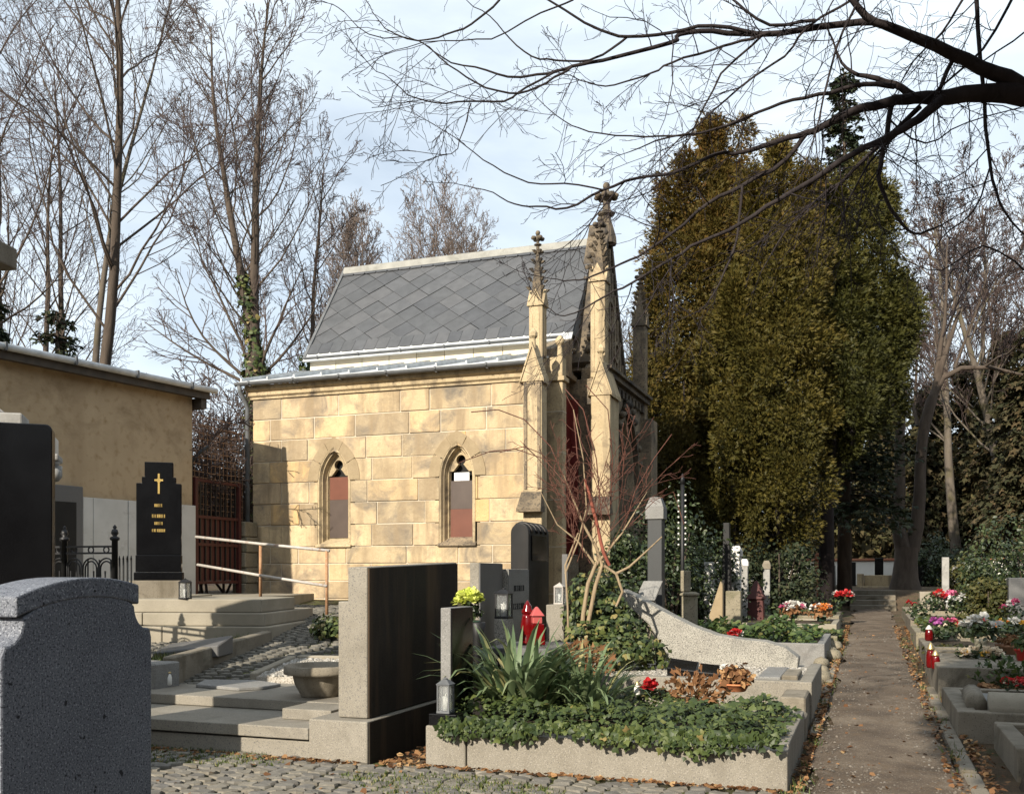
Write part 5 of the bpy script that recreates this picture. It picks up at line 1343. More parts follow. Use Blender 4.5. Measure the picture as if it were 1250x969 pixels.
# upright stones between chapel and evergreen trees
def column_stone(label, px, py0, py1, w_px, d, shaft, cap=None, cap_h=0, base=None, base_h=0, name='headstone', cat='headstone', taper=1.0, group=None):
    x, y = XY(px, d); w = w_px*d/1200; z1 = EYE + (700-py0)/1200*d; z0 = EYE + (700-py1)/1200*d
    z0 = min(z0, g(x, y) + .1)
    t = thing(name, label, cat, (x, y, g(x, y)), 0, group)
    zb = z0
    if base:
        mb = MB(); mb.box(x-w*.75, y-w*.7, g(x, y)-.2, x+w*.75, y+w*.7, z0+base_h); mb.build('base', M[base], t, .012, 2); zb = z0 + base_h + .001
    else: zb = g(x, y) - .2
    zt_ = z1 - cap_h
    mb = MB(); mb.frustum(x, y, zb, zt_, w, w*taper); mb.build('shaft', M[shaft], t, .012, 2)
    if cap:
        mb = MB(); mb.box(x-w*.62, y-w*.62, zt_+.001, x+w*.62, y+w*.62, zt_+cap_h*.55); mb.frustum(x, y, zt_+cap_h*.551, z1, w*1.2, w*.7); mb.build('cap', M[cap], t, .008, 2)
    return t
column_stone('tall square grey stele with projecting cap beside the red twigged shrub', 801, 607, 735, 18, 14.2, 'shade_grey', 'granite_grey', .32)
column_stone('dark obelisk standing on a low stone base under evergreen trees', 887, 638, 760, 11, 19, 'black_dull', None, 0, 'black', .75, taper=.7)
column_stone('white fluted marble column stone with square capital under evergreens', 899, 666, 752, 11, 20, 'marble', 'marble', .22)
column_stone('shorter white column stone behind the fluted marble column', 909, 682, 752, 8, 21.5, 'old_marble', 'marble', .16)
column_stone('slim grey pillar stone in the shade right of the red lantern house', 936, 684, 752, 8, 23, 'old_marble', 'concrete', .2)
column_stone('stumpy mossy post with narrow upper stone behind the curved stone', 842, 722, 770, 17, 15.5, 'moss_stone', 'moss_stone', .06)
x, y = XY(837, 15.5); block_thing('gravestone_stump', 'narrow weathered upright stone on the stumpy mossy post', 'headstone', [(x-.07, y-.07, 1.17, x+.07, y+.07, 1.50)], 'moss_stone', .015)
column_stone('squat ochre stone pillar lit by sun before the dark obelisk', 896, 721, 765, 18, 17.5, 'moss_stone', None)
column_stone('white marble slab leaning among twigs left of dark obelisk', 866, 686, 740, 12, 19.5, 'marble', None)
column_stone('small white capped post left of the dark obelisk', 874, 686, 740, 8, 21, 'old_marble', 'marble', .12)
x, y = XY(875, 18.0); t = thing('headstone', 'pointed orange lit wedge shaped stone left of obelisk', 'headstone', (x, y, .2)); mb = MB(); mb.prism([(-.12, -.2), (.12, -.2), (.12, 1.05), (.08, 1.12), (-.12, .5)], lambda u, v, q: (u, q, v), -.1, .1); mb.build('stone', M['voussoir'], t, .012, local=True)
x, y = XY(923, 20.5); t = thing('grave_candle', 'red brown house shaped lantern on the ground under evergreens', 'lantern', (x, y, .3)); mb = MB(); mb.frustum(0, 0, 0, .62, .36, .30); mb.build('body', M['rustred'], t, .01, local=True); mb = MB(); mb.frustum(0, 0, .622, 1.0, .40, .06); mb.build('roof', M['rustred'], t, .01, local=True)
x, y = XY(788, 13.6); t = thing('plaque', 'slanted grey stone plaque beside the tall grey stele', 'plaque', (x, y, .3)); mb = MB(); mb.hexa([(-.14,-.06,.78),(.14,-.06,.78),(.14,.0,.78),(-.14,.0,.78)], [(-.05,.1,1.05),(.22,.1,1.05),(.22,.16,1.05),(-.05,.16,1.05)]); mb.build('panel', M['granite_grey'], t, .008, local=True); mb = MB(); mb.box(-.1, -.03, -.2, .12, .12, .777); mb.build('stand', M['concrete'], t, .01, local=True)
x, y = XY(833, 17); t = thing('garland_pole', 'thin dark pole hung with two rows of pale beads', 'pole', (x, y, .2)); mb = MB(); mb.tube([(0,0,0),(0,0,2.85)], .035, 6); mb.lathe([(.05,2.8),(.03,2.9),(.01,2.98)], 6); mb.build('pole', M['iron'], t, local=True)
bd = MB()
for k in range(10):
    for s in (-.06, .06): bd.ball((s, -.04, 1.75 + k*.095), .019, 0, 6)
bd.build('beads', M['marble'], t, local=True, kind='stuff')
x, y = XY(835, 16); block_thing('low_wall', 'dark low stone wall with rough coping behind curved stone', 'wall', [(-4.0, 14.6, 0, -2.2, 14.85, .62)], 'moss_stone', .02)

# end of the path: steps, wall and stones
stp = thing('path_steps', 'stone steps at the far end of the path', 'steps', (.1, 32.5, .3))
for k in range(4):
    mb = MB(); mb.box(-.55, 31.9 + k*.5, .2, .8, 33.9, .34 + (k+1)*.145 - (.0 if k else .0)); mb.v = [(a, b, c_ - .003*(3-k) if False else c_) for a, b, c_ in mb.v]
    mb.build('step', M['concrete'], stp, .015)
ter = MB()
for a in (-14, 14): pass
mb = MB(); mb.box(-30, 33.95, -.5, 40, 60, .93)
w_ = thing('end_wall', 'low whitewashed wall closing the cemetery behind the path', 'wall', (0, 40, .9))
mb = MB(); mb.box(-7, 40, .3, 9, 40.35, 1.93); mb.build('wall', M['whitewash'], w_, .02)
mb = MB(); mb.box(-7.1, 39.93, 1.933, 9.1, 40.42, 2.03); mb.build('coping', M['brick'], w_, .02)
for px, y0, y1, w, d, lab, mat in ((1073, 681, 707, 10, 36.3, 'black headstone on stone surround at the end of the path', 'black'), (1040, 686, 705, 9, 36.5, 'dark square plaque stone against the whitewashed wall', 'black_dull'),
                                   (1124, 690, 704, 7, 35.8, 'small black tablet right of the forked tree against the wall', 'black')):
    column_stone(lab, px, y0, y1, w, d, mat)
x, y = XY(1073, 35.2); t = thing('grave_surround', 'sunlit yellow stone surround below the black headstone at path end', 'grave', (x, y, .9))
for a in ((-.75, -.1, 0, -.5, .2, .55), (.5, -.1, 0, .75, .2, .55), (-.497, 0, 0, .497, .15, .5), (-.65, -.5, -.2, .65, -.103, .1)):
    mb = MB(); mb.box(*a); mb.build('stone', M['sandstone_trim'], t, .02, local=True)
column_stone('grey pointed stone in front of whitewashed wall left of path', 1016, 690, 722, 9, 33, 'old_marble', None, 0, 'concrete', .2, taper=.8)
column_stone('dark ivy wrapped stone left of the far steps', 988, 698, 730, 16, 29, 'moss_stone', None)
x, y = XY(1001, 30); t = thing('rock_monument', 'tall rugged orange brown rock monument beside the far path', 'monument', (x, y, .4))
mb = MB()
for k in range(7):
    z0 = k*.24; w = .62 - k*.05; mb.frustum(rng.uniform(-.05, .05), rng.uniform(-.05, .05), z0, z0+.237, w*rng.uniform(.9, 1.1), w*rng.uniform(.75, 1.0), 0, rng.uniform(-.4, .4))
mb.build('rock', M['brick'], t, .04, local=True)
mb = MB(); mb.box(-.35, -.3, -.4, .35, .3, -.003); mb.build('foot', M['moss_stone'], t, .02, local=True)
column_stone('grey brown rough pillar right of the orange rock monument', 1012, 655, 715, 10, 31, 'moss_stone', None, taper=.8)

# right of the path
r1 = kerb_grave('grave', 'nearest right hand grave with low weathered kerb by tree foot', .98, 2.6, 7.7, 9.05, .20, 'concrete', 'soil', .13)
mb = MB(); mb.box(1.25, 8.0, 0, 2.4, 8.8, .17); mb.build('cover_slab', M['concrete'], r1, .01)
r2 = kerb_grave('grave', 'grey right hand grave with bolster stone and white lettered slab', .72, 2.9, 9.25, 11.2, .22, 'concrete', 'concrete', .16)
mb = MB(); mb.box(1.02, 9.62, .1, 2.7, 10.6, .285); s2 = mb.build('cover_slab', M['granite_grey'], r2, .012, 2)
mb = MB(); mb.tube([(.98, 9.42, .30), (2.6, 9.42, .30)], .13, 10); mb.build('bolster', M['concrete_warm'], r2); mb = MB(); mb.tube([(.90, 9.55, .29), (.94, 10.5, .29)], .09, 10); mb.build('bolster', M['concrete'], r2)
lt = MB(); glyphs(lt, lambda u, v, q: (u, v, .287 - q), 1.16, 9.66, 1.2, .10, 12, 11, .2, .003); lt.build('lettering', M['white_letter'], s2, kind='stuff')
c = XY(1243, 10.4); t = thing('plant', 'feathery green plant growing behind the lettered slab', 'plant', (c[0], c[1], .2)); foliage('leaves', t, (c[0]-.05, c[1]+.2, .25), .42, .25, .3, 420, .05, .12, M['ground_cover'], 'spray', -.1, .2)
wreath('wreath of small red blossoms on the lettered slab', XY(1245, 9.75)[0], XY(1245, 9.75)[1], .287, .17, 'bush', [('f_red', 12, .05), ('f_cream', 8, .035)], 120)
r3 = kerb_grave('grave', 'broad brown framed right hand grave with candles and wreath', .72, 3.4, 11.75, 14.4, .34, 'concrete', 'concrete', .16)
mb = MB(); mb.box(1.0, 12.0, .2, 3.2, 13.2, .37); s3 = mb.build('cover_slab', M['granite_grey'], r3, .01, 2); mb = MB(); mb.box(.95, 13.25, .2, 3.2, 14.2, .35); mb.build('cover_slab', M['dark_grey'], r3, .01, 2)
lt = MB(); glyphs(lt, lambda u, v, q: (u, v, .372 - q), 1.05, 12.04, 1.9, .10, 20, 4, .2, .003); lt.build('lettering', M['white_letter'], s3, kind='stuff')
n = 240; t = thing('leaf_pile', 'dry tan leaves lying on front of the brown framed grave', 'leaves', (1.5, 11.6, .2)); scatter('leaves', DRY_V, DRY_F, np.c_[1.1 + nrg.random(n)*.9, 11.25 + nrg.random(n)*.4, .24 + nrg.random(n)*.05], frames(np.c_[nrg.normal(0, .4, (n, 2)), np.ones(n)]), .04 + nrg.random(n)*.03, M['copper_leaf'], t)
for px, d, h, lab in ((1136, 11.6, .30, 'left red grave candle on the brown framed kerb'), (1142, 11.45, .22, 'lower right red grave candle on the brown framed kerb')):
    c = XY(px, d); grave_candle(lab, c[0], c[1], .342, .05, h)
c = XY(1148, 11.9); grave_candle('small pale tealight cup right of the red candles', c[0], c[1], .342, .05, .08, None, 'cream', 'f_orange')
c = XY(1196, 12.3); wreath('wreath with cream roses on the broad brown framed grave', c[0], c[1], .372, .26, 'bush', [('f_cream', 16, .075), ('f_yellow', 3, .05)], 220)
c = XY(1197, 12.9); potted('white chrysanthemum bunch in cream vase on brown framed grave', 'flowers', c[0], c[1], .36, .085, .24, 'cream', .24, .26, 'bush', [('f_white', 6, .085)], 200, .08)
c = XY(1236, 12.9); potted('brown clay bowl with faded heather on the framed grave', 'flower pot', c[0], c[1], .36, .20, .16, 'clay_brown', .22, .14, 'copper_leaf', (), 260, .05)
c = XY(1253, 11.9); potted('red plastic pot with green grass cushion at right edge', 'flower pot', c[0], c[1], .36, .13, .19, 'redpot', .17, .16, 'ground_cover', (), 300, .06)
c = XY(1156, 13.9); t = thing('plant', 'low olive moss cushion on the back of framed grave', 'plant', (c[0], c[1], .34)); foliage('leaves', t, (c[0], c[1], .34), .42, .2, .12, 320, .03, .07, M['olive_bush'], 'leaf', 0)
r4 = kerb_grave('grave', 'flower covered right hand grave behind the framed grave', .75, 3.4, 14.9, 17.0, .3, 'concrete', 'bedsoil', .14)
r5 = kerb_grave('grave', 'low mossy right hand grave under dark leafy plants', .75, 3.6, 17.8, 20.2, .3, 'moss_stone', 'bedsoil', .14)
r6 = kerb_grave('grave', 'farther right hand grave with white box before the forked tree', .8, 4.2, 21.5, 24.5, .3, 'concrete', 'bedsoil', .16)
r7 = kerb_grave('grave', 'farthest right hand grave near the tree roots', .85, 4.0, 25.6, 28.6, .28, 'moss_stone', 'bedsoil', .16)
cover(r5, .85, 2.2, 17.9, 20.1, .3, .35, 800, 'ivy', .12); cover(r6, 1.0, 4.1, 21.7, 24.3, .3, .25, 700, 'bush', .12); cover(r7, 1.0, 3.9, 25.7, 28.5, .3, .3, 600, 'bush', .14)
cover(r4, 1.6, 3.3, 15.2, 16.9, .28, .12, 420, 'ground_cover', .09)
FL = [(1134, 15.0, 'candle', 'clear topped red candle on the flower covered grave'),
      (1143, 15.6, [('f_purple', 6, .12)], 'purple pink artificial flowers in front row right of path'), (1155, 16.0, [('f_pink', 7, .10), ('f_orange', 3, .08)], 'pink and orange flower bunch behind purple ones'),
      (1152, 15.2, [('f_cream', 4, .04)], 'green cushion wreath with pale rosettes below the pink bunch'), (1199, 16.2, [('f_red', 8, .12), ('f_pink', 4, .10)], 'crimson azalea bunch right of path'),
      (1240, 15.6, [('f_white', 8, .10), ('f_yellow', 6, .08)], 'white and yellow flower bunch near right edge'), (1226, 15.3, [('f_orange', 5, .08), ('f_yellow', 2, .06)], 'orange marigold bowl near right edge'),
      (1181, 15.5, [('f_red', 4, .09)], 'small dark red flowers beside the white vase'), (1213, 16.6, [('f_yellow', 1, .06)], 'yellow green shrublet behind white flowers'),
      (1164, 24, [('f_pink', 6, .16)], 'tall pink flower bunch in front of the bushes'), (1140, 24, [('f_red', 5, .16)], 'red flower bunch below the forked tree'), (1122, 19.8, [('f_red', 4, .1)], 'small red flowers on mossy grave'),
      (1172, 21, [('f_white', 7, .12)], 'white spray of flowers before the olive bush'), (1242, 18.5, [('f_pink', 5, .12), ('f_white', 4, .12)], 'pink and white bunch far right')]
for px, d, fl, lab in FL:
    c = XY(px, d); z = g(*c) + .30
    if fl == 'candle': grave_candle(lab, c[0], c[1], z, .06, .24, None, 'redglass', 'marble'); continue
    far = d > 18; fl = [(m, max(1, int(k*.62)), hr*.6) for m, k, hr in fl]
    potted(lab, 'flowers', c[0], c[1], z, .1, .06, 'greenpot', .2 + .1*far, .20 + .2*far, 'bush' if 'yellow green' not in lab else 'ground_cover', fl, 110, .09)
c = XY(1138, 24.5); block_thing('stone_box', 'pale square stone box beside the forked tree', 'stone box', [(c[0]-.3, c[1]-.2, .2, c[0]+.3, c[1]+.2, 1.0)], 'concrete_warm', .02)
for px, y0, y1, w, d, lab, mat in ((1154, 680, 722, 8, 28, 'slim pale stele right of the forked tree', 'old_marble'), (1178, 686, 715, 7, 31, 'small pale stone among bushes right of slim stele', 'old_marble'), (1196, 682, 716, 8, 30, 'pale headstone half hidden by the large leaf bush', 'old_marble'), (1166, 690, 715, 8, 32, 'grey stone slab between slim stele and bushes', 'granite_grey'), (1243, 705, 745, 24, 20, 'dark headstone at the right edge in shade', 'dark_grey')):
    column_stone(lab, px, y0, y1, w, d, mat)
# ------------------------------------------------------------------ trees
def grow(r, mbs, p, d, L, rad, lev, S):
    """one limb and everything that grows from it; S[lev] = dict(n, seg, wig, up, kids, ang, ratio, start, rr, end)"""
    s = S[lev]; n = s['seg']; pts = [p.copy()]; rads = [rad]; dirs = [d.copy()]
    q = p.copy(); dd = d.copy(); st = L / n
    for i in range(n):
        dd = dd + Vector((r.gauss(0, 1), r.gauss(0, 1), r.gauss(0, 1))) * s['wig'] + Vector((0, 0, s['up']))
        dd.normalize(); q = q + dd*st; pts.append(q.copy()); dirs.append(dd.copy())
        rads.append(max(s.get('min', .006), rad * (1 - (1 - s['end']) * (i+1)/n)))
    mbs[min(lev, len(mbs)-1)].tube(pts, rads, s['sides'], cap=False)
    if lev + 1 < len(S):
        k = max(1, int(s['kids'] * r.uniform(.8, 1.2)))
        for j in range(k):
            t = lerp(s['start'], 1.0, (j + r.random()) / k) if k > 1 else r.uniform(s['start'], 1)
            x = t*n; i = min(n-1, int(x)); f = x - i
            b = pts[i].lerp(pts[i+1], f); dr = dirs[i+1]
            o = dr.orthogonal().normalized(); o.rotate(Matrix.Rotation(r.uniform(0, 6.283), 3, dr))
            a = s['ang'] * r.uniform(.7, 1.25); nd = (dr*math.cos(a) + o*math.sin(a)).normalized()
            ratio = s['ratio'] * r.uniform(.7, 1.15) * (1 - s.get('tapl', .5)*(t - s['start'])/(1.001 - s['start']))
            br = rads[i]*(1-f) + rads[i+1]*f
            grow(r, mbs, b, nd, L*ratio, min(br*.8, rad*s['rr']*(1 - .4*t)), lev+1, S)
def bare_tree(name, label, px, d, H, r0, seed, S, bk='bark', tw='bark_twig', lean=(0, 0), z0=None, group=None, stems=1):
    x, y = XY(px, d); z = g(x, y) - .2 if z0 is None else z0
    t = thing(name, label, 'tree', (x, y, z), 0, group)
    r = random.Random(seed); mbs = [MB(), MB(), MB()]
    for k in range(stems):
        dv = Vector((lean[0] + (r.uniform(-.12, .12) if stems > 1 else 0), lean[1], 1)).normalized()
        grow(r, mbs, Vector((x + .3*k, y, z)), dv, H*(1 - .08*k), r0*(1 - .15*k), 0, S)
    mbs[0].build('trunk', M[bk], t); mbs[1].build('limbs', M[bk], t, kind='stuff'); mbs[2].build('crown', M[tw], t, kind='stuff')
    return t
def spec(n1=26, a1=.75, rt1=.42, up1=.06, n2=9, n3=6, n4=3, st=.28, mn=.006, a2=.7, wig=.03, rr=.23):
    return [dict(seg=14, wig=wig, up=.03, kids=n1, ang=a1, ratio=rt1, start=st, rr=rr, end=.12, sides=8, tapl=.55),
            dict(seg=8, wig=.10, up=up1, kids=n2, ang=a2, ratio=.46, start=.2, rr=.5, end=.2, sides=5, min=.010),
            dict(seg=5, wig=.10, up=up1*.8, kids=n3, ang=.7, ratio=.5, start=.2, rr=.55, end=.35, sides=3, min=mn),
            dict(seg=4, wig=.12, up=up1*.6, kids=n4, ang=.7, ratio=.55, start=.25, rr=.6, end=.5, sides=3, min=mn),
            dict(seg=2, wig=.14, up=.04, kids=0, ang=.6, ratio=.5, start=.3, rr=.6, end=.7, sides=3, min=mn*.85)]
def limb_tubes(lst, d, mat_mb, n=7):
    """limbs followed in the photograph: pixel polyline with widths -> real tubes at their distance"""
    for pts, ws in lst:
        m = len(pts); P3 = [P(a, b, d) for a, b in pts]
        mat_mb.tube(P3, [w*d/1200/2 for w in ws], n, cap=False)
bare_tree('bare_tree', 'tall bare tree with twin trunks rising behind the ochre building', 106, 25, 19.5, .19, 3, spec(32, .80, .40, .05, 10, 6, 3, .34), 'bark', stems=1)
bare_tree('bare_tree', 'thinner second trunk close beside the tall bare tree', 121, 25.8, 17, .13, 12, spec(14, .6, .34, .06, 7, 5, 2, .45), 'bark_grey')
# the ivy clad tree that forks
x, y = XY(318, 23); tB = thing('bare_tree', 'forked bare tree with ivy covered trunk behind the building gap', 'tree', (x, y, .9))
r = random.Random(5); mbs = [MB(), MB(), MB()]
base = Vector((x, y, .8)); fk = P(311, 432, 23)
mbs[0].tube([base, base.lerp(fk, .5), fk], [.27, .25, .23], 10, cap=False)
SB_ = spec(26, .66, .50, .055, 9, 6, 3, .04, .0062, rr=.22)
grow(r, mbs, fk, (P(293, 250, 23) - fk).normalized(), 8.0, .115, 0, SB_); grow(r, mbs, fk, (P(313, 250, 23.2) - fk).normalized(), 8.3, .13, 0, SB_)
for a, b in (((262, 330), 4.0), ((225, 350), 3.4), ((350, 330), 3.0), ((372, 380), 2.8), ((240, 420), 3.4)): grow(r, mbs, fk.lerp(base, .12), (P(a[0], a[1], 23 + r.uniform(-1, 1)) - fk).normalized(), b, .045, 1, SB_)
mbs[0].build('trunk', M['bark'], tB); mbs[1].build('limbs', M['bark'], tB, kind='stuff'); mbs[2].build('crown', M['bark_twig'], tB, kind='stuff')
def ivy_trunk(par, a, b, r0, r1, n):
    t = nrg.random(n)**.8; an = nrg.random(n)*6.283; rr = r0 + (r1-r0)*t + np.abs(nrg.normal(0, .05, n))
    A = np.array(a); B = np.array(b); p = A + (B-A)*t[:, None] + np.c_[np.cos(an)*rr, np.sin(an)*rr, np.zeros(n)]
    nz = np.c_[np.cos(an), np.sin(an), np.full(n, .4)] + nrg.normal(0, .4, (n, 3))
    scatter('ivy', IVY_V, IVY_F, p, frames(nz), .08 + nrg.random(n)*.07, M['ivy'], par)
ivy_trunk(tB, base, fk, .27, .20, 1500); ivy_trunk(tB, fk, P(297, 335, 23), .15, .10, 260)
tC = bare_tree('bare_tree', 'slim ivy clad bare tree left of the chapel roof', 374, 25, 11, .12, 21, spec(16, .55, .34, .06, 8, 5, 3, .3), 'bark')
c = XY(374, 25); ivy_trunk(tC, (c[0], c[1], .9), (c[0], c[1], 7.0), .18, .10, 700)
for i, (px, d, H, r0) in enumerate(((40, 30, 15, .15), (10, 27, 13.5, .13), (72, 32, 16.5, .16), (-30, 26, 18, .2))):
    bare_tree('bare_tree', ['slender bare tree left of the tall twin trunk', 'slender bare tree at the left picture edge', 'pale slender bare tree between edge trees and twin trunk', 'large bare tree partly cut by the left edge', 'thin far bare tree behind the twin trunk'][i], px, d, H, r0, 40+i, spec(18, .62, .36, .07, 8, 6, 3, .3), 'bark')
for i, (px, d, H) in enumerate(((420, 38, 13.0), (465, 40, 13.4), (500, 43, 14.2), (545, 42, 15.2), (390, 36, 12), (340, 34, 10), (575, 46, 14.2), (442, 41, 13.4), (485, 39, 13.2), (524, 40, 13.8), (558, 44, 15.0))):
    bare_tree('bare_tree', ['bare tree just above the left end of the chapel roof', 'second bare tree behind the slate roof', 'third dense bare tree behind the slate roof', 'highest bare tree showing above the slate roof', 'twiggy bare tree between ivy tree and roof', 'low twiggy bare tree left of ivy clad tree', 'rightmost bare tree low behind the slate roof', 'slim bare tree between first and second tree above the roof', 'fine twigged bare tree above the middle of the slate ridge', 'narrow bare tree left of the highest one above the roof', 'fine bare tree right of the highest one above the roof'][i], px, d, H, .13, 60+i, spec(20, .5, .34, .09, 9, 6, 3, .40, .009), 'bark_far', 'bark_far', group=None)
x, y = XY(343, 30); t = thing('bush', 'copper leaved bush between the bare trees left of chapel', 'bush', (x, y, 1)); foliage('leaves', t, (x, y, 6.2), 1.1, 1.0, 1.6, 700, .08, .16, M['copper_leaf'], 'leaf', -1, .1); mb = MB(); mb.tube([(x, y, .8), (x, y, 6)], .08, 6); mb.build('trunk', M['bark'], t)
for i, (px, d, H) in enumerate(((252, 20, 4.6), (285, 21, 4.9), (300, 24, 5.5))):
    S = [dict(seg=6, wig=.12, up=.04, kids=14, ang=.7, ratio=.55, start=.1, rr=.5, end=.3, sides=5), dict(seg=5, wig=.14, up=.03, kids=8, ang=.8, ratio=.55, start=.1, rr=.6, end=.4, sides=3, min=.009), dict(seg=4, wig=.16, up=0, kids=5, ang=.8, ratio=.55, start=.1, rr=.6, end=.5, sides=3, min=.008), dict(seg=3, wig=.2, up=0, kids=0, ang=.8, ratio=.5, start=.1, rr=.6, end=.6, sides=3, min=.008)]
    x, y = XY(px, d); t = thing('bare_bush', ['reddish bare bush behind the red gate', 'second reddish bare bush behind the wire fence', 'far brown bare bush beside the chapel corner'][i], 'bush', (x, y, 1.1)); mbs = [MB(), MB()]; r = random.Random(90+i)
    for k in range(7): grow(r, mbs, Vector((x + r.uniform(-.3, .3), y, 1.0)), Vector((r.uniform(-.45, .45), r.uniform(-.4, .4), 1)).normalized(), H*r.uniform(.6, .9), .03, 0, S)
    mbs[0].build('stems', M['bark_twig'], t, kind='stuff'); mbs[1].build('twigs', M['bark_twig'], t, kind='stuff')

# evergreens: conifer made of many sprays gathered in clumps
def thuja(label, px, d, ztop, R_, zbot, mat, seed, nclump=430, per=74, lobes=(), spray=.125, shape=None, name='thuja_tree', cat='tree', group=None, colr=.36, upw=.2):
    r = np.random.default_rng(seed); x, y = XY(px, d); z = g(x, y)
    t = thing(name, label, cat, (x, y, z), 0, group)
    mb = MB(); mb.tube([(x, y, z-.2), (x, y, lerp(z, ztop, .5)), (x, y, ztop-.3)], [.22, .15, .03], 8)
    C = []
    parts = [(x, y, ztop, R_, zbot, 1.0)] + list(lobes)
    wsum = sum(p[3]*(p[2]-p[4]) for p in parts)
    for (cx, cy, zt_, RR, zb_, sq) in parts:
        m = int(nclump * RR*(zt_-zb_) / wsum)
        nl = max(9, int(RR*(zt_-zb_)*3.8)); lu, la = r.random(nl)**.9, r.random(nl)*6.283; li = r.integers(0, nl, m)
        du, da = r.normal(0, .085, m), r.normal(0, .30, m); u = np.clip(lu[li] + du, 0, .995); an = la[li] + da
        dent = 1 - .30*np.clip((du/.13)**2 + (da/.40)**2, 0, 1.4)
        prof = shape(u) if shape else np.sin(np.pi*np.clip(.10 + .90*u, 0, 1))**.62 * (1 - .22*u) * np.where(u > .75, np.clip((1-u)/.25, 0, 1)**.55, 1)
        rad = RR*prof*dent*(.74 + .34*r.random(m)**.8) * (.80 + .36*r.random(nl)[li]) * (1 + .13*np.sin(an*3 + u*9 + seed) + .10*np.sin(an*5 - u*14))
        C.append(np.c_[cx + rad*np.cos(an), cy + rad*np.sin(an), zb_ + u*(zt_-zb_)])
        if (cx, cy) != (x, y): mb.tube([(x, y, max(z, zb_-1)), (cx, cy, zb_), (cx, cy, zt_-.3)], [.10, .08, .02], 6)
    mb.build('trunk', M['bark_dark'], t)
    C = np.concatenate(C); m = len(C)
    cr_ = colr*(.6 + .8*r.random(m))
    P_ = np.repeat(C, per, 0); crr = np.repeat(cr_, per)
    dd = r.normal(size=(len(P_), 3)); dd /= np.linalg.norm(dd, axis=1, keepdims=True); q = r.random(len(P_))**.45
    off = dd*(crr*q)[:, None]*np.array([1, 1, 1.15])
    pos = P_ + off
    out = P_ - np.array([x, y, 0]); out[:, 2] = 0; out /= np.linalg.norm(out, axis=1, keepdims=True)+1e-6
    dr = dd*.9 + out*.55 + np.array([0, 0, upw]) + r.normal(0, .35, dd.shape)
    rot = frames_y(dr, out + r.normal(0, .55, dd.shape))
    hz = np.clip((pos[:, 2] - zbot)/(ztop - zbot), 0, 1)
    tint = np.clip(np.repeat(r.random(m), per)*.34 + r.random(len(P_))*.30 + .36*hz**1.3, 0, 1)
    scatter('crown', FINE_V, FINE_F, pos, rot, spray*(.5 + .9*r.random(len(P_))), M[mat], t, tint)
    return t
def LB(px, d, py, R_, zb): x_, y_ = XY(px, d); return (x_, y_, EYE + (700-py)/1200*d, R_, zb, 1)
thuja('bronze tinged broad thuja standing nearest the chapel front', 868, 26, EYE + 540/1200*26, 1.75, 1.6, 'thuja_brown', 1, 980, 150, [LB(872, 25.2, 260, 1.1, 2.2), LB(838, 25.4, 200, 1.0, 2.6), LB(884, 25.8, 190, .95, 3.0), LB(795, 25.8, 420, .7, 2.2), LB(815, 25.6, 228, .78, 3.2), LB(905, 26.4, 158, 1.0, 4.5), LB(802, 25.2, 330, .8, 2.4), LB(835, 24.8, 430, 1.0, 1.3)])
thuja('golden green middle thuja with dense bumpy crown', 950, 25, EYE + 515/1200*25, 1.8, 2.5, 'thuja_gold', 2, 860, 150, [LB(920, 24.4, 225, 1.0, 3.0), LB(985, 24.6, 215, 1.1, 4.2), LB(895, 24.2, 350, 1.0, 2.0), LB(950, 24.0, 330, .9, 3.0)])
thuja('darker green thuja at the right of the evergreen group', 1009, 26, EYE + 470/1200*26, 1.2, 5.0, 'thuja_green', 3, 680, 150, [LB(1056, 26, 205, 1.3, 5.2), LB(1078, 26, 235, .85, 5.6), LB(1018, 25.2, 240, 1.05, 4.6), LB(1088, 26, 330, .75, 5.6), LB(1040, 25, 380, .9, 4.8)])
EV_X, EV_Y = -.6, -3.0
thuja_back = None
def conifer(label, px, d, ztop, R_, zbot, mat, seed, tiers=22, n=9000, droop=.5, name='spruce_tree', spray=.22):
    r = np.random.default_rng(seed); x, y = XY(px, d); z = g(x, y)
    t = thing(name, label, 'tree', (x, y, z)); mb = MB(); mb.tube([(x, y, z-.2), (x, y, ztop)], [.24, .03], 8); mb.build('trunk', M['bark'], t)
    P_, D_ = [], []; br = MB()
    for k in range(tiers):
        u = (k + .5)/tiers; zz = lerp(zbot, ztop, u); L = R_*(1-u)**.85*r.uniform(.75, 1.15) + .12
        for j in range(7):
            a = r.random()*6.283; m = int(n/tiers/7*(1.6 - 1.2*u))
            s = r.random(m)**.7
            zz_ = zz + r.uniform(-.2, .2)
            px_ = x + np.cos(a)*L*s; py_ = y + np.sin(a)*L*s; pz_ = zz_ - droop*L*s**1.6 + .12*L*s
            P_.append(np.c_[px_, py_, pz_] + r.normal(0, .07 + .05*L, (m, 3))*np.array([1, 1, .5]))
            D_.append(np.c_[np.full(m, np.cos(a)), np.full(m, np.sin(a)), np.full(m, -droop*.9)] + r.normal(0, .5, (m, 3)))
            br.tube([(x, y, zz_), (x + math.cos(a)*L*.5, y + math.sin(a)*L*.5, zz_ - droop*L*.33 + .06*L), (x + math.cos(a)*L*.95, y + math.sin(a)*L*.95, zz_ - droop*L*.85 + .1*L)], [.035, .025, .008], 4)
    br.build('branches', M['bark'], t, kind='stuff')
    P_ = np.concatenate(P_); D_ = np.concatenate(D_)
    scatter('crown', SPRAY_V, SPRAY_F, P_, frames_y(D_, np.array([0, 0, 1.]) + r.normal(0, .5, P_.shape)), spray*(.6 + .8*r.random(len(P_))), M[mat], t)
    return t
conifer('slim dark spruce rising behind the thuja group', 1031, 31, EYE + 612/1200*31, 2.0, 3, 'spruce', 5, 34, 12000, .25)
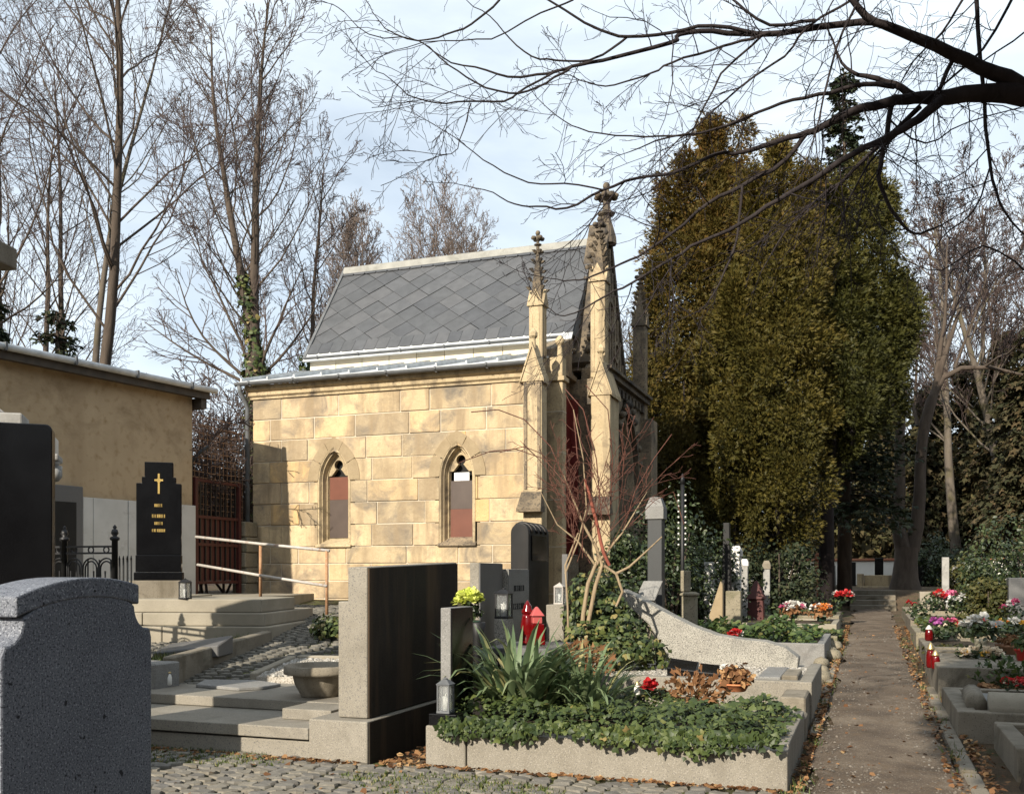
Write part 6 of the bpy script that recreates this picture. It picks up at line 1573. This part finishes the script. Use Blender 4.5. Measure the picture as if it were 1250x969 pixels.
for i, (px, d, py, R_, zb) in enumerate(((1225, 44, 405, 3.0, 2), (1180, 50, 440, 3.2, 2), (1130, 46, 470, 2.6, 2), (1262, 38, 395, 2.6, 2), (1080, 52, 500, 3.0, 2), (1015, 56, 470, 3.2, 2))):
    conifer(['drooping brown green spruce near the right edge', 'drooping spruce second from the right edge', 'brownish spruce behind the forked tree', 'dark spruce cut by the right edge', 'far spruce left of the forked tree', 'far spruce hidden behind the thuja group'][i], px, d, EYE + (700-py)/1200*d, R_, zb, 'bg_spruce', 70+i, 22, 10500, .8, spray=.36)
for i, (px, d, R_, H, mat, lab) in enumerate(((765, 17.5, .8, 2.5, 'bush', 'dark evergreen shrub beside the chapel portal'), (818, 18.5, 1.2, 3.0, 'bush', 'big dark evergreen shrub behind the grey stele'), (858, 20.0, 1.0, 2.2, 'bush', 'dark shrub left of the obelisk'), (748, 13.5, .5, 1.5, 'bush', 'small leafy evergreen in front of portal'),
                                              (1228, 24, 1.3, 2.7, 'bush', 'large glossy leaf bush near the right edge'), (1208, 20.5, .62, 1.25, 'olive_bush', 'round olive conifer bush right of path'), (1140, 36, 1.2, 1.9, 'bush', 'rounded dark bush right of the forked tree trunk'), (1256, 21, 1.0, 2.6, 'bush', 'dark bush cut by the right picture edge'), (1185, 29, 1.0, 1.6, 'olive_bush', 'low olive bush behind right hand graves'), (872, 23.6, 1.3, 2.5, 'spruce', 'very dark bush added to blacken the foot of the bronze thuja'), (952, 23.4, 1.2, 2.4, 'spruce', 'very dark bush added to blacken the foot of the middle thuja'), (905, 29, 2.0, 3.6, 'bush', 'large dark bush added to darken the hollow under the thuja group'), (948, 31, 1.6, 3.2, 'bush', 'dark bush added to darken the hollow between thujas and orange rock'))):  # last four added: dark bushes standing in for shade under the thujas
    x, y = XY(px, d); z = g(x, y); t = thing('evergreen_bush', lab, 'bush', (x, y, z)); r2_ = np.random.default_rng(i)
    mb = MB(); 
    for k in range(4): mb.tube([(x, y, z), (x + r2_.uniform(-.5, .5)*R_, y + r2_.uniform(-.5, .5)*R_, z + H*.7)], [.04, .012], 5)
    mb.build('stems', M['bark'], t)
    cs = dome_pts(34, (x, y, z + H*.42), R_*.78, R_*.78, H*.5, -.9, .55)[0]
    pp = np.repeat(cs, 120, 0); dd = nrg.normal(size=pp.shape); dd /= np.linalg.norm(dd, axis=1, keepdims=True)
    pp = pp + dd*(R_*.36)*(nrg.random(len(pp))**.5)[:, None]; pp[:, 2] = np.maximum(pp[:, 2], z + .05)
    sz = .035 + .0022*d
    scatter('leaves', LEAF_V, LEAF_F, pp, frames(dd + nrg.normal(0, .5, dd.shape) + np.array([0, -.2, .4])), sz*(.6 + .8*nrg.random(len(pp))), M[mat], t)
# the tall evergreen behind the viewpoint whose shade lies over the right hand graves
def back_tree():
    x, y = EV_X, EV_Y; t = thing('thuja_tree', 'tall evergreen behind the viewpoint shading the right hand graves', 'tree', (x, y, 0))
    mb = MB(); mb.tube([(x, y, -.2), (x, y, 6), (x, y, 11)], [.2, .16, .03], 8); mb.build('trunk', M['bark'], t)
    k = 9000; u = nrg.random(k); an = nrg.random(k)*6.283; rr = (1.45*np.sin(np.pi*(.12 + .88*u))**.6)*nrg.random(k)**.5
    p = np.c_[x + rr*np.cos(an), y + rr*np.sin(an), 5.6 + u*5.4]
    scatter('crown', SPRAY_V, SPRAY_F, p, frames_y(np.c_[np.cos(an), np.sin(an), np.full(k, .5)] + nrg.normal(0, .4, (k, 3)), nrg.normal(0, 1, (k, 3))), .25 + nrg.random(k)*.2, M['thuja_green'], t)
back_tree()
# left edge conifer and dark branch above the building
conifer('dark spruce at the left edge above the building roof', -28, 18, EYE + 370/1200*18, 1.5, 2, 'spruce', 9, 16, 3600, .6)
conifer('dark fir top showing just above the roof at left', 70, 27, EYE + 318/1200*27, 2.4, 3, 'spruce', 10, 16, 3600, .35)

# bare trees right, the forked tree
fx0 = thing('forked_tree', 'dark forked tree with broad trunk at the end of the path', 'tree', (*XY(1098, 33), .9))
mb = MB(); d_ = 33
limb_tubes([([(1097, 722), (1097, 705), (1098, 685), (1099, 668)], [40, 31, 27, 28]), ([(1095, 672), (1088, 640), (1091, 600), (1090, 545), (1093, 500), (1084, 490), (1072, 480)], [20, 15, 13, 12, 10, 8, 7]),
            ([(1104, 672), (1112, 640), (1115, 600), (1116, 560), (1120, 520), (1128, 490), (1142, 462), (1165, 450), (1200, 449), (1240, 458)], [20, 16, 14, 13, 12, 11, 8, 6, 5, 3]), ([(1116, 560), (1122, 520), (1133, 480), (1140, 450), (1150, 420), (1163, 380)], [10, 11, 10, 8, 6, 4])], d_, mb, 9)
mb.v = [(a + .2, b, c_) for a, b, c_ in mb.v]; mb.build('trunk', M['bark'], fx0)
mbs = [MB(), MB(), MB()]; r = random.Random(77); SF = spec(10, .8, .5, .03, 8, 6, 3, .2, .012)
for (px, py), (qx, qy), L, rd in (((1091, 600), (1040, 560), 3.5, .09), ((1093, 500), (1075, 440), 4.5, .12), ((1084, 490), (1062, 470), 3.2, .08), ((1093, 500), (1103, 430), 4.5, .09), ((1142, 462), (1150, 390), 5, .1), ((1200, 449), (1240, 420), 3, .05), ((1163, 380), (1170, 320), 3.5, .06), ((1120, 520), (1100, 440), 4, .07), ((1165, 450), (1200, 390), 4, .06), ((1088, 640), (1045, 600), 2.6, .06)):
    a = P(px, py, d_); grow(r, mbs, a, (P(qx, qy, d_ + r.uniform(-1.5, 1.5)) - a).normalized(), L, rd, 1, SF)
mbs[1].build('limbs', M['bark'], fx0, kind='stuff'); mbs[2].build('crown', M['bark_dtwig'], fx0, kind='stuff')
for i, (px, d, H, r0, bk) in enumerate(((1172, 42, 16, .24, 'bark_grey'), (1205, 46, 17.5, .22, 'bark_grey'), (1238, 40, 15.5, .24, 'bark_grey'), (1145, 54, 19, .2, 'bark'), (1115, 58, 17, .2, 'bark'), (1275, 44, 18, .25, 'bark'), (1228, 60, 21, .25, 'bark'), (790, 60, 15, .2, 'bark'))):
    bare_tree('bare_tree', ['pale trunked leaning bare tree right of forked tree', 'tall bare tree with fine crown at right', 'pale trunked bare tree near the right edge', 'far bare tree behind the forked tree', 'farthest bare tree beside the thuja group', 'bare tree cut by the right edge', 'high far bare tree over right hand spruces', 'far bare tree seen between chapel and thuja'][i], px, d, H, r0, 200+i, spec(18, .65, .36, .06, 8, 7, 4, .34, .013), bk, lean=(-.12 if i in (0, 2) else 0, 0))
# thicket far behind: one mass
n = 42000
ang = nrg.random(n)
X = -26 + ang*78; Y = 46 + nrg.random(n)*14 + 3*np.sin(X*.5)
H = 3.4 + 1.6*np.sin(X*.45+1) + 1.2*np.sin(X*1.3) + 1.6*(X > 3)
Z = .9 + nrg.random(n)**.8 * np.clip(H, 1.5, 9)*1.35
tint = np.clip(.5 + .35*np.sin(X*.8)*np.sin(Z*.7 + X*.3) + nrg.normal(0, .22, n), 0, 1)
scatter('far_thicket', SPRAY_V, SPRAY_F, np.c_[X, Y, Z], frames_y(nrg.normal(0, 1, (n, 3)) + np.array([0, 0, .2]), nrg.normal(0, 1, (n, 3))), .35 + nrg.random(n)*.45, M['thicket'], None, tint)
n = 9000
X = -60 + nrg.random(n)*34; Y = 44 + nrg.random(n)*10
scatter('far_thicket', SPRAY_V, SPRAY_F, np.c_[X, Y, 1 + nrg.random(n)*4.5], frames_y(nrg.normal(0, 1, (n, 3)), nrg.normal(0, 1, (n, 3))), .4 + nrg.random(n)*.4, M['thicket'], None)

# unseen wood right and behind the camera, added to cut sky fill: one mass
n = 30000; k = int(n*.6)
X = np.concatenate([17 + nrg.random(k)*8, -34 + nrg.random(n-k)*66]); Y = np.concatenate([-32 + nrg.random(k)*66, -44 + nrg.random(n-k)*8])
H = np.where(np.arange(n) < k, 9.5, 8.0) + 2.0*np.sin(X*.37 + Y*.31) + 1.2*np.sin(X*1.1 - Y*.8)
scatter('unseen_wood', SPRAY_V, SPRAY_F, np.c_[X, Y, nrg.random(n)**.9*H], frames_y(nrg.normal(0, 1, (n, 3)), nrg.normal(0, 1, (n, 3))), .7 + nrg.random(n)*.8, M['thicket'], None)

# ivy mound and red twigged shrub before the chapel
x, y = XY(752, 10.9); im = thing('ivy_mound', 'heap of climbing ivy leaning on the curved stone', 'ivy', (x, y, .2))
cs = []
for px, py, d in [(712, 722, 10.9), (735, 715, 11.1), (720, 745, 10.8), (745, 745, 10.9), (760, 770, 10.7), (735, 775, 10.6), (780, 790, 10.6), (795, 800, 10.7), (712, 780, 10.5), (760, 795, 10.5), (740, 798, 10.4), (705, 755, 10.9)]: cs.append(tuple(P(px, py, d)))
cs = np.array(cs); pp = np.repeat(cs, 210, 0); dd = nrg.normal(size=pp.shape); dd /= np.linalg.norm(dd, axis=1, keepdims=True)
pp = pp + dd*.21*(nrg.random(len(pp))**.4)[:, None]
scatter('leaves', IVY_V, IVY_F, pp, frames(dd + np.array([0, -.4, .3]) + nrg.normal(0, .4, dd.shape)), .04 + nrg.random(len(pp))*.045, M['ivy'], im)
sh = thing('red_shrub', 'bare reddish twigged shrub with tan stems before the chapel front', 'shrub', (*XY(716, 10.6), .2))
mb = MB(); d_ = 10.6
stems = [([(708, 800), (712, 750), (718, 712), (727, 690), (742, 672), (760, 650), (790, 600)], [8, 7, 6.5, 6, 4.5, 3, 1.6]), ([(713, 800), (719, 755), (727, 715), (735, 690), (728, 668), (712, 640), (700, 610), (688, 580)], [8, 7, 6.5, 6, 5, 4, 3, 2]),
         ([(737, 690), (752, 700), (760, 722), (752, 740)], [5, 5, 4.5, 4]), ([(752, 700), (768, 692), (790, 672), (808, 655)], [5, 4, 3, 2]), ([(727, 690), (705, 660), (680, 640), (660, 600)], [4, 3, 2, 1.4]), ([(690, 700), (706, 660), (716, 620), (712, 560), (700, 500)], [3, 3, 2.4, 2, 1.4]), ([(694, 790), (693, 740), (690, 690), (706, 650)], [3.6, 3.4, 3.2, 2.6])]
limb_tubes([(a, [w*.78 for w in b]) for a, b in stems], d_, mb, 7); mb.build('stems', M['bark_tan'], sh)
mb = MB(); limb_tubes([([(714, 585), (720, 605), (724, 622), (729, 640), (733, 660), (737, 675), (744, 690)], [3, 4, 4.5, 4, 4.5, 4.5, 4])], d_ - .05, mb, 7); mb.build('red_stem', M['red_wrap'], sh)
tw = MB(); r = random.Random(4)
arcs = [([(700, 610), (672, 545), (640, 512), (608, 500), (575, 503)], 1.3), ([(690, 590), (664, 560), (630, 548), (598, 551), (560, 565)], 1.2), ([(688, 580), (660, 553), (640, 545), (610, 552)], 1.1), ([(705, 560), (700, 500), (690, 480)], 1.3), ([(745, 620), (748, 560), (742, 500), (715, 470)], 1.2), ([(760, 650), (775, 600), (798, 560), (820, 530)], 1.2), ([(770, 640), (800, 610), (822, 600), (835, 640)], 1.1), ([(735, 640), (728, 560), (712, 500), (690, 475)], 1.4)]
for pts, w in arcs: tw.tube([P(a, b, d_ + r.uniform(-.3, .3)) for a, b in pts], [w*d_/1200/2]*len(pts), 4, cap=False)
STW = [dict(seg=6, wig=.10, up=.02, kids=6, ang=.6, ratio=.5, start=.2, rr=.7, end=.4, sides=4, min=.0034), dict(seg=4, wig=.12, up=.02, kids=3, ang=.7, ratio=.5, start=.2, rr=.7, end=.5, sides=3, min=.003), dict(seg=3, wig=.15, up=0, kids=0, ang=.7, ratio=.5, start=.2, rr=.7, end=.6, sides=3, min=.003)]
for k in range(24):
    a = P(r.uniform(692, 752), r.uniform(600, 690), d_ + r.uniform(-.25, .25)); e = r.uniform(-.8, .8)
    grow(r, [tw, tw, tw], a, Vector((math.sin(e), r.uniform(-.4, .4), math.cos(e))).normalized(), r.uniform(.5, 1.15), .0048, 0, STW)
tw.build('twigs', M['bark_red'], sh, kind='stuff')

# ------------------------------------------------------------------ the overhanging branches of the tree at the right
ot = thing('overhanging_tree', 'dark bare tree whose long branches hang across the top right', 'tree', (*XY(1330, 7.3), 0))
tk = MB(); tx, ty = XY(1335, 7.2)
tk.tube([(tx, ty, -.2), (tx, ty, .12), (tx, ty, .5), (tx+.02, ty, 2.5), (tx-.05, ty, 4.3), (tx+.1, ty+.1, 7.5), (tx+.15, ty, 10)], [.55, .40, .27, .24, .23, .16, .05], 14)
ra = P(1264, 1000, 6.6); tk.tube([(ra.x, ra.y, -.15), (lerp(ra.x, tx, .25), lerp(ra.y, ty, .25), .13), (lerp(ra.x, tx, .6), lerp(ra.y, ty, .6), .32), (tx, ty, .75)], [.14, .14, .17, .2], 9)
tk.build('trunk', M['bark'], ot)
lb = MB(); tw = MB(); r = random.Random(31)
BR = [([(1340, 215), (1290, 150), (1250, 110), (1215, 90), (1160, 65), (1110, 43), (1067, 27), (1040, 0), (1000, -40)], [40, 34, 27, 22, 18, 15, 12, 9, 7]),
 ([(1345, 160), (1300, 128), (1250, 117), (1198, 114), (1140, 120), (1116, 120), (1081, 126), (1040, 136), (1013, 150), (985, 162), (951, 172), (906, 186), (872, 189), (820, 212), (776, 218), (736, 232), (692, 254), (655, 252), (628, 249), (602, 235), (573, 228)], [44, 38, 33, 28, 22, 18, 15, 12.5, 11, 9.5, 8, 6.5, 5.5, 5, 4.5, 4, 3.4, 2.8, 2.3, 1.8, 1.2]),
 ([(1067, 27), (1000, 33), (930, 42), (870, 38), (830, 42), (820, 52), (736, 74), (699, 81), (670, 90), (620, 94), (580, 82), (540, 70), (510, 50)], [11, 10, 8.5, 7.5, 7, 6.5, 5.5, 5, 4, 3.4, 2.6, 2, 1.2]),
 ([(699, 81), (686, 90), (655, 107), (622, 114), (581, 101), (548, 80), (511, 50), (450, 42), (420, 15)], [4, 3.8, 3.4, 3, 2.6, 2.2, 1.9, 1.5, 1]),
 ([(930, 42), (870, 32), (820, 40), (766, 45), (733, 37), (669, 0), (630, -20)], [6, 5.5, 5, 4.5, 4, 3, 2]),
 ([(766, 45), (736, 67), (709, 75), (679, 74), (649, 69), (622, 47), (598, 20), (571, 2)], [4, 3.6, 3.2, 2.8, 2.4, 2, 1.6, 1.2]),
 ([(940, 41), (905, 50), (870, 61), (820, 77), (796, 89), (750, 104), (719, 101), (689, 91)], [4.6, 4.2, 3.6, 3.2, 2.8, 2.3, 1.8, 1.2]),
 ([(689, 84), (642, 107), (615, 124), (568, 124), (534, 126), (497, 116), (477, 97), (454, 82)], [3.4, 3.2, 3, 2.6, 2.2, 1.8, 1.4, 1]),
 ([(925, 138), (900, 150), (860, 161), (820, 166), (770, 166), (719, 161), (689, 148), (662, 126)], [3.6, 3.4, 3, 2.8, 2.4, 2, 1.6, 1.1]),
 ([(736, 232), (689, 224), (645, 223), (602, 202), (568, 178), (531, 153)], [2.8, 2.4, 2.2, 1.9, 1.5, 1]), ([(575, 126), (565, 161), (551, 188), (508, 185)], [2, 1.7, 1.4, .9]),
 ([(1150, 122), (1140, 130), (1112, 151), (1081, 169), (1040, 189), (992, 220), (951, 244), (906, 272), (854, 296), (820, 316), (772, 345), (740, 361), (702, 382), (683, 385), (667, 374)], [17, 16, 13, 11, 9.5, 8, 7, 6, 5, 4.4, 3.6, 3, 2.3, 1.8, 1.1]),
 ([(985, 162), (958, 196), (906, 227), (865, 248), (820, 285), (788, 307), (758, 322), (723, 337), (707, 342), (688, 343), (662, 338)], [8, 7.5, 6.5, 5.5, 4.6, 4, 3.4, 2.8, 2.3, 1.8, 1.1]),
 ([(1130, 121), (1116, 118), (1092, 103), (1057, 93), (1033, 83), (1020, 60), (1008, 30)], [14, 12, 10, 7, 4.5, 3, 2]),
 ([(1092, 106), (1057, 103), (1013, 114), (968, 122), (923, 138), (872, 158), (820, 167), (770, 185)], [8, 7, 6, 5, 4.4, 3.6, 2.8, 1.6]),
 ([(1092, 117), (1085, 145), (1075, 203), (1078, 234), (1095, 265), (1116, 285), (1140, 279), (1170, 262)], [9, 8, 7, 6, 5, 4, 3, 1.6]),
 ([(1123, 131), (1061, 189), (1026, 224), (1009, 234), (960, 280), (930, 330)], [8, 7, 5.5, 4.5, 3, 1.6]), ([(1164, 72), (1136, 127), (1105, 155), (1060, 200), (1030, 260)], [7, 6, 5, 3.5, 1.8]),
 ([(1188, -20), (1192, 0), (1195, 52), (1202, 127), (1209, 203), (1219, 244), (1236, 272), (1265, 300)], [7, 7, 6.5, 6, 5, 4, 3.2, 2]), ([(1209, 203), (1188, 258), (1150, 290), (1130, 320)], [3.2, 2.6, 1.8, 1]), ([(1119, 150), (1119, 195), (1118, 240)], [2.6, 1.8, 1]),
 ([(1040, 0), (985, 34), (958, 69), (903, 107), (854, 151), (820, 179), (780, 225)], [4, 4, 3.6, 3.2, 2.6, 2, 1.2]), ([(1048, 0), (1020, 62), (1000, 145), (985, 200)], [4, 3.4, 2.6, 1.4]), ([(995, 25), (940, 31), (900, 4), (880, -20)], [5, 4.4, 3.6, 2.6]),
 ([(1175, 0), (1150, 40), (1115, 75), (1080, 140)], [4, 3.4, 2.6, 1.2]), ([(1240, -10), (1200, 60), (1150, 105), (1100, 150), (1060, 235)], [4.6, 4, 3.4, 2.6, 1.4]), ([(1250, 40), (1200, 75), (1165, 80)], [3, 2.4, 1.4]), ([(930, 44), (880, 90), (850, 150), (820, 200), (770, 240)], [4, 3.4, 2.6, 2, 1.1]), ([(700, 0), (660, 16), (600, 48), (540, 50), (480, 62)], [2.8, 2.4, 2, 1.6, 1]),
 ([(610, 0), (575, 30), (545, 42), (510, 50), (470, 35), (452, 8)], [3.4, 3, 2.6, 2.2, 1.6, 1]), ([(1250, 330), (1200, 300), (1150, 330), (1110, 320)], [3, 2.4, 1.8, 1]), ([(906, 227), (900, 290), (885, 330), (862, 372), (830, 390)], [4.4, 3.6, 2.8, 1.8, 1]), ([(740, 232), (728, 260), (706, 300), (690, 330)], [2, 1.6, 1.3, .9]), ([(1085, 145), (1130, 175), (1180, 150), (1250, 130)], [3, 2.5, 2, 1.5])]
STB = [dict(seg=6, wig=.13, up=-.03, kids=7, ang=.75, ratio=.46, start=.12, rr=.7, end=.35, sides=4, min=.0020), dict(seg=5, wig=.15, up=-.03, kids=3, ang=.75, ratio=.5, start=.15, rr=.7, end=.5, sides=3, min=.0017), dict(seg=3, wig=.16, up=-.02, kids=0, ang=.7, ratio=.5, start=.2, rr=.7, end=.6, sides=3, min=.0016)]
for bi, (pts, ws) in enumerate(BR):
    dep = lambda px: 6.9 - .0011*(1250 - px) + ((bi*37) % 11 - 5)*.05*min(1, (1260-px)/300 if px < 1260 else 0)
    P3 = [P(a, b, dep(a)) for a, b in pts]; rr = [w*.80*dep(p[0])/1200/2 for p, w in zip(pts, ws)]
    # smooth the traced line and give it the small kinks of a real branch
    Q, RQ = [P3[0]], [rr[0]]
    for i in range(len(P3)-1):
        p0 = P3[max(0, i-1)]; p1 = P3[i]; p2 = P3[i+1]; p3 = P3[min(len(P3)-1, i+2)]
        for s in (.33, .67, 1.0):
            q = .5*((2*p1) + (p2-p0)*s + (2*p0-5*p1+4*p2-p3)*s*s + (3*p1-p0-3*p2+p3)*s**3)
            j = .004 if s < 1 else 0
            Q.append(q + Vector((r.gauss(0, j), r.gauss(0, j), r.gauss(0, j)))); RQ.append(lerp(rr[i], rr[i+1], s))
    lb.tube(Q, RQ, 8 if ws[0] > 8 else 6, cap=False)
    for i in range(2, len(Q)-1):
        seg = (Q[i+1]-Q[i]); Ls = seg.length
        thin = RQ[i] < .03
        k = (1 if r.random() < Ls*2.7 else 0) + (1 if thin and r.random() < Ls*1.1 else 0)
        for _ in range(k):
            dr = seg.normalized(); side = Vector((r.gauss(0, 1), r.gauss(0, 1), r.gauss(-.35, .9))).normalized()
            nd = (dr*r.uniform(.3, .9) + side*.9).normalized()
            grow(r, [tw, tw, tw], Q[i], nd, r.uniform(.25, .85)*(1.1 if thin else .9), min(RQ[i]*.55, .0048), 0, STB)
    e = (Q[-1]-Q[-2]).normalized(); grow(r, [tw, tw, tw], Q[-1], e, .3, max(.003, RQ[-1]*.8), 0, STB)
# the crown above the picture, which throws its shade on the far path
mbc = [MB(), MB(), MB()]; SC_ = spec(9, .8, .5, .02, 7, 5, 2, .2, .006)
for k in range(90):
    a = R(-114 + (k*53) % 60) if k < 80 else R(-40 + (k*37) % 70); z = 4.5 + (k % 12)*.36
    tmp = [MB(), MB(), MB()]; grow(r, tmp, Vector((tx + .05, ty, z)), Vector((math.cos(a), math.sin(a), (.10 + .03*(k % 9)) if k < 80 else .6)).normalized(), r.uniform(4.6, 7.2) if k < 80 else 3, .07, 1, SC_)
    def seen(v):           # the photograph shows none of these limbs: leave out one that would reach into the view
        dp = -SN*v[0] + CS*v[1]; return dp > .1 and abs((CS*v[0] + SN*v[1])/dp) < .56 and (v[2] - EYE)/dp < .62
    if not any(seen(v) for b in tmp for v in b.v):
        for b, c_ in zip(mbc, tmp): b.add(c_.v, c_.f, 0, True)
mbc[1].build('limbs', M['bark_dark'], ot, kind='stuff'); mbc[2].build('crown', M['bark_dtwig'], ot, kind='stuff')
lb.build('branch', M['bark_dark'], ot, kind='stuff'); tw.build('twigs', M['bark_dtwig'], ot, kind='stuff')
